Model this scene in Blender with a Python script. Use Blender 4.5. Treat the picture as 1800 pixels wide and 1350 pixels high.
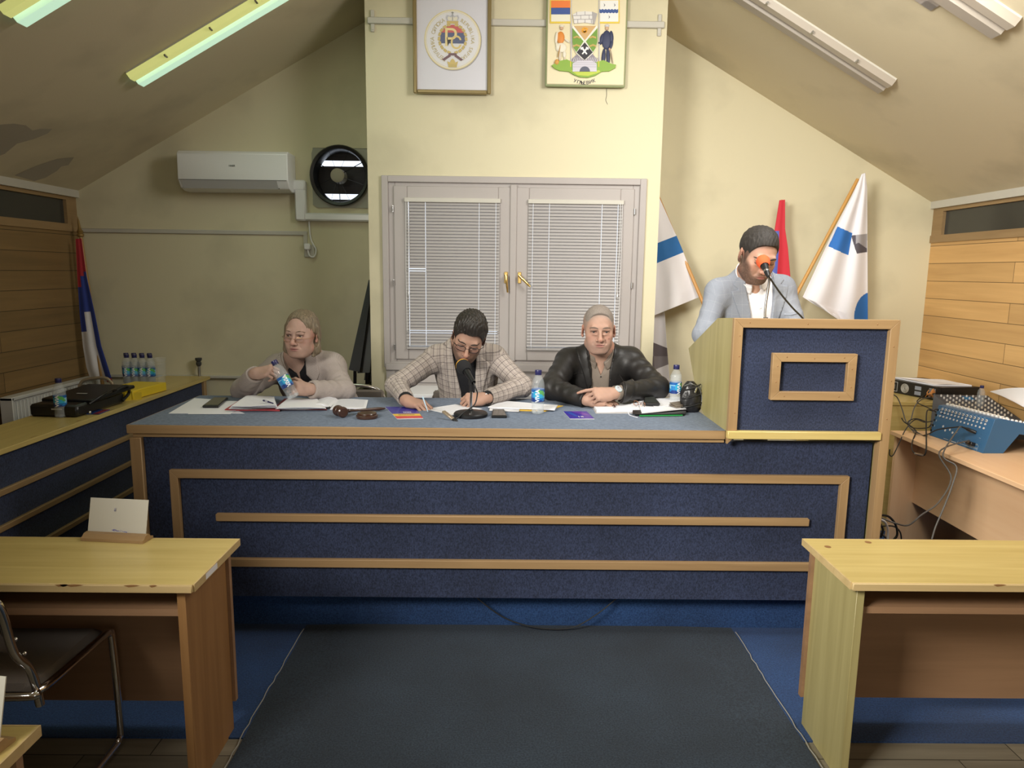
import bpy, math, random
import numpy as np
from mathutils import Vector, Matrix
for _o in list(bpy.data.objects): bpy.data.objects.remove(_o)
SC = bpy.context.scene
COL = SC.collection
# ------------------------------------------------------------------ camera
F = 1248.0; TH = math.atan(197/F); RO = math.radians(.7); YW = math.radians(.55); CAMZ = 1.70
_fw = np.array([math.sin(YW)*math.cos(TH), math.cos(YW)*math.cos(TH), -math.sin(TH)])
_r0 = np.array([math.cos(YW), -math.sin(YW), 0.]); _u0 = np.cross(_r0, _fw)
_R = _r0*math.cos(RO)+_u0*math.sin(RO); _U = _u0*math.cos(RO)-_r0*math.sin(RO)
_C = np.array([0., 0., CAMZ])
cam = bpy.data.cameras.new('camera'); cob = bpy.data.objects.new('camera', cam); COL.objects.link(cob)
cam.sensor_fit = 'HORIZONTAL'; cam.sensor_width = 36.0; cam.lens = 36.0*F/1800; cam.clip_start = .05; cam.clip_end = 200
m = Matrix.Identity(4)
for i in range(3):
    m[i][0] = _R[i]; m[i][1] = _U[i]; m[i][2] = -_fw[i]; m[i][3] = _C[i]
cob.matrix_world = m
SC.camera = cob
def at(px, py, **k):
    """point of the room seen at a pixel of the photograph, on a plane x=, y= or z="""
    v = _fw*F+_R*(px-900)-_U*(py-675)
    if 'y' in k: t = k['y']/v[1]
    elif 'z' in k: t = (k['z']-CAMZ)/v[2]
    else: t = k['x']/v[0]
    return _C+v*t
def PX(px, y, z):
    """x such that (x,y,z) is seen in column px"""
    x = (px-887)/F*y
    for _ in range(6):
        q = np.array([x, y, z])-_C; x -= (900+F*(q@_R)/(q@_fw)-px)*(q@_fw)/F
    return float(x)
# ------------------------------------------------------------------ world, lights, exposure
vs = SC.view_settings
vs.view_transform = 'Standard'; vs.look = 'None'; vs.gamma = 1.0; vs.use_curve_mapping = False
vs.exposure = 0.0
W = bpy.data.worlds.new('sky'); SC.world = W; W.use_nodes = True
W.node_tree.nodes['Background'].inputs[0].default_value = (.80, .88, 1.0, 1)
W.node_tree.nodes['Background'].inputs[1].default_value = 1.5
def area(name, loc, look, sx, sy, power, col):
    l = bpy.data.lights.new(name, 'AREA'); l.shape = 'RECTANGLE'; l.size = sx; l.size_y = sy
    l.energy = power; l.color = col
    o = bpy.data.objects.new(name, l); COL.objects.link(o); o.location = loc
    d = Vector(look)-Vector(loc); o.rotation_euler = d.to_track_quat('-Z', 'Y').to_euler()
    return o
area('roof_window_daylight', (1.42, 2.85, 3.06), (1.2, 4.2, 2.0), .95, 1.25, 56, (1.0, .97, .90))
_l = area('left_roof_window_daylight', (-1.75, .15, 2.8), (2.7, 4.35, 1.15), 1.1, 1.2, 88, (1.0, .96, .88)); _l.data.spread = math.radians(85)
area('rear_fill_light', (1.0, -2.6, 2.0), (1.2, 3.5, 1.1), 2.2, 1.4, 24, (1.0, .96, .88))  # soft fill lamp added behind the camera; no window stands there

# ------------------------------------------------------------------ materials
def _nt(name):
    m = bpy.data.materials.new(name); m.use_nodes = True
    nt = m.node_tree; b = nt.nodes['Principled BSDF']; return m, nt, b
def _n(nt, t, **k):
    n = nt.nodes.new(t)
    for a, v in k.items(): setattr(n, a, v)
    return n
def c4(c): return (c[0], c[1], c[2], 1)
def hexc(h):
    v = [int(h[i:i+2], 16)/255 for i in (0, 2, 4)]
    return tuple(x/12.92 if x <= .04045 else ((x+.055)/1.055)**2.4 for x in v)
def plain(name, col, rough=.5, metal=0., bump=0., bscale=200., var=0., vscale=3., coat=0., sheen=0.):
    m, nt, b = _nt(name)
    b.inputs['Base Color'].default_value = c4(col); b.inputs['Roughness'].default_value = rough
    b.inputs['Metallic'].default_value = metal
    if coat: b.inputs['Coat Weight'].default_value = coat
    if sheen: b.inputs['Sheen Weight'].default_value = sheen
    tc = _n(nt, 'ShaderNodeTexCoord')
    if var:
        n = _n(nt, 'ShaderNodeTexNoise'); n.inputs['Scale'].default_value = vscale; n.inputs['Detail'].default_value = 6
        r = _n(nt, 'ShaderNodeMixRGB'); r.inputs[1].default_value = c4([x*(1-var) for x in col]); r.inputs[2].default_value = c4([min(1, x*(1+var)) for x in col])
        nt.links.new(tc.outputs['Object'], n.inputs['Vector']); nt.links.new(n.outputs['Fac'], r.inputs[0]); nt.links.new(r.outputs[0], b.inputs['Base Color'])
    if bump:
        n = _n(nt, 'ShaderNodeTexNoise'); n.inputs['Scale'].default_value = bscale; n.inputs['Detail'].default_value = 4
        bp = _n(nt, 'ShaderNodeBump'); bp.inputs['Strength'].default_value = bump; bp.inputs['Distance'].default_value = .002
        nt.links.new(tc.outputs['Object'], n.inputs['Vector']); nt.links.new(n.outputs['Fac'], bp.inputs['Height']); nt.links.new(bp.outputs['Normal'], b.inputs['Normal'])
    return m
def wood(name, c1, c2, axis='x', scale=1., rough=.45, grain=1., planks=None, bump=.08):
    """grain runs along axis; planks=(length,height,horizontal axis,vertical axis) cuts boards"""
    m, nt, b = _nt(name); L = nt.links.new
    tc = _n(nt, 'ShaderNodeTexCoord'); mp = _n(nt, 'ShaderNodeMapping')
    s = {'x': (1.2, 22, 22), 'y': (22, 1.2, 22), 'z': (22, 22, 1.2)}[axis]
    mp.inputs['Scale'].default_value = [v*scale for v in s]
    L(tc.outputs['Object'], mp.inputs['Vector'])
    n1 = _n(nt, 'ShaderNodeTexNoise'); n1.inputs['Scale'].default_value = 1.; n1.inputs['Detail'].default_value = 5; n1.inputs['Distortion'].default_value = .6
    mp2 = _n(nt, 'ShaderNodeMapping'); mp2.inputs['Scale'].default_value = [v*scale*5 for v in s]; L(tc.outputs['Object'], mp2.inputs['Vector'])
    n2 = _n(nt, 'ShaderNodeTexNoise'); n2.inputs['Scale'].default_value = 1.; n2.inputs['Detail'].default_value = 3
    vec = mp.outputs[0]
    if planks:
        sx = _n(nt, 'ShaderNodeSeparateXYZ'); L(tc.outputs['Object'], sx.inputs[0])
        cb = _n(nt, 'ShaderNodeCombineXYZ'); L(sx.outputs['XYZ'.index(planks[2].upper())], cb.inputs[0]); L(sx.outputs['XYZ'.index(planks[3].upper())], cb.inputs[1])
        br = _n(nt, 'ShaderNodeTexBrick'); br.inputs['Scale'].default_value = 1.; br.inputs['Brick Width'].default_value = planks[0]; br.inputs['Row Height'].default_value = planks[1]
        br.inputs['Mortar Size'].default_value = .0022; br.inputs['Mortar Smooth'].default_value = .2; br.offset = .37; br.offset_frequency = 2
        br.inputs['Color1'].default_value = (0, 0, 0, 1); br.inputs['Color2'].default_value = (1, 1, 1, 1); br.inputs['Mortar'].default_value = (.5, .5, .5, 1)
        L(cb.outputs[0], br.inputs['Vector'])
        ad = _n(nt, 'ShaderNodeVectorMath', operation='MULTIPLY_ADD'); ad.inputs[1].default_value = (7, 7, 7)
        L(br.outputs['Color'], ad.inputs[0]); L(mp.outputs[0], ad.inputs[2]); vec = ad.outputs[0]
    L(vec, n1.inputs['Vector']); L(mp2.outputs[0], n2.inputs['Vector'])
    mx = _n(nt, 'ShaderNodeMath', operation='MULTIPLY_ADD'); mx.inputs[1].default_value = .35*grain
    sb = _n(nt, 'ShaderNodeMath', operation='MULTIPLY_ADD'); sb.inputs[1].default_value = 1.6; sb.inputs[2].default_value = -.3-.175*grain
    L(n1.outputs['Fac'], sb.inputs[0]); L(n2.outputs['Fac'], mx.inputs[0]); L(sb.outputs[0], mx.inputs[2])
    r = _n(nt, 'ShaderNodeMixRGB'); r.inputs[1].default_value = c4(c1); r.inputs[2].default_value = c4(c2); r.use_clamp = True
    cl = _n(nt, 'ShaderNodeClamp'); L(mx.outputs[0], cl.inputs[0]); L(cl.outputs[0], r.inputs[0])
    out = r.outputs[0]
    if planks:
        hs = _n(nt, 'ShaderNodeMixRGB', blend_type='MULTIPLY'); hs.inputs[0].default_value = .22; L(out, hs.inputs[1]); L(br.outputs['Color'], hs.inputs[2])
        dk = _n(nt, 'ShaderNodeMixRGB'); dk.inputs[2].default_value = c4([x*.22 for x in c1]); L(br.outputs['Fac'], dk.inputs[0]); L(hs.outputs[0], dk.inputs[1]); out = dk.outputs[0]
    L(out, b.inputs['Base Color']); b.inputs['Roughness'].default_value = rough
    bp = _n(nt, 'ShaderNodeBump'); bp.inputs['Strength'].default_value = bump; bp.inputs['Distance'].default_value = .001
    L(n2.outputs['Fac'], bp.inputs['Height']); L(bp.outputs['Normal'], b.inputs['Normal'])
    return m
def fabric(name, c1, c2, scale=260., stretch=(1, 1, 1), rough=.95, blotch=.25, bump=.5):
    m, nt, b = _nt(name); L = nt.links.new
    tc = _n(nt, 'ShaderNodeTexCoord'); mp = _n(nt, 'ShaderNodeMapping'); mp.inputs['Scale'].default_value = stretch; L(tc.outputs['Object'], mp.inputs[0])
    n = _n(nt, 'ShaderNodeTexNoise'); n.inputs['Scale'].default_value = scale; n.inputs['Detail'].default_value = 3; n.inputs['Roughness'].default_value = .7; L(mp.outputs[0], n.inputs[0])
    rp = _n(nt, 'ShaderNodeValToRGB'); rp.color_ramp.elements[0].position = .33; rp.color_ramp.elements[1].position = .70
    rp.color_ramp.elements[0].color = c4(c1); rp.color_ramp.elements[1].color = c4(c2); L(n.outputs['Fac'], rp.inputs[0])
    n2 = _n(nt, 'ShaderNodeTexNoise'); n2.inputs['Scale'].default_value = 2.3; n2.inputs['Detail'].default_value = 5; L(tc.outputs['Object'], n2.inputs[0])
    mr = _n(nt, 'ShaderNodeMapRange'); mr.inputs[1].default_value = .3; mr.inputs[2].default_value = .7; mr.inputs[3].default_value = 1-blotch; mr.inputs[4].default_value = 1+blotch; L(n2.outputs['Fac'], mr.inputs[0])
    mu = _n(nt, 'ShaderNodeVectorMath', operation='SCALE'); L(rp.outputs[0], mu.inputs[0]); L(mr.outputs[0], mu.inputs['Scale']); L(mu.outputs[0], b.inputs['Base Color'])
    b.inputs['Roughness'].default_value = rough; b.inputs['Sheen Weight'].default_value = .1
    bp = _n(nt, 'ShaderNodeBump'); bp.inputs['Strength'].default_value = bump; bp.inputs['Distance'].default_value = .002; L(n.outputs['Fac'], bp.inputs['Height']); L(bp.outputs['Normal'], b.inputs['Normal'])
    return m
def plaster(name, col, stain, amt=.5, rough=.85):
    m, nt, b = _nt(name); L = nt.links.new
    tc = _n(nt, 'ShaderNodeTexCoord')
    n = _n(nt, 'ShaderNodeTexNoise'); n.inputs['Scale'].default_value = 1.7; n.inputs['Detail'].default_value = 4; n.inputs['Roughness'].default_value = .5; L(tc.outputs['Object'], n.inputs[0])
    rp = _n(nt, 'ShaderNodeValToRGB'); rp.color_ramp.elements[0].position = .52; rp.color_ramp.elements[1].position = .78
    rp.color_ramp.elements[0].color = (0, 0, 0, 1); rp.color_ramp.elements[1].color = (amt, amt, amt, 1); L(n.outputs['Fac'], rp.inputs[0])
    mx = _n(nt, 'ShaderNodeMixRGB'); mx.inputs[1].default_value = c4(col); mx.inputs[2].default_value = c4(stain); L(rp.outputs[0], mx.inputs[0]); L(mx.outputs[0], b.inputs['Base Color'])
    n3 = _n(nt, 'ShaderNodeTexNoise'); n3.inputs['Scale'].default_value = 90; n3.inputs['Detail'].default_value = 6; L(tc.outputs['Object'], n3.inputs[0])
    bp = _n(nt, 'ShaderNodeBump'); bp.inputs['Strength'].default_value = .12; bp.inputs['Distance'].default_value = .003; L(n3.outputs['Fac'], bp.inputs['Height']); L(bp.outputs['Normal'], b.inputs['Normal'])
    b.inputs['Roughness'].default_value = rough
    return m
def vcol(name, rough=.5, metal=0., bump=0., bscale=300., coat=0.):
    m, nt, b = _nt(name); a = _n(nt, 'ShaderNodeVertexColor', layer_name='Col'); nt.links.new(a.outputs[0], b.inputs['Base Color'])
    b.inputs['Roughness'].default_value = rough; b.inputs['Metallic'].default_value = metal
    if coat: b.inputs['Coat Weight'].default_value = coat
    if bump:
        tc = _n(nt, 'ShaderNodeTexCoord'); n = _n(nt, 'ShaderNodeTexNoise'); n.inputs['Scale'].default_value = bscale; n.inputs['Detail'].default_value = 4
        bp = _n(nt, 'ShaderNodeBump'); bp.inputs['Strength'].default_value = bump; bp.inputs['Distance'].default_value = .001
        nt.links.new(tc.outputs['Object'], n.inputs['Vector']); nt.links.new(n.outputs['Fac'], bp.inputs['Height']); nt.links.new(bp.outputs['Normal'], b.inputs['Normal'])
    return m
def glass(name, col=(1, 1, 1), rough=.02, ior=1.45, alpha=None):
    m, nt, b = _nt(name); b.inputs['Base Color'].default_value = c4(col); b.inputs['Roughness'].default_value = rough
    b.inputs['IOR'].default_value = ior; b.inputs['Transmission Weight'].default_value = 1.
    if alpha is not None:
        b.inputs['Transmission Weight'].default_value = 0; b.inputs['Alpha'].default_value = alpha; b.inputs['Specular IOR Level'].default_value = .8
    return m
def emit(name, col, s, base=(.8, .8, .8)):
    m, nt, b = _nt(name); b.inputs['Base Color'].default_value = c4(base)
    b.inputs['Emission Color'].default_value = c4(col); b.inputs['Emission Strength'].default_value = s; return m

MT = dict(
 wall=plaster('cream_wall_paint', (.70, .645, .455), (.36, .33, .23), .45),
 ceil=plaster('cream_ceiling_paint', (.64, .565, .40), (.40, .355, .25), .7),
 bare=plaster('bare_patch_plaster', (.40, .36, .29), (.3, .27, .2), .4),
 wallL=wood('oak_wall_planks_shaded', (.20, .125, .05), (.31, .19, .075), 'y', .8, .5, 1., (3.3, .1285, 'y', 'z')),  # darker copy of the right-hand planks, the wall's shade put into the colour
 wallR=wood('oak_wall_planks_lit', (.58, .335, .125), (.76, .47, .19), 'y', .8, .5, 1., (3.3, .1285, 'y', 'z')),  # same planks with the brighter side's light put into the colour
 oak=wood('oak_trim_x', (.30, .185, .085), (.43, .28, .135), 'x', 1., .45),
 oakz=wood('oak_trim_z', (.30, .185, .085), (.43, .28, .135), 'z', 1., .45),
 oaky=wood('oak_trim_y', (.26, .165, .075), (.37, .245, .12), 'y', 1., .45),
 lamx=wood('yellow_oak_laminate_x', (.50, .37, .12), (.66, .52, .205), 'x', 1.2, .32),
 lamy=wood('yellow_oak_laminate_y', (.50, .37, .12), (.66, .52, .205), 'y', 1.2, .32),
 lamz=wood('olive_oak_laminate_z', (.31, .26, .105), (.46, .40, .18), 'z', 1.0, .4),
 edge=wood('pale_edging_x', (.50, .36, .16), (.64, .48, .24), 'x', 1., .5),
 brownz=wood('brown_walnut_z', (.22, .105, .035), (.36, .19, .07), 'z', .7, .5),
 brownx=wood('brown_walnut_x', (.24, .135, .07), (.36, .21, .115), 'x', .7, .5),
 peachx=wood('peach_beech_x', (.80, .50, .28), (.88, .60, .36), 'x', .8, .45, .7),
 peachy=wood('peach_beech_y', (.80, .50, .28), (.88, .60, .36), 'y', .8, .45, .7),
 peachz=wood('peach_beech_z', (.80, .50, .28), (.88, .60, .36), 'z', .8, .45, .7),
 floor=wood('worn_parquet', (.17, .145, .10), (.30, .265, .19), 'x', 1.2, .6, 1., (.62, .18, 'x', 'y')),
 denim=fabric('blue_denim_carpet', (.008, .013, .032), (.040, .056, .122), 190., (1, 1, .6)),
 denimtop=fabric('blue_grey_table_covering', (.055, .085, .140), (.165, .215, .305), 150., (.35, 1, 1), .8, .15, .3),
 bluecarpet=fabric('bright_blue_carpet', (.004, .022, .078), (.022, .070, .20), 150.),
 runner=fabric('dark_slate_carpet', (.005, .010, .018), (.027, .043, .064), 150.),
 greywood=plain('grey_painted_wood', (.42, .385, .37), .5, bump=.15, bscale=60, var=.06),
 slat=plain('grey_blind_slat', (.40, .38, .375), .45, var=.03),
 whitep=plain('white_plastic', (.84, .84, .85), .3),
 offwhite=plain('off_white_trunking', (.55, .53, .47), .5, var=.1),
 blackp=plain('black_plastic', (.012, .012, .013), .35, bump=.1),
 blackm=plain('black_metal', (.014, .014, .016), .4, .3),
 darkg=plain('dark_grey_plastic', (.05, .05, .052), .4),
 chrome=plain('chrome', (.75, .75, .76), .14, 1.),
 steel=plain('dull_steel', (.42, .42, .42), .35, 1.),
 brass=plain('brass', (.80, .56, .20), .25, 1.),
 goldf=plain('bronze_gold_frame', (.34, .27, .13), .35, .6),
 paper=plain('white_paper', (.80, .80, .84), .75, var=.02),
 foam=plain('black_foam', (.012, .012, .014), .95, bump=1., bscale=500),
 orange=plain('orange_foam', (.80, .11, .03), .9, bump=1., bscale=500),
 rubber=plain('black_cable', (.012, .012, .012), .5),
 greyc=plain('grey_cable', (.10, .095, .09), .5),
 vc=vcol('printed_colours', .5), vcg=vcol('glossy_print', .25), vcr=vcol('painted_relief', .55, bump=.15, bscale=150),
 vccloth=vcol('flag_cloth', .8, bump=.2, bscale=600),
 glass=glass('window_glass'), pet=glass('bottle_plastic', (.96, .98, 1.), .03, 1.25), 
 thin=glass('thin_clear_plastic', (.72, .78, .82), .10, 1.4, .17),
 lens=glass('spectacle_lens', (.3, .32, .35), .02, 1.3, .05),
 darkglass=plain('dark_transom_glass', (.045, .045, .04), .12, var=.2),
 darkwood=plain('dark_turned_wood', (.055, .024, .015), .3, bump=.1, bscale=40, coat=.3),
 rad=plain('radiator_enamel', (.62, .61, .58), .4),
 seat=plain('taupe_seat_fabric', (.17, .145, .125), .85, bump=.5, bscale=300, var=.2),
)
# ------------------------------------------------------------------ mesh builder
def _a(v): return np.asarray(v, float)
def rotz(a): c, s = math.cos(a), math.sin(a); return np.array([[c, -s, 0], [s, c, 0], [0, 0, 1.]])
def rotx(a): c, s = math.cos(a), math.sin(a); return np.array([[1., 0, 0], [0, c, -s], [0, s, c]])
def roty(a): c, s = math.cos(a), math.sin(a); return np.array([[c, 0, s], [0, 1., 0], [-s, 0, c]])
I3 = np.eye(3)
def frame(d, up=(0, 0, 1)):
    d = _a(d); d = d/np.linalg.norm(d); u = _a(up)
    if abs(d@u) > .98: u = _a((1, 0, 0))
    x = np.cross(u, d); x /= np.linalg.norm(x); return np.array([x, np.cross(d, x), d]).T
class MB:
    def __init__(s): s.v = []; s.f = []; s.c = []; s.n = 0
    def add(s, V, Fc, col=(1, 1, 1)):
        s.v.append(np.asarray(V, float).reshape(-1, 3)); s.f += [tuple(i+s.n for i in f) for f in Fc]
        s.c += [col]*len(Fc); s.n += len(s.v[-1]); return s
    def obox(s, c, size, R=I3, col=(1, 1, 1), cham=0.):
        h = _a(size)/2; c = _a(c)
        if cham <= 0:
            V = [(x*h[0], y*h[1], z*h[2]) for x in (-1, 1) for y in (-1, 1) for z in (-1, 1)]
            Fc = [(0, 1, 3, 2), (4, 6, 7, 5), (0, 4, 5, 1), (2, 3, 7, 6), (0, 2, 6, 4), (1, 5, 7, 3)]
            return s.add(_a(V)@R.T+c, Fc, col)
        k = min(cham, h.min()*.9); V = []; ix = {}
        for x in (-1, 1):
            for y in (-1, 1):
                for z in (-1, 1):
                    for a in range(3):
                        p = [x*(h[0]-k), y*(h[1]-k), z*(h[2]-k)]; p[a] = (x, y, z)[a]*h[a]; ix[(x, y, z, a)] = len(V); V.append(p)
        Fc = []
        S = [(-1, -1), (1, -1), (1, 1), (-1, 1)]
        for a in range(3):
            b, c2 = (a+1) % 3, (a+2) % 3
            for sg in (-1, 1):
                q = []
                for (u, w) in S:
                    t = [0, 0, 0]; t[a] = sg; t[b] = u; t[c2] = w; q.append(ix[(*t, a)])
                Fc.append(tuple(q if sg > 0 else q[::-1]))
        for a in range(3):
            b, c2 = (a+1) % 3, (a+2) % 3
            for u in (-1, 1):
                for w in (-1, 1):
                    def g(sg, ax):
                        t = [0, 0, 0]; t[a] = sg; t[b] = u; t[c2] = w; return ix[(*t, ax)]
                    q = (g(-1, b), g(1, b), g(1, c2), g(-1, c2)); Fc.append(q if u*w < 0 else q[::-1])
        for x in (-1, 1):
            for y in (-1, 1):
                for z in (-1, 1):
                    q = tuple(ix[(x, y, z, a)] for a in range(3)); Fc.append(q if x*y*z > 0 else q[::-1])
        return s.add(_a(V)@R.T+c, Fc, col)
    def box(s, lo, hi, col=(1, 1, 1), cham=0.):
        lo = _a(lo); hi = _a(hi); return s.obox((lo+hi)/2, hi-lo, I3, col, cham)
    def tube(s, path, r, n=10, col=(1, 1, 1), closed=False, caps=True):
        P = [_a(p) for p in path]; m = len(P); rr = r if hasattr(r, '__len__') else [r]*m
        V = []; Fc = []; up = None
        for i in range(m):
            if closed: d = P[(i+1) % m]-P[i-1]
            else: d = P[min(i+1, m-1)]-P[max(i-1, 0)]
            d = d/(np.linalg.norm(d)+1e-12)
            if up is None:
                up = _a((0, 0, 1)) if abs(d[2]) < .9 else _a((1, 0, 0))
            x = np.cross(up, d); x /= np.linalg.norm(x)+1e-12; y = np.cross(d, x); up = y
            for k in range(n):
                a = 2*math.pi*k/n; V.append(P[i]+rr[i]*(math.cos(a)*x+math.sin(a)*y))
        for i in range(m if closed else m-1):
            j = (i+1) % m
            for k in range(n):
                l = (k+1) % n; Fc.append((i*n+k, i*n+l, j*n+l, j*n+k))
        if caps and not closed:
            Fc.append(tuple(range(n))[::-1]); Fc.append(tuple((m-1)*n+k for k in range(n)))
        return s.add(V, Fc, col)
    def lathe(s, prof, c=(0, 0, 0), R=I3, n=24, col=(1, 1, 1), arc=None):
        V = []; Fc = []; m = len(prof); c = _a(c)
        for r, z in prof:
            for k in range(n):
                a = 2*math.pi*k/n; V.append((r*math.cos(a), r*math.sin(a), z))
        V = _a(V)@R.T+c
        for i in range(m-1):
            for k in range(n):
                l = (k+1) % n; Fc.append((i*n+k, i*n+l, (i+1)*n+l, (i+1)*n+k))
        return s.add(V, Fc, col)
    def ell(s, c, r, R=I3, n=16, m=10, col=(1, 1, 1)):
        r = _a(r)*_a((1, 1, 1)); V = [(0, 0, -1)]
        for i in range(1, m):
            t = math.pi*i/m
            for k in range(n): V.append((math.sin(t)*math.cos(2*math.pi*k/n), math.sin(t)*math.sin(2*math.pi*k/n), -math.cos(t)))
        V.append((0, 0, 1)); Fc = []
        for k in range(n):
            l = (k+1) % n; Fc.append((0, 1+l, 1+k)); Fc.append((len(V)-1, 1+(m-2)*n+k, 1+(m-2)*n+l))
            for i in range(m-2): Fc.append((1+i*n+k, 1+i*n+l, 1+(i+1)*n+l, 1+(i+1)*n+k))
        return s.add((_a(V)*r)@R.T+_a(c), Fc, col)
    def prism(s, pts, o, u, v, th, col=(1, 1, 1)):
        """polygon pts in the plane o+a*u+b*v, thickened by th along u x v (from 0 to th)"""
        o = _a(o); u = _a(u); v = _a(v); w = np.cross(u, v); w /= np.linalg.norm(w)
        n = len(pts); A = [o+a*u+b*v for a, b in pts]; B = [p+w*th for p in A]
        ar = sum(pts[i][0]*pts[(i+1) % n][1]-pts[(i+1) % n][0]*pts[i][1] for i in range(n))
        fl = (ar > 0) == (th > 0)
        Fc = [tuple(range(n))[::-1], tuple(range(n, 2*n))]+[(i, (i+1) % n, n+(i+1) % n, n+i) for i in range(n)]
        if not fl: Fc = [f[::-1] for f in Fc]
        return s.add(A+B, Fc, col)
    def flat(s, pts, o, u, v, off=0., col=(1, 1, 1)):
        o = _a(o); u = _a(u); v = _a(v); w = np.cross(u, v); w /= np.linalg.norm(w)
        n = len(pts); ar = sum(pts[i][0]*pts[(i+1) % n][1]-pts[(i+1) % n][0]*pts[i][1] for i in range(n))
        f = tuple(range(n)); 
        return s.add([o+a*u+b*v+w*off for a, b in pts], [f if ar > 0 else f[::-1]], col)
    def grid(s, fn, nu, nv, col=(1, 1, 1), closed_u=False, colfn=None):
        V = [fn(i/(nu-1 if not closed_u else nu), j/(nv-1)) for i in range(nu) for j in range(nv)]
        Fc = []
        for i in range(nu if closed_u else nu-1):
            k = (i+1) % nu
            for j in range(nv-1): Fc.append((i*nv+j, k*nv+j, k*nv+j+1, i*nv+j+1))
        k0 = len(s.c); s.add(V, Fc, col)
        if colfn:
            q = 0
            for i in range(nu if closed_u else nu-1):
                for j in range(nv-1): s.c[k0+q] = colfn((i+.5)/(nu-1), (j+.5)/(nv-1)); q += 1
        return s
    def build(s, name, mat, parent=None, sharp=38, bevel=0., loc=None):
        V = np.concatenate(s.v) if s.v else np.zeros((0, 3))
        if parent is None:
            o0 = _a(loc) if loc is not None else np.array([*(V.min(0)+V.max(0))[:2]/2, V[:, 2].min()])
        else: o0 = wloc(parent)
        me = bpy.data.meshes.new(name); me.from_pydata((V-o0).tolist(), [], s.f)
        if any(c != (1, 1, 1) for c in s.c):
            a = me.color_attributes.new('Col', 'FLOAT_COLOR', 'CORNER')
            arr = np.ones((len(me.loops), 4), np.float32); ls = np.zeros(len(me.polygons), int); lt = np.zeros(len(me.polygons), int)
            me.polygons.foreach_get('loop_total', lt); arr[:, :3] = np.repeat(np.array(s.c, np.float32), lt, axis=0)
            a.data.foreach_set('color', arr.ravel())
        me.polygons.foreach_set('use_smooth', [True]*len(me.polygons)); me.set_sharp_from_angle(angle=math.radians(sharp))
        me.materials.append(mat); me.update()
        ob = bpy.data.objects.new(name, me); COL.objects.link(ob)
        if parent is None: ob.location = o0
        else: ob.parent = parent
        if bevel:
            b = ob.modifiers.new('bevel', 'BEVEL'); b.width = bevel; b.segments = 2; b.limit_method = 'ANGLE'
        return ob
def build_each(mb, name, mat, parent=None, **k):
    """one object for every separate piece of the mesh"""
    V = np.concatenate(mb.v); par = list(range(len(V)))
    def fd(i):
        while par[i] != i: par[i] = par[par[i]]; i = par[i]
        return i
    for f in mb.f:
        r = fd(f[0])
        for j in f[1:]:
            q = fd(j)
            if q != r: par[q] = r
    gr = {}
    for n_, f in enumerate(mb.f): gr.setdefault(fd(f[0]), []).append(n_)
    out = []
    for ids in gr.values():
        vi = sorted({j for n_ in ids for j in mb.f[n_]}); mp = {j: i for i, j in enumerate(vi)}
        b = MB(); b.v = [V[vi]]; b.f = [tuple(mp[j] for j in mb.f[n_]) for n_ in ids]; b.c = [mb.c[n_] for n_ in ids]; b.n = len(vi)
        out.append(b.build(name, mat, parent, **k))
    return out
def wloc(o):
    p = np.zeros(3)
    while o is not None: p = p+_a(o.location); o = o.parent
    return p
def tag(o, label=None, cat=None, group=None, kind=None):
    if label: o['label'] = label
    if cat: o['category'] = cat
    if group: o['group'] = group
    if kind: o['kind'] = kind
    return o
def thing(name, label, cat, loc, group=None):
    o = bpy.data.objects.new(name, None); COL.objects.link(o); o.location = [float(x) for x in loc]; o.empty_display_size = .1
    return tag(o, label, cat, group)
def struct(name, mb, mat, **k): return tag(mb.build(name, mat, **k), kind='structure')
def copy_tree(o, parent=None):
    c = o.copy(); COL.objects.link(c)
    if parent is not None: c.parent = parent
    for ch in list(o.children): copy_tree(ch, c)
    return c
_font = {}
def text_mesh(txt, size, o, u, v, off=.0004, col=(0, 0, 0), mb=None, align='CENTER', shear=0., depth=0., bold=0., sub=0):
    """text laid as a thin mesh in the plane o,u,v"""
    cu = bpy.data.curves.new('t', 'FONT'); cu.body = txt; cu.size = size; cu.align_x = align; cu.align_y = 'CENTER'; cu.shear = shear
    cu.resolution_u = 3; cu.offset = bold; cu.extrude = depth
    ob = bpy.data.objects.new('t', cu); COL.objects.link(ob)
    me = bpy.data.meshes.new_from_object(ob)
    V = np.array([p.co[:] for p in me.vertices]).reshape(-1, 3); Fc = [tuple(p.vertices) for p in me.polygons]
    if sub:
        import bmesh
        bm = bmesh.new(); bm.from_mesh(me); bmesh.ops.triangulate(bm, faces=bm.faces[:])
        for _ in range(sub):
            e = [e for e in bm.edges if e.calc_length() > size*.12]; bmesh.ops.subdivide_edges(bm, edges=e, cuts=1); bmesh.ops.triangulate(bm, faces=bm.faces[:])
        bm.to_mesh(me); bm.free(); V = np.array([p.co[:] for p in me.vertices]).reshape(-1, 3); Fc = [tuple(p.vertices) for p in me.polygons]
    bpy.data.objects.remove(ob); bpy.data.curves.remove(cu); bpy.data.meshes.remove(me)
    o = _a(o); u = _a(u); v = _a(v); w = np.cross(u, v); w = w/np.linalg.norm(w)
    V = o+V[:, :1]*u+V[:, 1:2]*v+(V[:, 2:3]+off)*w
    mb.add(V, Fc, col); return mb
def circ(cx, cy, r, n=24, a0=0, a1=360, ry=None):
    ry = r if ry is None else ry
    k = n if a1-a0 >= 360 else n+1
    return [(cx+r*math.cos(math.radians(a0+(a1-a0)*i/n)), cy+ry*math.sin(math.radians(a0+(a1-a0)*i/n))) for i in range(k)]
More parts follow.
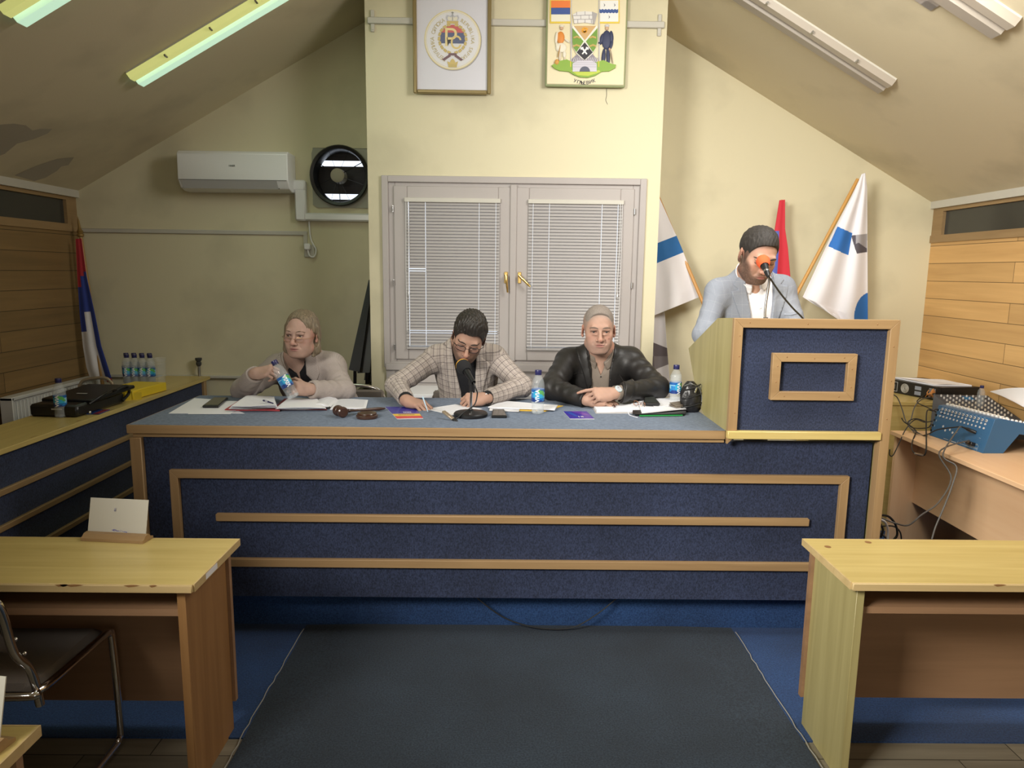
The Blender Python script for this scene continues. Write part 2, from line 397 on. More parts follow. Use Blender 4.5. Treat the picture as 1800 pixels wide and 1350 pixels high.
def bez(pts, n=8):
    """smooth path through points (Catmull-Rom)"""
    P = [_a(p) for p in pts]; P = [2*P[0]-P[1]]+P+[2*P[-1]-P[-2]]; out = []
    for i in range(1, len(P)-2):
        for k in range(n):
            t = k/n; a, b, c, d = P[i-1:i+3]
            out.append(.5*((2*b)+(-a+c)*t+(2*a-5*b+4*c-d)*t*t+(-a+3*b-3*c+d)*t**3))
    out.append(P[-2]); return out
X, Y, Z = _a((1, 0, 0)), _a((0, 1, 0)), _a((0, 0, 1))
# ================================================================== the room
EAVE, SL, HW, BACK, REAR = 2.235, .562, 3.18, 5.40, -3.2
def cz(x): return EAVE+SL*(HW-abs(x))
b = MB().box((-HW-.2, REAR, -.1), (HW+.2, 7.4, 0)); struct('floor', b, MT['floor'])
# back wall: two pieces left and right of the window bay, with a square hole for the fan
b = MB()
_f = at(599, 310, y=BACK); FX0, FX1, FZ0, FZ1 = _f[0]-.20, _f[0]+.20, _f[2]-.20, _f[2]+.20
def wp(pts): b.prism(pts, (0, BACK+.16, 0), X, Z, .16)
wp([(-HW, 0), (FX0, 0), (FX0, cz(FX0)), (-HW, cz(HW))])
wp([(FX0, 0), (FX1, 0), (FX1, FZ0), (FX0, FZ0)]); wp([(FX0, FZ1), (FX1, FZ1), (FX1, cz(FX1)), (FX0, cz(FX0))])
wp([(FX1, 0), (max(-.8, FX1+.01), 0), (max(-.8, FX1+.01), cz(.8)), (FX1, cz(FX1))])
wp([(.88, 0), (HW, 0), (HW, cz(HW)), (.88, cz(.88))])
struct('wall_back', b, MT['wall'])
b = MB(); BX0, BX1, BY = -.913, 1.003, 4.80
WX0, WX1, WZ0, WZ1 = -.80, .885, .42, 2.30
def wp2(pts): b.prism(pts, (0, BY+.12, 0), X, Z, .12)
wp2([(BX0, 0), (WX0, 0), (WX0, cz(WX0)), (BX0, cz(BX0))]); wp2([(WX1, 0), (BX1, 0), (BX1, cz(BX1)), (WX1, cz(WX1))])
wp2([(WX0, 0), (WX1, 0), (WX1, WZ0), (WX0, WZ0)]); wp2([(WX0, WZ1), (WX1, WZ1), (WX1, cz(WX1)), (0, cz(0)), (WX0, cz(WX0))])
b.prism([(BY+.12, 0), (BACK+.1, 0), (BACK+.1, cz(BX0)), (BY+.12, cz(BX0))], (BX0, 0, 0), Y, Z, .1)
b.prism([(BY+.12, 0), (BACK+.1, 0), (BACK+.1, cz(BX1)), (BY+.12, cz(BX1))], (BX1-.1, 0, 0), Y, Z, .1)
struct('wall_center', b, MT['wall'])
# ceiling slopes, right one with a roof-window opening
b = MB()
def slope(b, sg, x0, x1, y0, y1):
    A = [(sg*x0, y0, cz(x0)), (sg*x1, y0, cz(x1)), (sg*x1, y1, cz(x1)), (sg*x0, y1, cz(x0))]
    V = A+[(p[0], p[1], p[2]+.14) for p in A]
    Fc = [(0, 1, 2, 3), (7, 6, 5, 4), (0, 4, 5, 1), (1, 5, 6, 2), (2, 6, 7, 3), (3, 7, 4, 0)]
    b.add(V, Fc if sg < 0 else [f[::-1] for f in Fc])
slope(b, -1, 0, HW+.2, REAR, 5.56); struct('ceiling_left', b, MT['ceil'])
b = MB(); SX0, SX1, SY0, SY1 = .95, 1.95, 2.2, 3.5
slope(b, 1, 0, SX0, REAR, 5.56); slope(b, 1, SX1, HW+.2, REAR, 5.56); slope(b, 1, SX0, SX1, REAR, SY0); slope(b, 1, SX0, SX1, SY1, 5.56)
struct('ceiling_right', b, MT['ceil'])
b = MB()
for (x0, x1, y0, y1) in ((SX0, SX1, SY0, SY0+.05), (SX0, SX1, SY1-.05, SY1), (SX0, SX0+.05, SY0, SY1), (SX1-.05, SX1, SY0, SY1)):
    A = [(x, y, cz(x)+dz) for dz in (-.01, .15) for (x, y) in ((x0, y0), (x1, y0), (x1, y1), (x0, y1))]
    b.add(A, [(3, 2, 1, 0), (4, 5, 6, 7), (0, 1, 5, 4), (1, 2, 6, 5), (2, 3, 7, 6), (3, 0, 4, 7)])
struct('window_2', b, MT['greywood'])
b = MB()      # roof-window frame added above the left daylight lamp; the slope behind stays solid
for (x0, x1, y0, y1, m_) in ((-2.3, -1.2, -.6, -.54, 0), (-2.3, -1.2, .84, .9, 0), (-2.3, -2.24, -.54, .84, 0), (-1.26, -1.2, -.54, .84, 0)):
    A = [(x, y, cz(x)+dz) for dz in (-.03, .02) for (x, y) in ((x0, y0), (x1, y0), (x1, y1), (x0, y1))]
    b.add(A, [(3, 2, 1, 0), (4, 5, 6, 7), (0, 1, 5, 4), (1, 2, 6, 5), (2, 3, 7, 6), (3, 0, 4, 7)])
struct('added_roof_frame', b, MT['greywood'])
b = MB().box((-HW, REAR-.1, 0), (HW, REAR, EAVE)); b.prism([(-HW, EAVE), (HW, EAVE), (0, cz(0))], (0, REAR, 0), X, Z, .1); struct('wall_rear', b, MT['wall'])
# side walls: planks below, dark transom windows above
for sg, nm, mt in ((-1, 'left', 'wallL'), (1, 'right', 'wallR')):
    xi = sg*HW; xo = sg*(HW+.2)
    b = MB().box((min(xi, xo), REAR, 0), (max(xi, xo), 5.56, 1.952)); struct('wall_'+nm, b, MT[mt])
    b = MB()
    x0, x1 = sorted((xi-sg*.012, xo))
    b.box((x0, REAR, 1.952), (x1, BACK, 2.005)); 
    x0, x1 = sorted((xi-sg*.004, xo)); b.box((x0, REAR, 2.175), (x1, BACK, 2.20))
    for yy in (5.28, 2.9, .6, -1.8): b.box((x0, yy, 2.005), (x1, yy+.12, 2.175))
    struct('trim_1' if sg < 0 else 'trim_2', b, MT['oaky'])
    x0, x1 = sorted((xi-sg*.03, xo)); b = MB().box((x0, REAR, 2.20), (x1, BACK, 2.26)); struct('trim_3' if sg < 0 else 'trim_4', b, MT['offwhite'])
    x0, x1 = sorted((xi+sg*.02, xo)); b = MB().box((x0, REAR, 2.0), (x1, 5.4, 2.18)); struct('window_3' if sg < 0 else 'window_4', b, MT['darkglass'])
# peeled plaster patches on the left slope
b = MB()
def ceilp(px, py, sg):
    v = _fw*F+_R*(px-900)-_U*(py-675); t = (cz(0)-CAMZ)/(v[2]+SL*sg*v[0]); return _C+v*t
def patch(px, jag=3):
    P = [ceilp(x, y, -1) for x, y in px]; n = _a((-SL, 0, 1)); n /= np.linalg.norm(n)
    A = [p-n*.0015 for p in P]; Bq = [p-n*.005 for p in P]; k = len(P)
    b.add(A, [tuple(range(k))])
patch([(-30, 222), (8, 218), (25, 217), (45, 220), (57, 229), (70, 226), (92, 226), (84, 234), (60, 244), (30, 252), (8, 270), (-30, 285)])
patch([(26, 308), (60, 293), (82, 285), (100, 279), (130, 276), (120, 290), (108, 292), (100, 300), (80, 312), (60, 318)])
struct('trim_5', b, MT['bare'])
# raised floor behind the speakers' bench
b = MB().box((-1.66, 3.30, 0), (2.2, 5.40, .20)); struct('floor_platform', b, MT['bluecarpet'])
# carpets
b = MB().box((-HW+.02, 2.37, 0), (HW-.02, 4.79, .006)); tag(b.build('carpet', MT['bluecarpet']), 'bright blue carpet covering the floor from the front desks to the back wall', 'carpet')
b = MB()
def rn(u, v):
    y = REAR+.4+(3.211-REAR-.4)*v; wv = .003*math.sin(y*9)*(1 if abs(u-.5) > .49 else 0)
    return ((-.945+(2.055)*u)+wv, y, .0125 if 0 < u < 1 else .0062)
b.grid(rn, 9, 60); tag(b.build('carpet_runner', MT['runner']), 'dark slate blue carpet runner down the middle aisle between the front desks', 'carpet')
# loose threads fringe along runner edges as white worn binding
b = MB(); rng = random.Random(3)
pth = [(-.949+rng.uniform(-.004, .004), y, .012) for y in np.arange(-1, 3.2, .04)]; b.tube(pth, .0022, 5)
pth = [(1.113+rng.uniform(-.004, .004), y, .012) for y in np.arange(-1, 3.2, .04)]; b.tube(pth, .0022, 5)
tag(b.build('carpet_binding', plain('worn_binding', (.30, .29, .26), .9)), 'frayed pale edge strips along both sides of the dark aisle runner', 'carpet edging')

# ---------------------------------------------------------- window 1 in the bay
g = 0
def rectframe(b, x0, x1, z0, z1, w, y0, y1, col=(1, 1, 1), ch=.003):
    b.box((x0, y0, z0), (x0+w, y1, z1), col, ch); b.box((x1-w, y0, z0), (x1, y1, z1), col, ch)
    b.box((x0+w, y0, z1-w), (x1-w, y1, z1), col, ch); b.box((x0+w, y0, z0), (x1-w, y1, z0+w), col, ch)
w1 = bpy.data.objects.new('window_1', None); COL.objects.link(w1); w1.location = (.04, BY, 1.04); w1['kind'] = 'structure'
fx0, fx1, fz0, fz1 = -.822, .912, 1.052, 2.312
b = MB(); rectframe(b, fx0, fx1, fz0, fz1, .042, BY-.022, BY+.06); rectframe(b, fx0+.03, fx1-.03, fz0+.03, fz1-.03, .055, BY-.004, BY+.06)
b.box((fx0+.01, BY-.03, fz0-.02), (fx1-.01, BY+.06, fz0+.03), (1, 1, 1), .004)
b.build('window_frame', MT['greywood'], w1)
mx = .042
b = MB().box((mx-.022, BY-.03, fz0+.05), (mx+.022, BY+.05, fz1-.05), (1, 1, 1), .004); b.build('mullion', MT['greywood'], w1)
for k, (x0, x1) in enumerate(((fx0+.078, mx-.012), (mx+.012, fx1-.078))):
    s_ = MB(); rectframe(s_, x0, x1, fz0+.055, fz1-.065, .088 if k == 0 else .09, BY-.018, BY+.05, ch=.004)
    sash = s_.build('window_sash', MT['greywood'], w1)
    q = MB().box((x0+.08, BY+.012, fz0+.13), (x1-.08, BY+.018, fz1-.14)); q.build('glass', MT['glass'], sash)
    hx = mx-.045 if k == 0 else mx+.045
    q = MB(); q.box((hx-.012, BY-.028, 1.625), (hx+.012, BY-.018, 1.70), (1, 1, 1), .003); q.tube([(hx, BY-.028, 1.675), (hx, BY-.06, 1.675)], .008)
    if k == 0: q.tube(bez([(hx, BY-.06, 1.68), (hx+.004, BY-.064, 1.64), (hx+.012, BY-.06, 1.565)], 5), [.009]*6+[.008]*3+[.006]*2)
    else: q.tube(bez([(hx-.004, BY-.06, 1.68), (hx+.03, BY-.07, 1.645), (hx+.07, BY-.07, 1.605)], 5), [.009]*6+[.008]*3+[.006]*2)
    q.build('window_handle', MT['brass'], sash)
    q = MB(); xx = x0-.004 if k == 0 else x1+.004
    for zz in (1.19, 1.62, 2.10): q.tube([(xx, BY-.022, zz-.018), (xx, BY-.022, zz+.018)], .006); q.box((xx-.005, BY-.022, zz-.02), (xx+.005, BY-.01, zz+.02))
    build_each(q, 'hinge', MT['steel'], sash)
# grey boarding under the window
b = MB(); 
for i in range(6): b.box((WX0, BY-.006, .42+i*.105), (WX1, BY+.03, .42+i*.105+.102), (1, 1, 1), .003)
b.box((WX0-.01, BY-.016, .4), (WX0+.05, BY, 1.05), (1, 1, 1), .002); b.box((WX1-.05, BY-.016, .4), (WX1+.01, BY, 1.05), (1, 1, 1), .002); b.box((mx-.03, BY-.012, .4), (mx+.03, BY, 1.05), (1, 1, 1), .002)
struct('trim_6', b, MT['greywood'])
# daylit court wall outside so that the gaps read bright: the sky itself does that
# ---------------------------------------------------------- blinds
def blind(x0, x1, z0, z1, label, cords, bent, side):
    t = thing('venetian_blind', label, 'blind', ((x0+x1)/2, BY-.02, z0), 'venetian blinds in front of the two window panes')
    h = MB().box((x0-.004, BY-.040, z1-.004), (x1+.004, BY-.012, z1+.024), (1, 1, 1), .002); h.build('headrail', MT['offwhite'], t)
    sb = MB(); n = 46; R_ = rotx(math.radians(58)); dz = (z1-z0-.02)/n
    xs = [x0]+[c for c in cords]+[x1]
    for i in range(n):
        z = z0+.02+dz*(i+.5); gap = (i in bent)
        for a, c in zip(xs[:-1], xs[1:]):
            a2 = a+(0 if a == x0 else .0013); c2 = c-(0 if c == x1 else .0013)
            if gap and (i < 10 or c < (x0+x1)/2+.02): R2 = rotx(math.radians(26))
            else: R2 = R_
            m_ = 3; V = []
            for (s1) in (a2, c2):
                for j in range(m_+1):
                    tt = (j/m_-.5)*.0255; V.append((s1, tt, .0018*(1-(2*j/m_-1)**2)))
            V = _a(V); V[:, 1:] = (V@R2.T)[:, 1:]; V += _a((0, BY-.026, z))
            sb.add(V, [(j, j+1, m_+2+j, m_+1+j) for j in range(m_)])
    tag(sb.build('slats', MT['slat'], t, sharp=80))
    q = MB().box((x0, BY-.038, z0-.006), (x1, BY-.014, z0+.010), (1, 1, 1), .003); q.build('bottom_rail', MT['slat'], t)
    q = MB()
    for c in cords: q.tube([(c, BY-.0405, z0), (c, BY-.0405, z1)], .0007, 4)
    build_each(q, 'ladder_cord', MT['whitep'], t)
    xe = x0+.02 if side < 0 else x1-.02
    q = MB(); q.tube(bez([(xe, BY-.043, z1+.005), (xe+.004, BY-.047, z1-.25), (xe-.003, BY-.047, 1.62), (xe, BY-.047, 1.56)], 6), .0018, 6); q.tube(bez([(xe-side*-.012, BY-.043, z1), (xe-side*-.016, BY-.047, 1.7), (xe-side*-.012, BY-.047, 1.3)], 6), .0015, 6)
    q.lathe([(.001, .02), (.004, .012), (.005, 0), (0, -.002)], (xe, BY-.047, 1.545), n=8); q.build('pull_cord', MT['whitep'], t)
p0 = at(712, 352, y=BY-.03); p1 = at(880, 352, y=BY-.03); q0 = at(930, 355, y=BY-.03); q1 = at(1095, 358, y=BY-.03)
zb = at(800, 613, y=BY-.03)[2]; zt = at(800, 355, y=BY-.03)[2]
blind(p0[0], p1[0]-.004, zb, zt, 'grey venetian blind over the left window pane with one bent slat', [p0[0]+.022, p0[0]+.132, p1[0]-.14, p1[0]-.03], (4, 24), -1)
blind(q0[0]-.002, q1[0]+.002, zb, zt, 'grey venetian blind over the right window pane, all slats even', [q0[0]+.028, q0[0]+.135, q1[0]-.135, q1[0]-.03], (), 1)
# ---------------------------------------------------------- rail, poster, relief on the bay
t = thing('curtain_rail', 'white curtain rail with end brackets running behind the two crests', 'rail', (.04, BY, 3.25))
b = MB().box((BX0+.02, BY-.024, 3.235), (BX1-.02, BY-.004, 3.275), (1, 1, 1), .004); b.build('rail', MT['offwhite'], t)
for xx in (BX0+.05, BX1-.05):
    b = MB().box((xx-.012, BY-.014, 3.19), (xx+.012, BY, 3.32), (1, 1, 1), .003); b.tube([(xx, BY-.018, 3.205), (xx, BY-.006, 3.205)], .006); b.build('bracket', MT['offwhite'], t)

GOLD = (.62, .47, .12); GOLDL = (.80, .68, .30); RED = (.62, .06, .06); BLU = (.03, .06, .20); WHT = (.80, .80, .82)
# framed emblem
pz0, pz1, px0, px1 = 2.815, 3.47, -.604, -.112
t = thing('framed_poster', 'white poster with a round crowned emblem in a bronze frame, left of the relief plaque', 'poster', ((px0+px1)/2, BY, pz0))
b = MB()
for (x0, x1, z0, z1) in ((px0, px0+.024, pz0, pz1), (px1-.024, px1, pz0, pz1), (px0+.024, px1-.024, pz0, pz0+.024), (px0+.024, px1-.024, pz1-.024, pz1)):
    b.box((x0, BY-.055, z0), (x1, BY-.03, z1), (1, 1, 1), .005)
b.build('frame', MT['goldf'], t)
PB = BY-.038
b = MB().box((px0+.02, PB, pz0+.02), (px1-.02, PB+.006, pz1-.02), (.70, .70, .78))
cx, cz_, Rr = (px0+px1)/2+.003, pz0+.325, .178
O = (cx, PB, cz_)
UX, UZ = X, Z
def F_(pts, off, col): b.flat(pts, O, UX, UZ, off, col)
# normal of X x Z is -Y (towards the room)
F_(circ(.003, -.004, Rr*1.02, 48), .0006, (.35, .33, .33)); F_(circ(0, 0, Rr, 48), .0012, GOLDL)
F_(circ(0, 0, Rr*.965, 48), .0016, WHT); F_(circ(0, 0, Rr*.94, 48), .002, GOLDL); F_(circ(0, 0, Rr*.925, 48), .0024, (.78, .78, .82))
r1 = .083; oy = .006
F_(circ(0, oy, r1, 40, 25, 155)+[], .0030, RED)
F_([(-r1*.97, oy-.028), (r1*.97, oy-.028), (r1*.9, oy+.036), (-r1*.9, oy+.036)], .0034, BLU)
F_(circ(0, oy, r1, 30, 200, 340), .0030, WHT)
for s1 in (-1, 1):
    for i in range(9):
        a = math.radians(-75+i*18.5); x = s1*math.cos(a)*r1*1.02; z = oy+math.sin(a)*r1*1.02
        for da, ln in ((.5, .028), (-.3, .026)):
            d = a+math.pi/2*1+da; 
            pts = [(x+s1*math.cos(d)*ln*.5*math.cos(tt)-s1*math.sin(d)*.008*math.sin(tt), z+math.sin(d)*ln*.5*math.cos(tt)+math.cos(d)*.008*math.sin(tt)) for tt in np.linspace(0, 2*math.pi, 9)[:-1]]
            if s1 < 0: pts = pts[::-1]
            F_(pts, .004+.0003*(da > 0), GOLD if da > 0 else (.42, .33, .08))
text_mesh('Р', .145, (cx-.012, PB, cz_+.006), UX, UZ, .0052, (.85, .70, .30), b, bold=.001); text_mesh('С', .105, (cx+.022, PB, cz_-.022), UX, UZ, .0058, (.75, .58, .2), b, bold=.001)
# crown above
F_([(-.034, .094), (.034, .094), (.037, .110), (-.037, .110)], .005, GOLD)
F_([(-.033, .110), (-.042, .130), (-.034, .146), (-.015, .140), (0, .150), (.015, .140), (.034, .146), (.042, .130), (.033, .110)], .0052, (.52, .52, .58))
F_([(-.026, .112), (-.032, .128), (-.024, .138), (-.010, .130), (0, .139), (.010, .130), (.024, .138), (.032, .128), (.026, .112)], .0056, (.80, .76, .62))
F_([(-.003, .112), (.003, .112), (.003, .165), (-.003, .165)], .006, (.35, .35, .36)); F_([(-.009, .156), (.009, .156), (.009, .160), (-.009, .160)], .006, (.35, .35, .36))
# crossed ribbons and lower crown
MAR = (.12, .03, .05)
F_([(-.068, -.118), (-.052, -.126), (-.01, -.098), (-.022, -.088)], .005, MAR); F_([(.068, -.118), (.052, -.126), (.01, -.098), (.022, -.088)], .005, MAR)
F_([(-.024, -.080), (.024, -.080), (.028, -.094), (-.028, -.094)], .0054, MAR)
F_([(-.03, -.148), (.03, -.148), (.034, -.128), (.018, -.136), (.010, -.120), (0, -.112), (-.010, -.120), (-.018, -.136), (-.034, -.128)], .0056, GOLD)
F_([(-.026, -.164), (.026, -.164), (.029, -.146), (-.029, -.146)], .0058, (.55, .42, .1))
def arctext(txt, r, a0, a1, size, col):
    n = len(txt)
    for i, ch in enumerate(txt):
        if ch == ' ': continue
        a = math.radians(a0+(a1-a0)*i/(n-1)); p = (cx+r*math.cos(a), PB, cz_+r*math.sin(a))
        u = _a((math.sin(a), 0, -math.cos(a))); v = _a((math.cos(a), 0, math.sin(a)))
        text_mesh(ch, size, p, u, v, .004, col, b)
arctext('РЕПУБЛИКА СРПСКА', .126, 246, 118, .032, (.50, .40, .12)); arctext('REPUBLIKA SRPSKA', .126, 62, -66, .032, (.50, .40, .12))
b.build('emblem_print', MT['vc'], t)
b = MB().box((px0+.022, BY-.0465, pz0+.022), (px1-.022, BY-.0445, pz1-.022)); b.build('glass', glass('poster_glass', (1, 1, 1), .02, 1.5, .06), t)

# relief coat of arms
qx0, qx1, qz0, qz1 = .232, .742, 2.868, 3.47
t = thing('coat_of_arms_plaque', 'cream relief plaque with shield, two standing figures and flags, right of the framed poster', 'plaque', ((qx0+qx1)/2, BY, qz0))
b = MB(); b.box((qx0, BY-.05, qz0), (qx1, BY-.0245, qz1), (.30, .34, .18), .006); b.build('board', MT['vcr'], t)
b = MB(); b.box((qx0+.010, BY-.056, qz0+.012), (qx1-.010, BY-.045, qz1-.010), (.78, .70, .48), .003); b.build('panel', MT['vcr'], t)
def rp(px, py): p = at(px, py, y=BY-.057); return (p[0]-qx0, p[2]-qz0)
def crp(cx_, cy_): return rp(940+cx_/7.5, cy_/7.5)     # measured on the enlarged view
O = (qx0, BY-.055, qz0)
b = MB()
def pr(pts, th, col, off=0.): b.prism([crp(*p) for p in pts], (qx0, BY-.055-off, qz0), X, Z, th, col)
GR = (.25, .42, .06)
pr([(220, 870), (330, 810), (420, 790), (500, 830), (800, 830), (900, 800), (1010, 850), (1070, 860), (1060, 900), (980, 945), (880, 950), (800, 1000), (700, 1030), (600, 1025), (510, 990), (450, 950), (330, 940), (260, 910)], .016, GR)
pr([(470, 935), (850, 935), (860, 960), (700, 1010), (560, 1000)], .003, (.50, .60, .08), .0145)
b.build('grass_base', MT['vcr'], t)
b = MB()
for (fx0_, fx1_, pole) in ((200, 480, 478), (850, 1115, 850)):
    pr([(fx0_, 5), (fx1_, 5), (fx1_, 310), (fx0_, 310)], .008, (.80, .60, .08))
pr([(215, 15), (465, 15), (465, 108), (215, 108)], .004, (.85, .22, .05), .007); pr([(215, 110), (465, 110), (465, 195), (215, 195)], .004, (.05, .10, .33), .007); pr([(215, 197), (465, 197), (465, 290), (215, 290)], .004, (.82, .80, .66), .007)
pr([(858, 12), (1100, 12), (1100, 292), (858, 292)], .004, (.84, .84, .82), .007)
pr([(850+i*20.5, 130+(8 if i % 2 else -4)) for i in range(13)]+[(850+i*20.5, 175+(8 if i % 2 else -4)) for i in range(12, -1, -1)], .003, (.05, .10, .30), .010)
for (x_, y_) in ((912, 75), (1047, 75), (975, 232)): pr([(x_-5, y_-25), (x_+14, y_), (x_-5, y_+25), (x_+3, y_)], .002, (.05, .05, .08), .010)
for xx in (478, 848):
    A = crp(xx, 5); B = crp(xx, 890); b.tube([(qx0+A[0], BY-.062, qz0+A[1]), (qx0+B[0], BY-.062, qz0+B[1])], .0035, 8, (.62, .62, .66))
    A = crp(xx-8, 815); B = crp(xx-8, 890); b.tube([(qx0+A[0], BY-.066, qz0+A[1]), (qx0+B[0], BY-.066, qz0+B[1])], .006, 8, (.80, .58, .06))
b.build('flag_relief', MT['vcr'], t)
b = MB()
pr([(500, 200), (560, 165), (660, 155), (760, 165), (820, 195), (785, 325), (660, 305), (520, 318)], .014, (.78, .76, .74)); pr([(755, 165), (820, 190), (785, 325), (760, 322)], .003, (.42, .40, .40), .014)
for (x0, y0, x1, y1) in ((505, 215, 800, 205), (512, 265, 790, 262), (550, 165, 550, 205), (660, 158, 660, 205), (755, 165, 758, 205), (605, 208, 605, 262), (715, 208, 715, 262), (565, 265, 565, 315), (660, 262, 660, 308), (740, 262, 745, 315)):
    A = crp(x0, y0); B = crp(x1, y1); b.tube([(qx0+A[0], BY-.070, qz0+A[1]), (qx0+B[0], BY-.070, qz0+B[1])], .0013, 5, (.25, .22, .25))
b.build('mural_crown', MT['vcr'], t)
b = MB()
pr([(492, 350), (825, 350), (825, 570), (800, 650), (760, 715), (700, 770), (655, 802), (610, 770), (545, 710), (510, 640), (492, 560)], .014, (.85, .83, .75))
pr([(495, 380), (640, 555), (545, 695), (512, 640), (495, 560)], .003, (.17, .33, .05), .014); pr([(822, 380), (672, 555), (765, 695), (800, 640), (822, 560)], .003, (.17, .33, .05), .014)
pr([(515, 352), (805, 352), (657, 540)], .003, (.62, .40, .18), .014); pr([(655, 568), (760, 700), (655, 798), (550, 700)], .003, (.03, .03, .04), .014)
for k in range(9):
    a = k*.7; x_ = 655+38*math.cos(a)*(.4+.07*k); y_ = 415+38*math.sin(a)*(.4+.07*k); pr([(x_-20, y_), (x_, y_-14), (x_+20, y_+4), (x_, y_+14)], .003, (.90, .42, .03), .017)
for s1 in (-1, 1):
    for (dx, dy) in ((0, 0), (12, 110)):
        for k in range(5):
            x_ = 655+s1*(70+dx*.3+k*17); y_ = 490+dy+abs(k-2)*6; pr([(x_-13, y_+8), (x_, y_-12), (x_+13, y_+8), (x_, y_+20)], .003, (.62, .44, .14), .017)
pr([(598, 640), (635, 628), (640, 650), (690, 720), (675, 730), (622, 664), (600, 668)], .003, (.85, .85, .86), .017); pr([(706, 640), (672, 628), (668, 650), (615, 720), (630, 730), (684, 664), (706, 668)], .003, (.85, .85, .86), .0185)
b.build('shield', MT['vcr'], t)
b = MB()
pr([(480, 790), (560, 715), (650, 790), (760, 715), (820, 790), (820, 850), (480, 850)], .010, (.28, .25, .30))
for k in range(14):
    x_ = 490+k*24; pr([(x_, 840), (x_+28, 760), (x_+34, 765), (x_+10, 845)], .003, (.6, .58, .62), .010)
pr([(495, 955), (495, 850), (560, 812), (750, 812), (812, 850), (812, 955)], .022, (.62, .60, .68)); pr(circ(655, 955, 68, 16, 180, 360, 68), .002, (.10, .11, .16), .0215)
for yy in (838, 864, 892):
    pr([(500, yy), (808, yy), (808, yy+3), (500, yy+3)], .0006, (.3, .28, .34), .022)
b.build('bridge', MT['vcr'], t)
b = MB()
def el(cx_, cy_, rx, ry, col, ang=0, d=.062, ry_=.008):
    p = crp(cx_, cy_); b.ell((qx0+p[0], BY-d, qz0+p[1]), (rx*.00049, ry_, ry*.00049), roty(math.radians(ang)), 12, 8, col)
CLO = (.80, .76, .64); SK = (.62, .42, .28); NAV = (.04, .05, .11)
el(352, 372, 24, 26, SK); el(355, 350, 30, 18, CLO); el(340, 500, 50, 75, (.72, .26, .05)); el(285, 500, 20, 75, CLO, 5); el(295, 620, 18, 60, CLO, -15); el(425, 540, 45, 14, CLO, 35)
el(345, 630, 72, 60, CLO); el(330, 740, 18, 60, (.7, .62, .5)); el(390, 720, 24, 45, CLO); el(395, 800, 14, 50, (.7, .62, .5)); el(330, 830, 14, 30, (.7, .62, .5)); el(425, 868, 40, 12, (.45, .25, .1), 10); el(320, 680, 6, 80, (.6, .35, .12), 12, .068); el(290, 825, 30, 36, (.65, .33, .08), 12, .068)
b.build('figure_relief', MT['vcr'], t); b = MB()
el(950, 375, 24, 28, SK); el(952, 345, 30, 20, (.62, .62, .66)); el(945, 530, 62, 115, NAV); el(1010, 490, 26, 75, NAV, -6); el(1008, 590, 20, 60, NAV, 12); el(880, 520, 24, 70, NAV, 12); el(862, 570, 26, 14, NAV); el(985, 655, 14, 20, SK)
el(905, 760, 26, 110, NAV, 3); el(965, 750, 24, 115, NAV, -4); el(885, 880, 28, 12, (.6, .6, .6)); el(985, 880, 28, 12, (.6, .6, .6)); el(1010, 760, 5, 95, (.4, .3, .25), -12, .068)
b.build('figure_relief', MT['vcr'], t)
b = MB()
for i, ch in enumerate('УГЉЕВИК'):
    a = (i-3)/3; p = crp(655+a*124, 1095-abs(a)**2*28)
    u = _a((math.cos(a*.32), 0, math.sin(a*.32))); v = _a((-math.sin(a*.32), 0, math.cos(a*.32)))
    text_mesh(ch, .028, (qx0+p[0], BY-.057, qz0+p[1]), u, v, .0006, (.05, .05, .06), b, bold=.0006)
b.build('lettering', MT['vc'], t)
b = MB().tube(bez([(.63, BY-.002, 2.87), (.632, BY-.003, 2.83), (.628, BY-.002, 2.80), (.64, BY-.002, 2.775)], 5), .0012, 5); tag(b.build('loose_thread', MT['rubber']), 'thin dark thread hanging below the relief plaque', 'thread')

# ---------------------------------------------------------- air conditioner etc. on the back wall
WB = BACK
a0 = at(310, 262, y=WB-.19); a1 = at(505, 268, y=WB-.19); zl = at(400, 328, y=WB-.12)[2]
t = thing('air_conditioner', 'white wall-mounted air conditioner on the back wall left of the round fan', 'air conditioner', ((a0[0]+a1[0])/2, WB, zl))
zt = a0[2]-.005
prof = [(WB, zt), (WB-.17, zt), (WB-.195, zt-.02), (WB-.20, zt-.20), (WB-.16, zt-.255), (WB-.10, zt-.272), (WB, zt-.272)]
b = MB().prism([(y, z) for y, z in prof], (a0[0], 0, 0), Y, Z, a1[0]-a0[0]); b.build('body', MT['whitep'], t, bevel=.006)
b = MB().prism([(WB-.2005, zt-.203), (WB-.1605, zt-.258), (WB-.155, zt-.25), (WB-.192, zt-.2)], (a0[0]+.02, 0, 0), Y, Z, a1[0]-a0[0]-.1); b.build('louvre_flap', plain('ac_flap', (.55, .55, .56), .35), t)
b = MB().prism([(WB-.202, zt-.2005), (WB-.2, zt-.2005), (WB-.2, zt-.203), (WB-.202, zt-.203)], (a0[0]+.01, 0, 0), Y, Z, a1[0]-a0[0]-.02); b.box((a1[0]-.075, WB-.17, zt-.2575), (a1[0]-.073, WB-.12, zt-.25)); b.build('seam', MT['darkg'], t)
b = MB(); text_mesh('HAIER', .016, ((a0[0]+a1[0])/2+.0, WB-.2005, zt-.105), X, Z, .0016, (.12, .12, .12), b, bold=.0004); b.build('logo', MT['vc'], t)
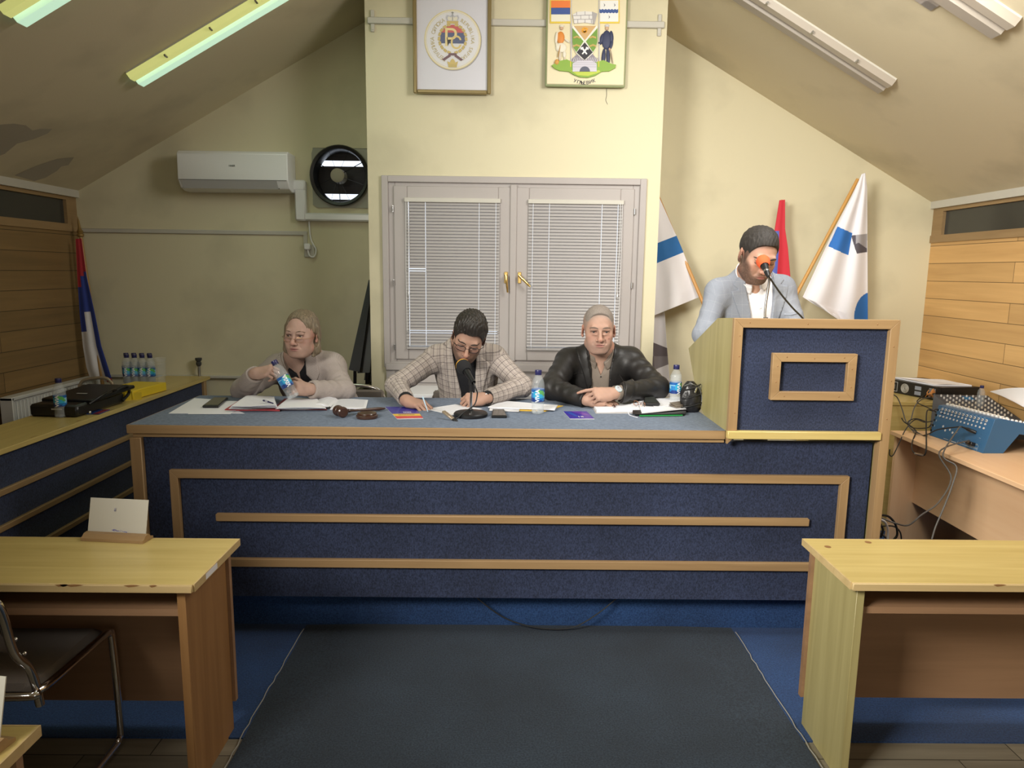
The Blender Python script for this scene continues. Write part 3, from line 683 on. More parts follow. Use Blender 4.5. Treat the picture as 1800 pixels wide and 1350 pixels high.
# pipe cover
t = thing('pipe_cover', 'white plastic pipe cover running from the air conditioner down and behind the bay', 'pipe cover', (-1.5, WB, 2.05))
def seg(bb, p, q, w, d=.06):
    x0, x1 = sorted((p[0], q[0])); z0, z1 = sorted((p[1], q[1])); bb.box((x0-w/2, WB-d, z0-w/2), (x1+w/2, WB, z1+w/2), (1, 1, 1), .012)
e1 = at(517, 325, y=WB); e2 = at(531, 325, y=WB); e3 = at(531, 375, y=WB)
b = MB(); seg(b, (e1[0]-.06, e1[2]-.01), (e2[0], e2[2]-.01), .077, .063); b.build('elbow', MT['whitep'], t)
b = MB(); seg(b, (e2[0], e2[2]-.03), (e3[0], e3[2]-.02), .075); b.build('vertical_cover', MT['whitep'], t)
b = MB(); seg(b, (e3[0]+.04, e3[2]-.028), (BX0+.02, e3[2]-.028), .058, .055); b.build('horizontal_cover', MT['whitep'], t)
# fan
fc = at(599, 310, y=WB); fcx, fcz = fc[0], fc[2]; fr = .205
FX0_, FX1_, FZ0_, FZ1_ = at(548, 262, y=WB)[0], -.915, at(560, 365, y=WB)[2], at(560, 261, y=WB)[2]
t = thing('extractor_fan', 'round black extractor fan in a grey plate beside the window bay', 'fan', (fcx, WB, FZ0_))
b = MB(); N = 48
# plate with round hole
inner = [(fcx+fr*.97*math.cos(2*math.pi*k/N), WB-.012, fcz+fr*.97*math.sin(2*math.pi*k/N)) for k in range(N)]
def sq(k):
    a = 2*math.pi*k/N; c, s = math.cos(a), math.sin(a)
    tx = (FX1_-fcx)/c if c > 1e-6 else ((FX0_-fcx)/c if c < -1e-6 else 9); tz = (FZ1_-fcz)/s if s > 1e-6 else ((FZ0_-fcz)/s if s < -1e-6 else 9)
    tt = min(tx, tz); return (fcx+tt*c, WB-.012, fcz+tt*s)
outer = [sq(k) for k in range(N)]
b.add(inner+outer+[(p[0], WB, p[2]) for p in outer], [(k, (k+1) % N, N+(k+1) % N, N+k) for k in range(N)]+[(N+k, N+(k+1) % N, 2*N+(k+1) % N, 2*N+k) for k in range(N)])
b.build('mounting_plate', plain('fan_plate', (.36, .35, .29), .6, var=.15), t)
b = MB(); RY = rotx(math.radians(90))   # local z -> -y
b.lathe([(fr*.90, -.10), (fr*.90, .015), (fr*.93, .035), (fr*1.02, .042), (fr*1.06, .03), (fr*1.03, .012), (fr*.93, 0), (fr*.93, -.10)], (fcx, WB-.012, fcz), RY, 48); b.build('ring', MT['blackp'], t)
b = MB(); b.lathe([(0, .05), (.042, .05), (.050, .044), (.052, -.05), (0, -.05)], (fcx-.012, WB-.012, fcz), RY, 24); b.build('motor_hub', plain('hub_grey', (.42, .38, .30), .6, var=.2), t)
b = MB()
for a in (150, 30, 270):
    a = math.radians(a); b.tube([(fcx-.012, WB-.035, fcz), (fcx+fr*.92*math.cos(a), WB-.035, fcz+fr*.92*math.sin(a))], .003, 6)
for a in (112, 68, 250, 292, 205, 340):
    a = math.radians(a); b.tube([(fcx-.012, WB-.045, fcz), (fcx+fr*.92*math.cos(a), WB-.045, fcz+fr*.92*math.sin(a))], .0012, 5)
b.build('guard', MT['blackm'], t)
b = MB()
sz = .022; zc = fcz-.21
while zc < fcz+.22:
    if not (abs(zc-(fcz+.105)) < .022 or abs(zc-(fcz-.142)) < .022): b.obox((fcx+.03, WB+.13, zc), (.52, .012, sz*1.12), rotx(math.radians(12)))
    zc += sz
b.build('louvre', plain('fan_louvre', (.045, .04, .045), .6, var=.3), t)
# trunking, socket
p = at(132, 405, y=WB-.01); q = at(540, 411, y=WB-.01)
t = thing('cable_trunking', 'long grey cable trunking along the back wall below the air conditioner', 'cable trunking', ((p[0]+q[0])/2, WB, 1.95))
b = MB().box((-HW, WB-.014, p[2]-.014), (q[0]+.0, WB, p[2]+.016), (1, 1, 1), .003); b.box((q[0]-.029, WB-.012, at(540, 432, y=WB)[2]), (q[0]-.001, WB, p[2]-.012)); b.build('trunking', MT['offwhite'], t)
sk = at(541, 434, y=WB-.02)
t = thing('socket_outlet', 'small white wall plug and socket with a looped cable under the pipe cover', 'socket', (sk[0], WB, sk[2]))
b = MB().box((sk[0]-.022, WB-.05, sk[2]-.022), (sk[0]+.022, WB-.012, sk[2]+.024), (1, 1, 1), .006); b.build('plug', MT['whitep'], t)
b = MB().box((sk[0]-.03, WB-.012, sk[2]-.075), (sk[0]+.045, WB, sk[2]+.015), (1, 1, 1), .003); b.build('wall_plate', MT['offwhite'], t)
b = MB().tube(bez([(sk[0]+.012, WB-.012, e3[2]-.05), (sk[0]+.02, WB-.014, sk[2]+.08), (sk[0]+.035, WB-.02, sk[2]+.03), (sk[0]+.06, WB-.02, sk[2]-.02), (sk[0]+.045, WB-.02, sk[2]-.07), (sk[0]+.015, WB-.03, sk[2]-.065), (sk[0]+.002, WB-.035, sk[2]-.02)], 8), .006, 8); b.build('cable', MT['whitep'], t)
# water pipe with valve near left bench end, and low trunking
v = at(350, 632, y=WB-.04)
t = thing('water_pipe', 'short upright grey pipe with a valve cap at the end of the left side bench', 'pipe', (v[0], WB-.04, .89))
b = MB().tube([(v[0], WB-.05, .2), (v[0], WB-.05, v[2]-.02)], .010, 10); b.build('pipe', MT['steel'], t)
b = MB().lathe([(.012, -.05), (.02, -.035), (.02, -.02), (.014, -.015), (.024, 0), (.024, .014), (0, .016)], (v[0], WB-.05, v[2]), n=12); b.build('valve', MT['darkg'], t)
l0 = at(360, 662, y=WB-.02); l1 = at(418, 666, y=WB-.02)
b = MB().box((-HW+.01, WB-.028, l0[2]-.012), (l1[0]+.3, WB, l0[2]+.008), (1, 1, 1), .003); tag(b.build('low_trunking', MT['offwhite']), 'thin grey trunking low on the back wall level with the left bench top', 'cable trunking')
# ---------------------------------------------------------- ceiling lamps
LAMP_ON = emit('lit_lamp_diffuser', (.62, 1.0, .74), .62, (.7, .8, .65)); LAMP_Y = emit('lit_lamp_yellowed', (.90, .95, .30), .42, (.75, .75, .35))
LAMP_OFF = plain('unlit_lamp_diffuser', (.42, .37, .31), .25)
LAMP_OFF2 = plain('unlit_lamp_tray', (.33, .29, .245), .35)
def lamp(sg, yc, on, label):
    n = _a((sg*SL, 0, 1)); n /= np.linalg.norm(n); u = _a((-sg*1., 0, SL)); u /= np.linalg.norm(u)   # up-slope
    base = _a((sg*2.18, yc, cz(2.18))); L_ = 1.28
    t = thing('fluorescent_lamp', label, 'lamp', base, 'fluorescent strip lamps on the ceiling slopes')
    def sl(y0, y1, d0, d1, bb, bot=0., s0=0., s1=L_):
        V = []
        for s_ in (s0, s1):
            for (yy, dd) in ((y0, d0), (y0+bot, d1), (y1-bot, d1), (y1, d0)): V.append(base+u*s_-n*dd+Y*yy)
        Fc = [(0, 1, 5, 4), (1, 2, 6, 5), (2, 3, 7, 6), (3, 0, 4, 7), (3, 2, 1, 0), (4, 5, 6, 7)]
        bb.add(V, Fc if sg > 0 else [f[::-1] for f in Fc])
    b = MB(); sl(-.085, .085, -.0, .012, b); b.build('backplate', MT['offwhite'], t)
    b = MB(); sl(-.012, .088, .011, .05, b, .018); b.build('diffuser', LAMP_ON if on else LAMP_OFF2, t)
    b = MB(); sl(-.088, -.010, .011, .042, b, .014); tray = b.build('reflector_tray', LAMP_Y if on else LAMP_OFF, t)
    b = MB()
    for s_ in (.25, .55, .85): 
        p = base+u*s_-n*.04+Y*-.088; b.obox(p, (.03, .01, .012), frame(n, u))
    build_each(b, 'clip', MT['steel'], tray)
    if on:
        l = bpy.data.lights.new('tube_light', 'AREA'); l.shape = 'RECTANGLE'; l.size = L_*.9; l.size_y = .12; l.energy = 2.2; l.color = (.75, 1., .75)
        o = bpy.data.objects.new('tube_light', l); COL.objects.link(o); o.parent = t; p = u*(L_/2)-n*.06
        o.location = p; xx = u; zz = n; yy = np.cross(zz, xx); o.rotation_euler = Matrix([[xx[i], yy[i], zz[i]] for i in range(3)]).to_euler()
lamp(-1, 4.365, True, 'lit strip lamp on the left ceiling slope, the whole end nearest the back wall')
lamp(-1, 3.33, True, 'lit strip lamp in the top left corner of the picture')
lamp(1, 4.27, False, 'unlit grey strip lamp on the right ceiling slope, above the standing speaker')
lamp(1, 3.29, False, 'unlit grey strip lamp in the top right corner of the picture')
# ================================================================== furniture
TOP = 1.012                                     # top of the speakers' bench
BF = 3.11
t = thing('speakers_bench', 'long raised bench with blue denim front and oak strips, three people seated behind it', 'bench', (0, 3.45, 0))
b = MB().box((-1.675, 3.085, TOP-.04), (.985, 3.845, TOP-.001), (1, 1, 1), .002); b.box((-1.655, 3.10, TOP-.058), (.985, 3.83, TOP-.04), (1, 1, 1), .001); b.build('tabletop', MT['oak'], t)
b = MB().box((-1.668, 3.092, TOP-.0015), (.985, 3.842, TOP), (1, 1, 1)); b.build('table_covering', MT['denimtop'], t)
b = MB().box((-1.62, BF, .20), (1.66, BF+.03, TOP-.055)); b.box((-1.62, BF+.03, .20), (-1.59, 3.80, TOP-.055)); b.build('front_panel', MT['denim'], t)
b = MB().box((-1.45, 3.215, .0065), (1.60, 3.25, .205)); b.build('plinth', MT['bluecarpet'], t)
b = MB().box((-1.665, BF-.025, .0125), (-1.615, BF+.03, TOP-.058), (1, 1, 1), .003); b.box((-1.66, BF+.03, .0065), (-1.63, 3.80, TOP-.058)); b.build('end_post', MT['oakz'], t)
FY = BF-.022
def strip(bb, x0, x1, z0, z1): bb.box((x0, FY, z0), (x1, BF+.002, z1), (1, 1, 1), .004)
def mitre(bb, x0, x1, z0, z1, w, y0, y1, sides='tblr'):
    """mitred picture-frame moulding"""
    U = dict(t=[(x0, z1), (x1, z1), (x1-w, z1-w), (x0+w, z1-w)], b=[(x0, z0), (x1, z0), (x1-w, z0+w), (x0+w, z0+w)],
             l=[(x0, z0), (x0, z1), (x0+w, z1-w), (x0+w, z0+w)], r=[(x1, z0), (x1, z1), (x1-w, z1-w), (x1-w, z0+w)])
    for k in sides: bb.prism(U[k], (0, y1, 0), X, Z, y1-y0)
b = MB(); mitre(b, -1.50, 1.56, .352, .806, .037, FY, BF+.002, 'tb'); build_each(b, 'strip_frame_rail', MT['oak'], t, bevel=.0015)
b = MB(); mitre(b, -1.50, 1.56, .352, .806, .037, FY, BF+.002, 'lr'); build_each(b, 'strip_frame_upright', MT['oakz'], t, bevel=.0015)
b = MB(); strip(b, -1.305, 1.395, .567, .603); b.build('middle_strip', MT['oak'], t)
# lectern on the right end of the bench
t = thing('lectern', 'raised lectern with blue denim front and oak frame at the bench\'s right end', 'lectern', (1.34, 3.3, 0))
PY = 3.06
b = MB().prism([(3.07, TOP), (3.44, TOP), (3.57, 1.064), (3.80, 1.305), (3.30, 1.50), (3.07, 1.515)], (.985, 0, 0), Y, Z, .022); b.build('side_panel', MT['lamz'], t)
b = MB().prism([(3.07, .0065), (3.80, .0065), (3.80, 1.305), (3.30, 1.50), (3.07, 1.515)], (1.672, 0, 0), Y, Z, .022); b.build('side_panel', MT['lamz'], t)
b = MB().box((1.02, PY+.014, 1.0), (1.68, PY+.03, 1.50)); b.build('front_panel', MT['denim'], t)
b = MB(); mitre(b, .982, 1.70, 1.0, 1.515, .040, PY-.012, PY+.014, 't'); b.build('frame_rail', MT['oak'], t, bevel=.0015)
b = MB(); mitre(b, .982, 1.70, 1.0-.04, 1.515, .040, PY-.012, PY+.014, 'l'); b.build('frame_upright', MT['oakz'], t, bevel=.0015)
b = MB(); b.prism([(1.70, .0065), (1.70, 1.515), (1.66, 1.475), (1.66, .0065)], (0, PY+.035, 0), X, Z, .047); b.build('frame_upright', MT['oakz'], t, bevel=.0015)
b = MB().box((.98, PY-.022, .985), (1.659, PY+.01, 1.02), (1, 1, 1), .003); b.build('bottom_rail', MT['lamx'], t)
b = MB(); mitre(b, 1.160, 1.527, 1.160, 1.366, .037, PY-.012, PY+.014); b.build('inner_frame', MT['oak'], t, bevel=.0015)
b = MB(); 
for (x_, z_) in ((1.01, 1.44), (1.012, 1.35), (1.008, 1.10), (1.05, 1.497), (1.30, 1.494), (1.6, 1.496), (1.68, 1.40), (1.684, 1.25), (1.68, 1.08), (1.182, 1.31), (1.18, 1.24), (1.22, 1.35), (1.47, 1.35), (1.508, 1.30), (1.51, 1.22), (1.34, 1.345), (1.22, 1.178), (1.46, 1.178)):
    b.ell((x_, PY-.0125, z_), (.0028, .0012, .0028), n=8, m=6)
build_each(b, 'nail_head', MT['brownz'], t)
b = MB(); V = [(.995, 3.085, 1.49), (1.685, 3.085, 1.49), (1.685, 3.78, 1.275), (.995, 3.78, 1.275)]; b.add(V+[(x, y, z-.02) for x, y, z in V], [(0, 1, 2, 3), (7, 6, 5, 4), (0, 4, 5, 1), (1, 5, 6, 2), (2, 6, 7, 3), (3, 7, 4, 0)]); b.build('sloped_top', MT['lamx'], t)

# left side bench
t = thing('side_bench', 'long low side bench with yellow top and blue denim front along the left wall', 'bench', (-2.42, 3.4, 0), 'side benches along the walls')
b = MB().box((-2.60, .9, .865), (-2.245, 5.36, .89), (1, 1, 1), .002); b.build('tabletop', MT['lamy'], t)
b = MB().box((-2.30, 1.0, .0065), (-2.27, 5.30, .865)); b.build('front_panel', MT['denim'], t)
for z0, z1 in ((.677, .706), (.515, .543), (.35, .378)):
    b = MB().box((-2.272, 1.0, z0), (-2.252, 5.28, z1), (1, 1, 1), .003); b.build('strip', MT['oaky'], t)
b = MB().box((-2.285, 5.26, .0065), (-2.25, 5.30, .865), (1, 1, 1), .002); b.box((-2.58, 5.28, .0065), (-2.285, 5.30, .865)); b.build('end_post', MT['oakz'], t)
b = MB(); rng = random.Random(5)
for y in (1.9, 2.2, 2.6, 3.0, 3.35, 3.55, 3.72, 3.9, 4.02, 4.7):
    l = rng.uniform(.03, .12); w = rng.uniform(.003, .008); b.flat([(0, -l/2), (w, -l/4), (w*.7, l/5), (0, l/2), (-w*.3, 0)], (-2.256-rng.uniform(0, .02), y, .8903), X, Y, 0)
b.build('chipped_edge', MT['brownz'], t)

# right side bench (end facing the camera)
t = thing('side_bench', 'yellow side bench end behind the lectern carrying the amplifier', 'bench', (2.65, 4.9, 0), 'side benches along the walls')
b = MB().box((2.22, 4.55, .866), (3.165, 5.36, .89), (1, 1, 1), .002); b.build('tabletop', MT['lamx'], t)
b = MB().box((2.24, 4.556, .0065), (3.14, 4.575, .866)); b.build('end_panel', MT['lamx'], t)
b = MB().box((2.24, 4.575, .0065), (2.26, 5.30, .866)); b.build('side_panel', MT['lamy'], t)

# peach desk by the right wall
t = thing('audio_desk', 'peach beech office desk along the right wall carrying the two mixing consoles', 'desk', (2.8, 3.6, 0))
b = MB().box((2.46, 2.5, .705), (3.165, 4.41, .73), (1, 1, 1), .002); b.build('tabletop', MT['peachy'], t)
b = MB().box((2.48, 4.365, .0065), (3.14, 4.39, .705)); b.build('end_panel', MT['peachz'], t)
b = MB().box((2.62, 2.55, .27), (2.645, 4.365, .705)); b.build('modesty_panel', MT['peachy'], t)
b = MB().box((2.48, 2.52, .0065), (3.14, 2.545, .705)); b.build('end_panel', MT['peachz'], t)

# front desks
def front_desk(x0, x1, y0, y1, label, end_m, sgn, chip=True):
    """sgn: -1 desk left of aisle (end panel on its right)"""
    t = thing('front_desk', label, 'desk', ((x0+x1)/2, (y0+y1)/2, 0), 'desks on both sides of the aisle')
    b = MB().box((x0, y0+.012, .706), (x1, y1-.004, .73), (1, 1, 1), .001); b.build('tabletop', MT['lamx'], t)
    b = MB().box((x0, y0, .705), (x1, y0+.012, .7302), (1, 1, 1), .002); b.box((x0, y1-.004, .705), (x1, y1, .7302))
    xe = x1 if sgn < 0 else x0; b.box((xe-.001, y0+.012, .705), (xe+.004, y1, .7302)) if sgn < 0 else b.box((xe-.004, y0+.012, .705), (xe+.001, y1, .7302)); b.build('edging', MT['edge'], t)
    if sgn < 0: e0, e1 = x1-.062, x1-.036
    else: e0, e1 = x0+.030, x0+.056
    b = MB().box((e0, y0+.03, 0), (e1, y1-.045, .705), (1, 1, 1), .001); b.build('end_panel', end_m, t)
    o0, o1 = (x0+.03, x0+.055) if sgn < 0 else (x1-.055, x1-.03)
    b = MB().box((o0, y0+.03, 0), (o1, y1-.045, .705)); b.build('end_panel', end_m, t)
    a0, a1 = (o0, e1+.012) if sgn < 0 else (e0-.012, o1)
    b = MB().box((a0, y1-.045, .115), (a1, y1-.024, .70)); b.build('modesty_panel', MT['brownx'], t)
    a0, a1 = (o1, e0) if sgn < 0 else (e1, o0)
    b = MB().box((a0, y0+.05, .605), (a1, y1-.045, .628)); b.build('shelf', MT['brownx'], t)
    b = MB(); rng = random.Random(int(abs(x0)*100))
    for k in range(9 if chip else 3):
        xx = rng.uniform(max(x0, -2.3)+.1, min(x1, 2.2)-.05); w = rng.uniform(.008, .03); b.flat([(-w, .0), (-w*.4, -.006), (w*.3, -.004), (w, 0)], (xx, y0-.0004, .7304), X, Z, .0)
        b.flat([(-w, 0), (w, 0), (w*.4, .004), (-w*.2, .005)], (xx, y0, .7305), X, Y, .0)
    b.build('chipped_edge', MT['brownz'], t); return t
d1 = front_desk(-2.25, -.962, 2.075, 2.47, 'yellow topped front desk left of the aisle with brown end panel and name card', MT['brownz'], -1)
b = MB().box((-.958, 2.17, .7085), (-.957, 2.26, .7275)); tag(b.build('inventory_sticker', MT['paper'], d1), 'white sticker on desk edge')
front_desk(1.118, 2.5, 2.13, 2.52, 'yellow topped front desk right of the aisle with olive end panel', MT['lamz'], 1, False)
d3 = front_desk(-2.25, -.99, 1.0, 1.395, 'nearest yellow desk, only its corner showing at bottom left', MT['lamz'], -1, False)
b = MB(); 
for (px_, py_) in ((1455, 961), (1526, 953)): p = at(px_, py_, z=.7306); b.flat(circ(0, 0, .012, 12), p, X, Y, 0)
build_each(b, 'screw_mark', MT['brownz'], bpy.data.objects['front_desk.001'])

# name card holders
def holder(p, yaw, label, marks):
    t = thing('name_card_holder', label, 'name card holder', p, 'name card holders on the left desks'); R_ = rotz(yaw); p = _a(p)
    b = MB(); prof = [(-.032, 0), (-.032, .010), (-.022, .014), (-.014, .022), (.004, .024), (.012, .018), (.012, .014), (.022, .010), (.030, .008), (.030, 0)]
    b.prism(prof, p+R_@_a((-.118, 0, 0)), R_@Y, Z, .236); b.build('wooden_base', MT['oak'], t)
    b = MB(); lean = rotx(math.radians(-14)); 
    b.obox(p+R_@_a((-.003, .002+.016, .016+.062)), (.222, .0025, .128), R_@lean, (.62, .60, .52)); 
    o = p+R_@_a((-.003, .0165, .078)); u = R_@X; v = R_@lean@Z
    if marks:
        b.flat(circ(-.012, .022, .004, 10), o, u, v, .0018, (.25, .25, .32)); b.flat([(-.016, .026), (-.008, .026), (-.009, .031), (-.015, .031)], o, u, v, .0018, (.45, .45, .5))
        for k in range(7): a = .025+.008*k; b.flat([(a-.045, -.048+.004*math.sin(k*2)), (a-.032, -.052), (a-.034, -.044-.002*k % 3)], o, u, v, .0018, (.2, .2, .45))
    b.build('card', MT['vc'], t)
h0 = at(205, 947, z=.73); holder((h0[0]+.005, 2.455, .7304), math.radians(-6), 'wooden holder with a blank white card at the far edge of the left front desk', True)
holder((-1.125, 1.33, .7304), math.radians(-8), 'wooden holder with a white card on the nearest desk corner, bottom left', False)

# chrome cantilever chair
t = thing('cantilever_chair', 'chrome tube cantilever chair with taupe seat tucked at the left front desk', 'chair', (-1.6, 2.1, 0))
XR, XL = -1.372, -1.86; r_ = .0125
b = MB(); 
side = lambda x, s: [(x, 1.86, r_), (x, 2.27, r_), (x, 2.325, r_+.015), (x, 2.345, .07), (x, 2.335, .40), (x, 2.32, .437), (x, 2.28, .447), (x, 2.02, .452), (x-.01*s, 1.955, .452), (x-.04*s, 1.925, .452)]
pr_ = side(XR, 1); pl_ = side(XL, -1)
b.tube(bez(pr_+pl_[::-1], 7), r_, 14, closed=True); b.build('base_frame', MT['chrome'], t)
b = MB()
P = [(-1.385, 1.965, .40), (-1.385, 1.955, .47), (-1.388, 1.935, .54), (-1.385, 1.88, .62), (-1.365, 1.82, .775), (-1.375, 1.80, .81), (-1.42, 1.795, .83)]
P2 = [(-3.232-x, y, z) for x, y, z in P]
b.tube(bez(P+P2[::-1], 7), r_, 14); b.build('back_frame', MT['chrome'], t)
b = MB()
def sf(u, v):
    x = XL+.015+(XR-XL-.03)*u; y = 1.95+.36*v; e = min(u, 1-u, v, 1-v); return (x, y, .452+.020*min(1, e/.05)**.5-.006*math.sin(math.pi*u)*math.sin(math.pi*v))
b.grid(sf, 25, 25); b.grid(lambda u, v: (XL+.015+(XR-XL-.03)*(1-u), 1.95+.36*v, .448), 3, 3); b.build('seat', MT['seat'], t)
b = MB()
def bf(side_):
    def f(u, v):
        x = -1.405-.42*u; z = .60+.20*v; y = 1.905-.10*v+.02*math.sin(math.pi*u); e = min(u, 1-u, v, 1-v); d = .016*min(1, e/.06)**.5; return (x, y+side_*d, z)
    return f
b.grid(bf(-1), 21, 15); b.grid(bf(1), 21, 15); b.build('backrest', MT['seat'], t)
b = MB()
for (y_, z_) in ((1.905, .60), (1.875, .66)): b.ell((-1.372, y_, z_), (.006, .006, .006), n=8, m=6)
build_each(b, 'screw', MT['chrome'], t)

# radiators
t = thing('wall_radiator', 'white panel radiator on the left wall behind the side bench', 'radiator', (-3.1, 4.9, .25))
b = MB()
RX = -3.07
b.box((RX-.05, 4.36, .27), (RX+.002, 5.34, .875)); y = 4.37
while y < 5.32:
    b.box((RX, y, .29), (RX+.010, y+.016, .86), (1, 1, 1), .003); y += .0333
b.build('panel', MT['rad'], t)
b = MB().box((RX-.06, 4.35, .87), (RX+.018, 5.35, .893), (1, 1, 1), .004); b.build('top_grille', MT['rad'], t)
b = MB().box((RX-.06, 4.35, .26), (RX+.018, 4.366, .89), (1, 1, 1), .003); b.build('end_cover', MT['rad'], t)
t = thing('window_cabinet', 'bright white low cabinet under the window behind the seated men', 'cabinet', (.04, 4.6, .2))
b = MB().box((-.70, 4.42, .90), (.80, BY-.02, .93), (1, 1, 1), .004); b.build('board', plain('white_gloss_board', (.84, .84, .86), .3), t)
b = MB(); b.box((-.68, 4.44, .20), (-.66, 4.76, .90)); b.box((.76, 4.44, .20), (.78, 4.76, .90)); b.box((-.66, 4.45, .30), (.76, 4.47, .90)); b.build('cabinet_front', MT['whitep'], t)
# chair back behind left bench
t = thing('office_chair', 'chair with a rounded tan tube back behind the left side bench', 'chair', (-2.85, 4.95, .0065))
b = MB(); ca = at(140, 690, y=4.86); cb = at(199, 690, y=4.86); zc_ = at(175, 664, y=4.86)[2]
cx0, cx1 = ca[0], cb[0]
cx1 = min(cx1, -2.66); yb = 4.86
b.tube(bez([(cx0, yb, .35), (cx0, yb, zc_-.12), (cx0+.01, yb, zc_-.05), (cx0+.05, yb, zc_-.015), (cx1-.06, yb, zc_), (cx1-.01, yb, zc_-.03), (cx1, yb, zc_-.10), (cx1, yb, .35)], 7), .011, 10); b.build('back_frame', plain('tan_tube', (.42, .34, .24), .3, .4), t)
b = MB().box((cx0+.01, yb-.005, .6), (cx1-.01, yb+.015, zc_-.05), (1, 1, 1), .006); b.build('backrest', MT['seat'], t)
b = MB().box((cx0, yb+.02, .42), (cx1, yb+.36, .46), (1, 1, 1), .01); b.build('seat', MT['seat'], t)
for dx in (cx0, cx1):
    for dy in (yb+.02, yb+.34): b = MB().tube([(dx, dy, .0065), (dx, dy, .42)], .010, 8); b.build('leg', MT['chrome'], t)
# chairs of the speakers
def meeting_chair(x, y, label, w=.42):
    t = thing('meeting_chair', label, 'chair', (x, y, .20), 'chrome framed chairs of the seated speakers')
    b = MB(); zt = .985
    b.tube(bez([(x-w/2, y+.22, .2), (x-w/2, y+.22, .62), (x-w/2, y+.23, zt-.14), (x-w/2+.03, y+.235, zt-.04), (x-w/2+.12, y+.24, zt), (x+w/2-.12, y+.24, zt), (x+w/2-.03, y+.235, zt-.04), (x+w/2, y+.23, zt-.14), (x+w/2, y+.22, .62), (x+w/2, y+.22, .2)], 7), .011, 12); b.build('back_frame', MT['chrome'], t)
    b = MB().box((x-w/2+.012, y+.215, .68), (x+w/2-.012, y+.245, zt-.02), (1, 1, 1), .012); b.build('backrest', MT['seat'], t)
    b = MB().box((x-w/2, y-.22, .62), (x+w/2, y+.22, .66), (1, 1, 1), .015); b.build('seat', MT['seat'], t)
    for dx in (-w/2+.015, w/2-.015): b = MB().tube([(x+dx, y-.20, .2), (x+dx, y-.20, .62)], .011, 8); b.build('leg', MT['chrome'], t)
# ================================================================== small things
# ---- bottles
def bottle_parts(t, s=1.0, label=True, water=.0, cap=True, M_=None, shapemat=None):
    """parts built around the origin of t, then placed with a matrix"""
    o = wloc(t)
    def put(V): 
        V = np.asarray(V)*s
        return (V@M_.T if M_ is not None else V)+o
    def fin(b, name, mat):
        b.v = [put(v) for v in b.v]; return b.build(name, mat, t)
    b = MB(); b.lathe([(.012, .004), (.022, .0), (.029, .004), (.031, .014), (.030, .03), (.0295, .045), (.031, .052), (.0312, .125), (.0315, .135), (.030, .150), (.025, .168), (.018, .182), (.0135, .190), (.0135, .198)], n=28)
    for k in range(5):
        a = k*2*math.pi/5; b.ell((.021*math.cos(a), .021*math.sin(a), .010), (.010, .010, .010), n=8, m=6)
    fin(b, 'bottle_body', MT['thin'])
    if water > 0:
        b = MB(); pr_ = [(.0, .004), (.026, .006), (.029, .015), (.0285, .045), (.0298, .055), (.0298, water), (0, water)]; b.lathe(pr_, n=24); fin(b, 'water', WATER)
    if cap:
        b = MB(); b.lathe([(.0155, .196), (.0160, .198), (.0160, .209), (.0150, .213), (0, .213)], n=24, col=(1, 1, 1)); b.lathe([(.0165, .190), (.0165, .194), (.0135, .195)], n=20); fin(b, 'cap', CAPM)
    if label:
        b = MB(); r = .0318; n = 40; z0, z1 = .062, .122
        def colf(u, v):
            a = (u*1.0) % 1; zz = v
            d = math.hypot((a-.28)/.16, (zz-.55)/.42)      # globe
            if d < 1: return (.12, .42, .12) if (a-.28)+.5*(zz-.6) > .05 and zz > .45 else ((.04, .38, .62) if zz > .3 else (.02, .16, .45))
            if zz < .22+.12*math.sin(a*12): return (.02, .05, .22)
            if zz < .5+.2*math.sin(a*9+1): return (.03, .22, .55)
            return (.30, .60, .78) if zz < .8 else (.02, .12, .40)
        b.grid(lambda u, v: (r*math.cos(-math.pi+2*math.pi*u), r*math.sin(-math.pi+2*math.pi*u), z0+(z1-z0)*v), n+1, 14, colfn=colf)
        q = MB(); text_mesh('VIVIA', .026, (0, 0, 0), X, Y, 0, (.85, .86, .88), q, bold=.0008, sub=3)
        V = q.v[0]
        # vertical reading along z, wrapped on the cylinder, facing -y (slightly left)
        ang = -math.pi/2-.15+(-V[:, 1])/r*-1*-1; ang = -math.pi/2-.1-V[:, 1]/r
        q.v[0] = np.stack([(r+.0005)*np.cos(ang), (r+.0005)*np.sin(ang), (z0+z1)/2+V[:, 0]], 1)
        b.add(q.v[0], [f for f in q.f], (.85, .86, .88)); fin(b, 'label', MT['vcg'])
WATER = glass('bottle_water', (.85, .92, .96), .05, 1.3, .16)
CAPM = plain('navy_cap', (.02, .02, .10), .35)
def bottle(p, label, group=None, s=1.0, rot=0., lbl=True, water=0.):
    t = thing('water_bottle', label, 'bottle', p, group); bottle_parts(t, s, lbl, water, True, rotz(rot)); return t
G1 = 'water bottles on the speakers bench'
bp = at(945, 727, z=TOP); bottle((bp[0], bp[1], TOP), 'water bottle standing between the middle man and the man in the leather jacket', G1, 1.02, 0, True, .05)
bp = at(1186, 712, z=TOP); bottle((PX(1186, 3.72, TOP), 3.72, TOP), 'water bottle standing beside the small black pouch near the lectern', G1, 1.0, .5, True, .16)
LB = .89
bp = at(108, 733, z=LB); bottle((bp[0], bp[1], LB), 'single water bottle on the near part of the left side bench', G1, 1.0, .2, True, .16)
G2 = 'pack of water bottles at the far end of the left side bench'
k = 0; first = None
for r_, (y_, n_) in enumerate(((4.92, 4), (5.00, 4))):
    for i in range(n_):
        lab = 'water bottle in the pack at the far end of the left side bench'
        x_ = PX(226+i*13.6-r_*1.0, y_, LB)
        if first is None: first = bottle((x_, y_, LB), lab, G2, 1.0, 0.2, True, .15)
        else:
            c = copy_tree(first); c.location = (x_, y_, LB); c['label'] = lab
b = MB(); xa, xb = PX(219, 4.9, LB+.1), PX(274, 5.0, LB+.1)
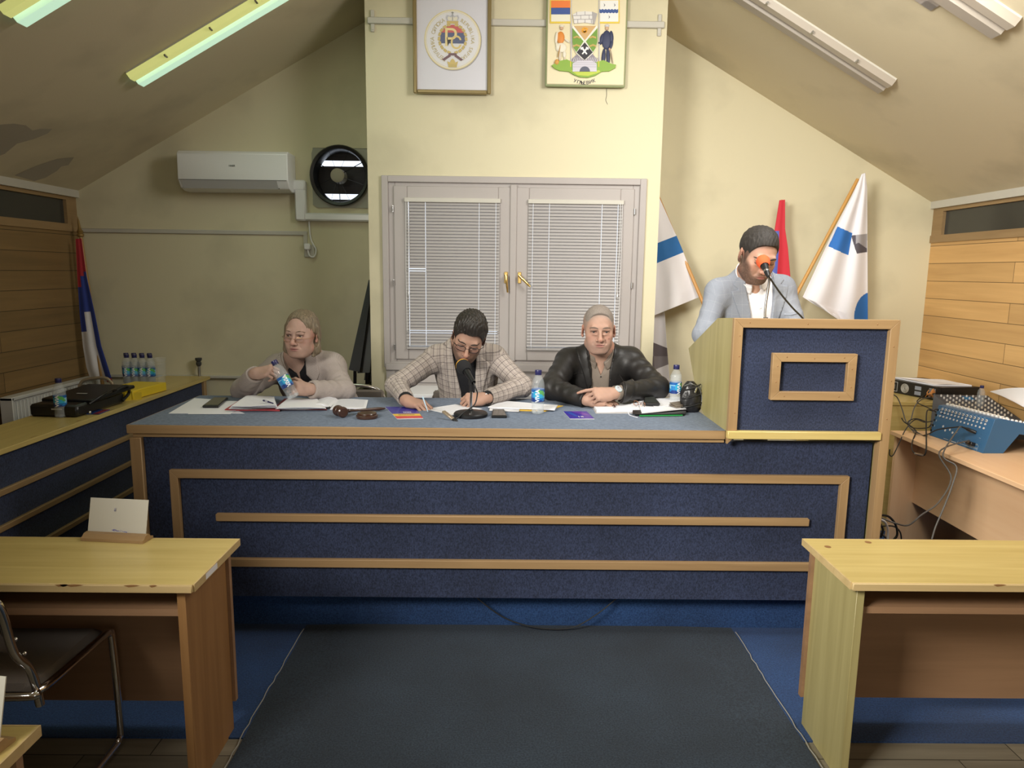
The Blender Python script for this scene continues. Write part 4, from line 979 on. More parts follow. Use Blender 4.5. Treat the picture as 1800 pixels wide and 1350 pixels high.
b.grid(lambda u, v: ((xa+xb)/2+(xb-xa)/2*1.02*math.copysign(min(1, abs(math.cos(2*math.pi*u))*1.3), math.cos(2*math.pi*u)), 4.96+.085*math.copysign(min(1, abs(math.sin(2*math.pi*u))*1.3), math.sin(2*math.pi*u)), LB+.001+.10*v), 33, 4)
tag(b.build('shrink_wrap', glass('shrink_wrap_film', (.85, .9, .95), .2, 1.3, .10)), 'clear shrink wrap around the pack of bottles on the left side bench', 'plastic wrap')
# stacked clear cups
cpx = at(285, 683, z=LB); t = thing('plastic_cup_stack', 'tall stack of clear plastic cups beside the bottle pack on the left side bench', 'cups', (PX(284, 4.9, LB), 4.9, LB))
b = MB(); pr_ = [(.026, 0)]
for i in range(6): pr_ += [(.030+.0015*i, .06+.018*i), (.036, .068+.018*i), (.033, .07+.018*i)]
b.lathe(pr_+[(.04, .19), (.041, .193), (.038, .19)], wloc(t), n=24); b.build('cup', MT['thin'], t)
# yellow box
yb = at(235, 700, z=LB)
t = thing('yellow_folder_box', 'yellow cardboard box lying behind the black bag on the left side bench', 'box', (-2.38, 4.42, LB))
R_ = rotz(math.radians(-6)); b = MB().obox((-2.385, 4.52, LB+.03), (.22, .36, .055), R_, cham=.003); b.build('box_body', plain('yellow_card', (.80, .58, .03), .5), t)
b = MB().obox((-2.30, 4.345, LB+.022), (.09, .02, .045), rotz(.5)); b.build('flap', plain('yellow_card_flap', (.74, .54, .03), .5), t)
# black laptop bag / case
t = thing('black_document_case', 'black soft case with silver mark lying on the left side bench behind the single bottle', 'bag', (-2.42, 4.0, LB))
b = MB(); b.obox((-2.44, 4.02, LB+.035), (.27, .44, .068), rotz(math.radians(-3)), cham=.012); b.build('case_body', MT['blackp'], t)
b = MB(); b.obox((-2.42, 4.10, LB+.082), (.30, .40, .022), rotz(math.radians(-5))@rotx(math.radians(3)), cham=.006); b.build('case_lid', MT['blackm'], t)
b = MB(); b.tube(bez([(-2.30, 3.88, LB+.06), (-2.26, 3.95, LB+.10), (-2.27, 4.08, LB+.11), (-2.29, 4.16, LB+.08)], 6), .007, 8); b.tube(bez([(-2.285, 4.1, LB+.09), (-2.262, 4.2, LB+.11), (-2.28, 4.26, LB+.06), (-2.29, 4.2, LB+.02)], 6), .009, 8); b.build('strap', MT['rubber'], t)
b = MB(); b.obox((-2.43, 3.7985, LB+.045), (.06, .001, .008), rotz(math.radians(-3)), (.5, .5, .5)); b.obox((-2.42, 4.02, LB+.0945), (.06, .012, .001), rotz(math.radians(-5))@rotx(math.radians(3)), (.5, .5, .5)); b.build('silver_mark', MT['vc'], t)
b = MB(); b.ell((-2.288, 3.86, LB+.018), (.008, .008, .008), n=8, m=6); b.build('clasp', MT['chrome'], t)
# blue booklet at left
bk = at(150, 725, z=LB); R_ = rotz(math.radians(4))
b = MB().obox((bk[0], bk[1], LB+.003), (.21, .12, .005), R_, (.02, .06, .25)); b.obox((bk[0]+.09, bk[1], LB+.0057), (.03, .12, .0006), R_, (.35, .03, .05))
tag(b.build('blue_booklet', MT['vcg']), 'blue booklet with a red edge lying by the single bottle on the left side bench', 'booklet')

# ---- sheets and papers on the bench
def quadsheet(px, z, th=.0006, curl=0., col=None):
    P = [at(x, y, z=z) for x, y in px]; return P
def sheet(name, px, z, th, mat, label, cat, group=None, col=(1, 1, 1), wav=.0, parent=None, seed=1):
    """a sheet (or pad) whose four corners are given tl,tr,br,bl"""
    P = [at(x, y, z=z) for x, y in px]
    def f(u, v):
        p = (P[0]*(1-u)+P[1]*u)*(1-v)+(P[3]*(1-u)+P[2]*u)*v
        return p+Z*(wav*(.5+.5*math.sin(seed+u*5+v*3))*(1 if min(u, 1-u, v, 1-v) >= 0 else 0)+th)
    b = MB(); n = 10
    b.grid(lambda u, v: f(1-u, v), n, n, col); b.grid(lambda u, v: f(u, v)-Z*th, n, n, col)
    for g in (lambda u, v: f(u, 0)-Z*th*(1-v), lambda u, v: f(1-u, 1)-Z*th*(1-v), lambda u, v: f(1, u)-Z*th*(1-v), lambda u, v: f(0, 1-u)-Z*th*(1-v)): b.grid(g, n, 2, col)
    o = b.build(name, mat, parent)
    if parent is None: tag(o, label, cat, group)
    return o
def rows(b, P, nrow, z, col=(.35, .35, .42), m=.08, seed=1, lw=.0016):
    """printed lines on a sheet: P tl,tr,br,bl world points"""
    rng = random.Random(seed)
    for i in range(nrow):
        v = .12+.78*i/max(1, nrow-1); a = P[0]*(1-v)+P[3]*v; c = P[1]*(1-v)+P[2]*v; L_ = rng.uniform(.6, .95)
        p = a+(c-a)*m; q = a+(c-a)*L_; d = (P[3]-P[0]); d = d/np.linalg.norm(d)*lw
        b.add([p+Z*z, q+Z*z, q+d+Z*z, p+d+Z*z], [(0, 3, 2, 1)], col)
PAPERS = 'loose white sheets on the speakers bench'
sheet('paper_sheet', [(342, 700), (372, 702), (430, 727), (296, 727)], TOP, .001, MT['paper'], 'blank white sheet at the far left end of the speakers bench', 'paper', PAPERS, seed=2)
sheet('paper_sheet', [(372, 704), (440, 706), (405, 728), (330, 728)], TOP+.0016, .001, MT['paper'], 'blank white sheet under the black phone, left of the red folder', 'paper', PAPERS, seed=4)
# phones
def phone(name, px, z, th, label, screen=(.05, .055, .05), cam_=False, up=.0):
    P = [at(x, y, z=z) for x, y in px]; t = thing(name, label, 'phone', (sum(P)/4))
    def ins(k, e): c = sum(P)/4; return P[k]+(c-P[k])*e
    b = MB(); A = [ins(k, .0) for k in range(4)]; 
    b.add([ins(k, .04) for k in range(4)]+[P[k]+Z*th*.3 for k in range(4)]+[P[k]+Z*th*.8 for k in range(4)]+[ins(k, .05)+Z*th for k in range(4)], [(0, 1, 2, 3)]+[(4*j+k, 4*j+4+k, 4*j+4+(k+1) % 4, 4*j+(k+1) % 4) for j in range(3) for k in range(4)]+[(15, 14, 13, 12)])
    b.build('phone_case', MT['blackp'], t, sharp=20)
    b = MB(); b.add([ins(k, .12)+Z*(th+.0006) for k in range(4)], [(3, 2, 1, 0)], screen); b.build('screen', plain('phone_screen', screen, .12), t)
    return t
phone('smartphone', [(376, 702), (401, 702), (384, 717), (356, 717)], TOP+.004, .012, 'black smartphone lying on the white sheets at the left end of the bench', (.06, .065, .05))
phone('smartphone', [(866, 723), (886, 723), (891, 735), (864, 735)], TOP+.001, .012, 'small dark phone between the microphone stand and the middle bottle', (.10, .09, .085))
# red folder with paper stack (woman)
t = thing('document_folder', 'red folder stuffed with curling white papers in front of the woman', 'folder', at(460, 715, z=TOP))
for k, (px, z, th, m_, w_) in enumerate((([(432, 700), (480, 702), (492, 724), (395, 722)], TOP, .006, plain('red_card', (.42, .05, .06), .5), .004),)):
    sheet('red_cover', px, z, th, m_, '', '', parent=t, wav=w_)
for k in range(6):
    o = k*.6; sheet('page', [(432+o, 698-k*.2), (482, 700), (488-o, 719-k*.9), (402+o*2, 720-k*1.0)], TOP+.008+k*.0045, .0028, MT['paper'], '', '', parent=t, wav=.005, seed=k*1.3)
b = MB(); P = [at(x, y, z=TOP+.040) for x, y in ((438, 699), (482, 700), (484, 713), (412, 715))]; rows(b, P, 7, .002, (.4, .4, .5), .05, 3); b.build('printed_lines', MT['vc'], t)
t2 = thing('document_folder', 'dark red folder of white papers left open right of the red folder', 'folder', at(520, 715, z=TOP))
sheet('cover', [(500, 703), (560, 705), (575, 722), (480, 721)], TOP, .005, plain('dark_red_card', (.16, .02, .03), .5), '', '', parent=t2, wav=.003)
for k in range(3): sheet('page', [(508, 701), (562-k*2, 703), (573-k*3, 720-k), (484+k*2, 720-k)], TOP+.007+k*.005, .003, MT['paper'], '', '', parent=t2, wav=.004, seed=k)
b = MB(); pa = at(463, 704, z=TOP+.047); pb = at(480, 709, z=TOP+.047); b.tube([pa, pa*.7+pb*.3, pb], [.0045, .005, .003], 10, (.02, .02, .10)); b.tube([pa*.75+pb*.25+Z*.001, pa*.5+pb*.5+Z*.001], .0054, 10, (.5, .5, .55)); tag(b.build('ballpoint_pen', MT['vcg']), 'dark blue pen lying on the papers of the red folder', 'pen')
# open notebook
t = thing('open_notebook', 'open lined notebook with curling left page in front of the woman', 'notebook', at(590, 714, z=TOP))
NL = [(545, 704), (594, 702), (580, 717), (522, 718)]; NR = [(592, 703), (647, 703), (643, 718), (580, 719)]
P = [at(x, y, z=TOP+.004) for x, y in NL]; Q = [at(x, y, z=TOP+.004) for x, y in NR]
def curl(Pq, hh, peak):
    def f(u, v):
        p = (Pq[0]*(1-u)+Pq[1]*u)*(1-v)+(Pq[3]*(1-u)+Pq[2]*u)*v; return p+Z*(hh*math.sin(math.pi*min(1, max(0, u))**peak))
    return f
b = MB(); f1 = curl(P, .022, 1.7); b.grid(lambda u, v: f1(1-u, v), 16, 8); b.grid(lambda u, v: f1(u, v)-Z*.008, 16, 8); b.grid(lambda u, v: f1(u, 1)-Z*.008*(v), 16, 2); b.grid(lambda u, v: f1(0, u)-Z*.008*(v), 8, 2); b.build('left_pages', MT['paper'], t)
b = MB(); f2 = curl(Q, .006, .6); b.grid(lambda u, v: f2(1-u, v), 16, 8); b.grid(lambda u, v: f2(u, v)-Z*.006, 16, 8); b.grid(lambda u, v: f2(u, 1)-Z*.006*(v), 16, 2); b.grid(lambda u, v: f2(1, u)-Z*.006*(v), 8, 2); b.build('right_pages', MT['paper'], t)
b = MB()
for f_, k0 in ((f1, 0), (f2, 1)):
    for i in range(7):
        v = .1+.12*i
        for s_ in range(8): u0, u1 = .08+s_*.105, .08+(s_+1)*.105; b.add([f_(u0, v)+Z*.0008, f_(u1, v)+Z*.0008, f_(u1, v+.02)+Z*.0008, f_(u0, v+.02)+Z*.0008], [(0, 3, 2, 1)], (.5, .52, .6))
b.build('ruled_lines', MT['vc'], t)
b = MB(); p = at(641, 718, z=TOP+.003); b.obox(p, (.016, .03, .001), rotz(.4), (.75, .80, .10)); b.build('yellow_tab', MT['vc'], t)
b = MB(); p = at(575, 718, z=TOP+.001); b.obox(p+Z*.004, (.03, .02, .008), I3, (.01, .01, .01)); b.build('black_cover_edge', MT['vc'], t)
# gavel and sound block
gp = at(599, 722, z=TOP+.03)
t = thing('gavel', 'dark wooden gavel resting across the desk beside its round block', 'gavel', (gp[0], gp[1], TOP))
ax = _a((.93, .30, -.12)); ax /= np.linalg.norm(ax); hc = _a((gp[0]-.002, gp[1], TOP+.027))
hd = np.cross(ax, Z); hd /= np.linalg.norm(hd); hd = hd*.80+ax*-.55+Z*.05; hd /= np.linalg.norm(hd)
# head axis roughly across the handle, seen slightly from its end
hx = _a((.62, -.78, 0)); Rh = frame(hx)
b = MB().lathe([(.0, -.036), (.020, -.036), (.0255, -.031), (.0262, -.020), (.0235, -.014), (.0245, -.011), (.0245, -.006), (.022, -.004), (.022, .004), (.0245, .006), (.0245, .011), (.0235, .014), (.0262, .020), (.0255, .031), (.020, .036), (0, .036)], hc, Rh, 28); b.build('head', MT['darkwood'], t)
he = at(678, 718, z=TOP+.012); hv = (he-hc); L_ = np.linalg.norm(hv); Rv = frame(hv)
b = MB().lathe([(.006, 0), (.007, L_*.12), (.0095, L_*.14), (.007, L_*.16), (.009, L_*.19), (.006, L_*.22), (.006, L_*.4), (.0085, L_*.75), (.009, L_*.85), (.005, L_*.97), (.0, L_)], hc, Rv, 16); b.build('handle', MT['darkwood'], t)
sp_ = at(643, 737, z=TOP); 
b = MB().lathe([(.046, 0), (.0505, .003), (.0505, .013), (.047, .017), (.044, .018), (.0455, .021), (.043, .026), (.036, .0265), (.035, .0255), (0, .0255)], (sp_[0], sp_[1]+.03, TOP), n=40); tag(b.build('sound_block', MT['darkwood']), 'round dark wooden sound block next to the gavel', 'gavel block')
# booklets
def booklet(px, z, label, kind):
    P = [at(x, y, z=z) for x, y in px]; b = MB(); th = .003
    def q(u, v): return (P[0]*(1-u)+P[1]*u)*(1-v)+(P[3]*(1-u)+P[2]*u)*v+Z*th
    if kind == 0:
        bands = [(0, .62, (.03, .03, .30)), (.62, .80, (.80, .52, .04)), (.80, 1, (.62, .04, .04))]
    else: bands = [(0, 1, (.05, .03, .36))]
    for v0, v1, c in bands: b.add([q(0, v0), q(1, v0), q(1, v1), q(0, v1)], [(3, 2, 1, 0)], c)
    for k in range(4): A, B_ = P[k], P[(k+1) % 4]; b.add([A, B_, B_+Z*th, A+Z*th], [(0, 1, 2, 3)], (.6, .6, .6))
    if kind == 0:
        for k in range(5): u = .45+k*.06; b.add([q(u, .45)+Z*.0004, q(u+.035, .45)+Z*.0004, q(u+.035, .56)+Z*.0004, q(u, .56)+Z*.0004], [(3, 2, 1, 0)], (.6, .6, .7))
        for k in range(10): u = .2+k*.06; b.add([q(u, .66)+Z*.0004, q(u+.035, .66)+Z*.0004, q(u+.03, .74)+Z*.0004, q(u, .74)+Z*.0004], [(3, 2, 1, 0)], (.25, .15, .1))
    else:
        b.add([q(.3, .0)+Z*.0003, q(.75, .0)+Z*.0003, q(.95, .6)+Z*.0003, q(.7, .5)+Z*.0003], [(3, 2, 1, 0)], (.14, .05, .40))
        b.add([q(.05, .1)+Z*.0004, q(.3, .15)+Z*.0004, q(.45, .8)+Z*.0004, q(.3, .7)+Z*.0004], [(3, 2, 1, 0)], (.03, .08, .45))
        for u in (.42, .52, .58): b.add([q(u, .68)+Z*.0005, q(u+.045, .68)+Z*.0005, q(u+.05, .82)+Z*.0005, q(u, .82)+Z*.0005], [(3, 2, 1, 0)], (.6, .6, .72))
    tag(b.build('booklet', MT['vcg']), label, 'booklet')
booklet([(677, 716), (728, 716), (744, 736), (698, 737)], TOP, 'blue, yellow and red booklet in front of the middle man', 0)
booklet([(990, 724), (1031, 724), (1045, 737), (1002, 737)], TOP, 'glossy blue and purple booklet in front of the man in the leather jacket', 1)
# paper of middle man
o = sheet('paper_sheet', [(800, 711), (848, 719), (795, 730), (748, 719)], TOP, .0012, MT['paper'], 'printed white sheet under the hand of the man in the checked jacket', 'paper', PAPERS)
P = [at(x, y, z=TOP) for x, y in ((798, 712), (846, 719), (795, 729), (750, 719))]; b = MB(); rows(b, P, 6, .0024, (.4, .4, .45)); b.build('printed_lines', MT['vc'], o)
# metal lighter/recorder beside mic
b = MB(); A = at(779, 723, z=TOP+.035); B_ = at(797, 737, z=TOP+.006); Rf = frame(B_-A, (0, 0, 1)); Lr = np.linalg.norm(B_-A)
t = thing('recorder', 'slim champagne coloured recorder leaning by the microphone base', 'recorder', (B_[0], B_[1], TOP))
b = MB().obox((A+B_)/2, (.020, .012, Lr), Rf, cham=.003); b.build('body', plain('champagne_metal', (.42, .34, .25), .35, .6), t)
b = MB().obox(B_+(B_-A)/Lr*.012, (.018, .011, .030), Rf, cham=.003); b.build('tip', MT['blackp'], t)
# writing pad + yellow envelope
sheet('writing_pad', [(885, 707), (980, 714), (975, 722), (858, 717)], TOP+.006, .006, MT['paper'], 'thick white writing pad with printed lines left of and behind the middle bottle', 'writing pad', wav=.002)
P = [at(x, y, z=TOP+.014) for x, y in ((887, 707), (978, 713), (973, 720), (860, 715))]; b = MB(); rows(b, P, 5, .0022, (.45, .45, .5)); b.build('printed_lines', MT['vc'], bpy.data.objects['writing_pad'])
sheet('envelope', [(884, 710), (990, 714), (958, 724), (860, 721)], TOP, .003, plain('yellow_envelope', (.80, .50, .05), .6), 'yellow envelope under the white writing pad behind the middle bottle', 'envelope', wav=.001)
sheet('paper_sheet', [(862, 714), (915, 716), (912, 724), (860, 722)], TOP+.0032, .001, MT['paper'], 'single sheet sticking out under the writing pad behind the phone', 'paper', PAPERS)
# mic on table stand
mb_ = at(826, 737, z=TOP); mp_ = _a((mb_[0], mb_[1]+.075, TOP))
t = thing('table_microphone', 'black table microphone on a round base in front of the man in the checked jacket', 'microphone', mp_)
b = MB().lathe([(.078, 0), (.082, .003), (.082, .014), (.076, .020), (.02, .026), (.012, .03), (.012, .034), (0, .034)], mp_, n=40); b.build('base', MT['blackm'], t)
b = MB().tube([mp_+Z*.03, mp_+_a((.003, 0, .13))], .0065, 12); b.build('pole', MT['chrome'], t)
j = mp_+_a((.003, 0, .16)); b = MB().tube([mp_+_a((.003, 0, .12)), j], .0115, 14); b.obox(j+Z*.004, (.03, .02, .022), I3, cham=.004); b.build('swivel', MT['blackp'], t)
hp = at(815, 645, y=mp_[1]+.085); dv = hp-(j+Z*.02); dl = np.linalg.norm(dv); Rm = frame(dv)
b = MB().lathe([(.0105, -.03), (.0115, -.028), (.012, .0), (.0155, dl*.45), (.019, dl*.8), (.02, dl*.86), (0, dl*.87)], j+Z*.02, Rm, 20); b.build('body', MT['blackm'], t)
b = MB().lathe([(.0, dl+.043), (.014, dl+.041), (.026, dl+.031), (.034, dl+.017), (.037, dl), (.035, dl-.014), (.030, dl-.030), (.020, dl-.040)], j+Z*.02, Rm, 24); b.build('foam_windscreen', MT['foam'], t)
b = MB().lathe([(.0295, dl+.0255), (.0315, dl+.025), (.0345, dl+.0185), (.0335, dl+.017)], j+Z*.02, Rm@I3, 28); b.build('yellow_ring', plain('yellow_ring', (.80, .40, .02), .6), t)
tl = j+Z*.02-Rm[:, 2]*.03
b = MB().tube(bez([tl, tl+_a((.012, -.01, -.03)), mp_+_a((.032, -.02, .11)), mp_+_a((.018, -.03, .06)), mp_+_a((-.03, -.06, .03)), mp_+_a((-.062, -.085, .006)), mp_+_a((-.09, -.06, .005))], 8), .0032, 8); b.build('cable', MT['rubber'], t)
# leather-jacket man's things
t = thing('open_diary', 'open white diary with ribbon in front of the man in the leather jacket', 'diary', at(1080, 718, z=TOP))
sheet('left_pages', [(1036, 706), (1108, 708), (1112, 724), (1049, 725)], TOP+.002, .012, MT['paper'], '', '', parent=t, wav=.001)
sheet('right_pages', [(1108, 708), (1172, 706), (1172, 723), (1112, 724)], TOP+.003, .012, MT['paper'], '', '', parent=t, wav=.002)
sheet('cover', [(1035, 706), (1172, 706), (1170, 727), (1047, 727)], TOP, .002, plain('diary_cover', (.45, .43, .42), .5), '', '', parent=t)
b = MB().tube(bez([at(1104, 723, z=TOP+.014), at(1106, 729, z=TOP+.002), at(1114, 732, z=TOP+.002), at(1121, 734, z=TOP+.002)], 5), .0016, 5); b.build('ribbon', MT['paper'], t)
t = thing('green_folder', 'green folder of papers lying right of the open diary near the pouch', 'folder', at(1160, 722, z=TOP))
sheet('green_cover', [(1120, 712), (1204, 710), (1200, 731), (1124, 732)], TOP+.0035, .004, plain('green_card', (.02, .28, .06), .5), '', '', parent=t)
sheet('black_cover', [(1112, 710), (1206, 710), (1206, 728), (1112, 729)], TOP+.010, .003, MT['blackp'], '', '', parent=t)
sheet('page', [(1120, 704), (1190, 701), (1206, 720), (1128, 727)], TOP+.016, .006, MT['paper'], '', '', parent=t, wav=.002)
sheet('page', [(1140, 702), (1196, 698), (1212, 712), (1150, 716)], TOP+.023, .002, MT['paper'], '', '', parent=t, wav=.003)
b = MB().tube([at(1077, 709, z=TOP+.021), at(1081, 715, z=TOP+.021)], [.004, .0035], 8, (.06, .02, .02)); tag(b.build('ballpoint_pen', MT['vcg']), 'short dark red pen lying on the open diary', 'pen')
phone('smartphone', [(1133, 701), (1150, 701), (1160, 713), (1131, 712)], TOP+.030, .013, 'large dark phone on the papers in front of the leather jacket sleeve', (.05, .055, .05))
t = thing('folded_glasses', 'folded reading glasses leaning on the phone beside the open diary', 'glasses', at(1124, 712, z=TOP+.02))
g0 = at(1124, 710, z=TOP+.033); b = MB()
for s_ in (-1, 1): 
    c_ = g0+_a((s_*.014, s_*-.018, .0)); b.tube([c_+_a((.014*math.cos(a)*.7, .014*math.cos(a)*-.7, .013*math.sin(a))) for a in np.linspace(0, 2*math.pi, 17)[:-1]], .0014, 6, closed=True)
b.tube([g0+_a((-.024, .03, .012)), g0+_a((.02, .05, -.004))], .0013, 6); b.tube([g0+_a((.024, -.03, .006)), g0+_a((-.03, .012, -.006))], .0013, 6); b.build('spectacle_frame', plain('copper_wire', (.30, .14, .08), .3, .8), t)
R_ = rotz(.45); wp_ = at(1194, 713, z=TOP+.03)
b = MB().obox(wp_+Z*.0, (.085, .06, .007), R_@rotx(.06), cham=.002); b.obox(wp_+Z*.010, (.083, .058, .005), R_@rotx(.14)@roty(-.05), cham=.002); tag(b.build('wallet', plain('taupe_leather', (.15, .12, .09), .5, bump=.3, bscale=150)), 'small taupe wallet on the papers next to the black pouch', 'wallet')
# pouch
pc = at(1212, 722, z=TOP); px_ = _a((PX(1213, 3.52, TOP), 3.52, TOP))
t = thing('leather_pouch', 'small black leather pouch with a silver zip beside the lectern side panel', 'pouch', px_)
b = MB()
def pf(u, v):
    a = 2*math.pi*u; z = v; prof = (math.sin(math.pi*min(.97, .03+.95*z)**.72))**.42
    rx_, ry_ = .056*prof, .040*prof; fold = 1+.05*math.sin(a*5+z*6)*math.sin(math.pi*z)+.03*math.sin(a*9-z*11)
    return px_+_a((rx_*math.cos(a)*fold+.012*(z-.5)*-1, ry_*math.sin(a)*fold, .155*z))
b.grid(lambda u, v: pf(u, v), 48, 28, closed_u=True); b.build('pouch_body', plain('black_leather_pouch', (.016, .015, .016), .32, bump=.6, bscale=90), t, sharp=70)
b = MB()
for k in range(3): 
    zz = .04+.045*k; b.tube([px_+_a((.058*math.cos(a)*(1-.15*k), -.041*abs(math.sin(a))**.6-.002, zz+.05*math.cos(a)*.3)) for a in np.linspace(.25, math.pi-.25, 14)], .0035, 7)
b.build('seam', MT['blackp'], t)
b = MB().tube(bez([px_+_a((-.04, -.02, .135)), px_+_a((-.01, -.034, .148)), px_+_a((.025, -.036, .13)), px_+_a((.045, -.03, .09)), px_+_a((.05, -.03, .03))], 6), .0022, 6); b.build('zip', MT['steel'], t)
b = MB().obox(px_+_a((.012, -.042, .118)), (.010, .004, .030), roty(.25), cham=.002); b.build('zip_pull', MT['chrome'], t)
# cable hanging below the bench
b = MB().tube(bez([(-.16, 3.18, .21), (-.10, 3.17, .15), (.02, 3.16, .07), (.18, 3.15, .030), (.33, 3.15, .035), (.45, 3.16, .10), (.58, 3.18, .205)], 8), .003, 6); tag(b.build('hanging_cable', MT['rubber']), 'thin black cable sagging from under the speakers bench to the carpet', 'cable')
# ---- gooseneck microphone on the lectern
t = thing('gooseneck_microphone', 'gooseneck microphone with orange foam cap standing on the lectern', 'microphone', (1.30, 3.33, 1.44))
gy = 3.30
A = at(1346, 560, y=gy); 
P = [at(x, y, y=yy) for x, y, yy in ((1345, 575, gy), (1345, 545, gy), (1349, 515, gy), (1352, 494, gy-.005), (1350, 484, gy-.01))]
b = MB().tube(bez(P, 8), .0055, 12); b.build('gooseneck', MT['steel'], t)
b = MB().tube([P[0]-Z*.02, P[0]+Z*.045], .0105, 14); b.build('socket_collar', MT['darkg'], t)
mh = at(1341, 459, y=gy+.075); mt_ = P[-1]
dv = mh-mt_; dl = np.linalg.norm(dv); Rm = frame(dv)
b = MB().lathe([(.007, -.01), (.009, 0), (.012, .01), (.0125, dl*.35), (.017, dl*.6), (.018, dl*.95), (0, dl*.96)], mt_, Rm, 20); b.build('body', MT['blackm'], t)
b = MB().lathe([(.0128, dl*.22), (.0132, dl*.24), (.0132, dl*.32), (.0128, dl*.34)], mt_, Rm, 18); b.build('connector_ring', MT['steel'], t)
b = MB().lathe([(0, dl+.026), (.016, dl+.024), (.026, dl+.016), (.0315, dl+.002), (.031, dl-.012), (.026, dl-.028), (.020, dl-.036)], mt_, Rm, 26); b.build('foam_cap', MT['orange'], t)
P = [mt_-Rm[:, 2]*.01]+[at(x, y, y=yy) for x, y, yy in ((1352, 487, gy-.03), (1372, 516, gy+.03), (1393, 541, gy+.08), (1408, 556, gy+.12), (1416, 566, gy+.13))]
b = MB().tube(bez(P, 8), .0042, 8); b.build('cable', MT['rubber'], t)
# ================================================================== flags
FR, FB, FW = (.45, .03, .045), (.03, .055, .30), (.74, .72, .74)
def flag(name, label, rows_, y0, colfn, pole, fold=.03, nf=3.2, ph=0., nu=60, nv=160, th=.0, finial=None, pole_m=None, yfn=None):
    """rows_: list of (v, px, py for the left edge, px, py for the right edge)"""
    t = thing(name, label, 'flag', (*at(rows_[-1][1], rows_[-1][2], y=y0)[:2], .2))
    vs_ = [r[0] for r in rows_]
    def ed(v, a, b_): return np.interp(v, vs_, [r[a] for r in rows_]), np.interp(v, vs_, [r[b_] for r in rows_])
    def f(u, v):
        lx, ly = ed(v, 1, 2); rx, ry = ed(v, 3, 4); px, py = lx+(rx-lx)*u, ly+(ry-ly)*u
        w = abs(rx-lx)/80
        yy = y0+(yfn(u, v) if yfn else 0)+fold*min(1.3, w)*math.sin(u*nf*2*math.pi+ph+1.2*v)*(.35+.65*v)
        p = at(px, py, y=yy)
        if name == 'blue_cross_flag': p[0] = max(p[0], 1.014+.004*math.sin(v*20))
        return p
    b = MB(); b.grid(lambda u, v: f(1-u, v), nu, nv, colfn=lambda u, v: colfn(1-u, v)); o = b.build('cloth', MT['vccloth'], t, sharp=75)
    s_ = o.modifiers.new('th', 'SOLIDIFY'); s_.thickness = .003; s_.offset = 0
    A, B_ = pole; b = MB().tube([A, B_], .0125, 12); b.build('pole', pole_m or MT['oakz'], t)
    if finial: 
        Rf = frame(_a(A)-_a(B_)); b = MB().lathe([(.012, -.02), (.022, -.012), (.024, 0), (.016, .012), (.022, .022), (.014, .035), (.010, .05), (.006, .10), (0, .135)], A, Rf, 16); b.build('finial', MT['darkwood'] if finial == 2 else plain('finial_gold', (.30, .19, .06), .4, .3), t)
    return t
# left corner tricolour
A = at(137, 412, y=5.25); B0 = at(175, 668, y=5.20); d = (B0-A); B_ = A+d*((.0065-A[2])/d[2]); 
yw = 5.22
def c1(u, v):
    # staggered boundaries: left strip lags behind the right one
    if u < .32: return FR if v < .34 else (FB if v < .62 else FW)
    if u > .74: return FR if v < .24 else (FB if v < .96 else FR)
    return FR if v < .27 else (FB if v < .50 else FW)
flag('corner_flag', 'red, blue and white furled flag in the left corner by the plank wall', [(0, 133, 420, 143, 419), (.27, 136, 485, 152, 485), (.5, 140, 550, 166, 548), (.72, 146, 610, 178, 608), (.88, 152, 645, 190, 645), (1, 158, 664, 199, 674)], yw, c1, (A+_a((0, .03, 0)), B_+_a((0, .03, 0))), .022, 1.6, .5, finial=1,
     pole_m=plain('flag_pole_wood', (.42, .24, .08), .4))
# municipal flag behind the bay
BLM = (.02, .13, .36)
def c2(u, v):
    if .29 < v < .50 and v < .50: return BLM if u > .02 else BLM
    return FW
A = at(1150, 330, y=5.30); B0 = at(1234, 528, y=5.14); d = B0-A; B_ = A+d*((.20-A[2])/d[2])
t = flag('blue_cross_flag', 'white flag with blue band half hidden behind the window bay', [(0, 1140, 335, 1152, 332), (.25, 1108, 440, 1186, 408), (.30, 1106, 448, 1190, 416), (.48, 1104, 480, 1200, 440), (.80, 1100, 545, 1226, 506), (1, 1100, 575, 1230, 522)], 5.17, c2, (A, B_), .018, 2.2, .3, pole_m=plain('flag_pole_pine', (.55, .28, .08), .4))
def c2b(u, v):
    if .36 < v < .68 and u > .05:
        a = (u-.55)/.45; bb = (v-.52)/.16
        if abs(bb)+max(0, a)*.4 < 1: return (.12, .10, .11) if (a > 0) != (bb > .0) else (.20, .18, .19)
    return (.66, .64, .66)
b = MB()
def lowf(u, v):
    px = 1110+(1172-1110)*u+((1180-1172)*u)*v; px = np.interp(v, [0, .4, 1], [1168, 1172, 1180])*u+1120*(1-u); py = 548+150*v
    p = at(px, py, y=5.24+.02*math.sin(u*9+2*v)); p[0] = max(p[0], 1.014+.004*math.sin(v*14)); return p
b.grid(lambda u, v: lowf(1-u, v), 160, 260, colfn=lambda u, v: c2b(1-u, v)); o = b.build('lower_cloth', MT['vccloth'], t, sharp=75); s_ = o.modifiers.new('th', 'SOLIDIFY'); s_.thickness = .003
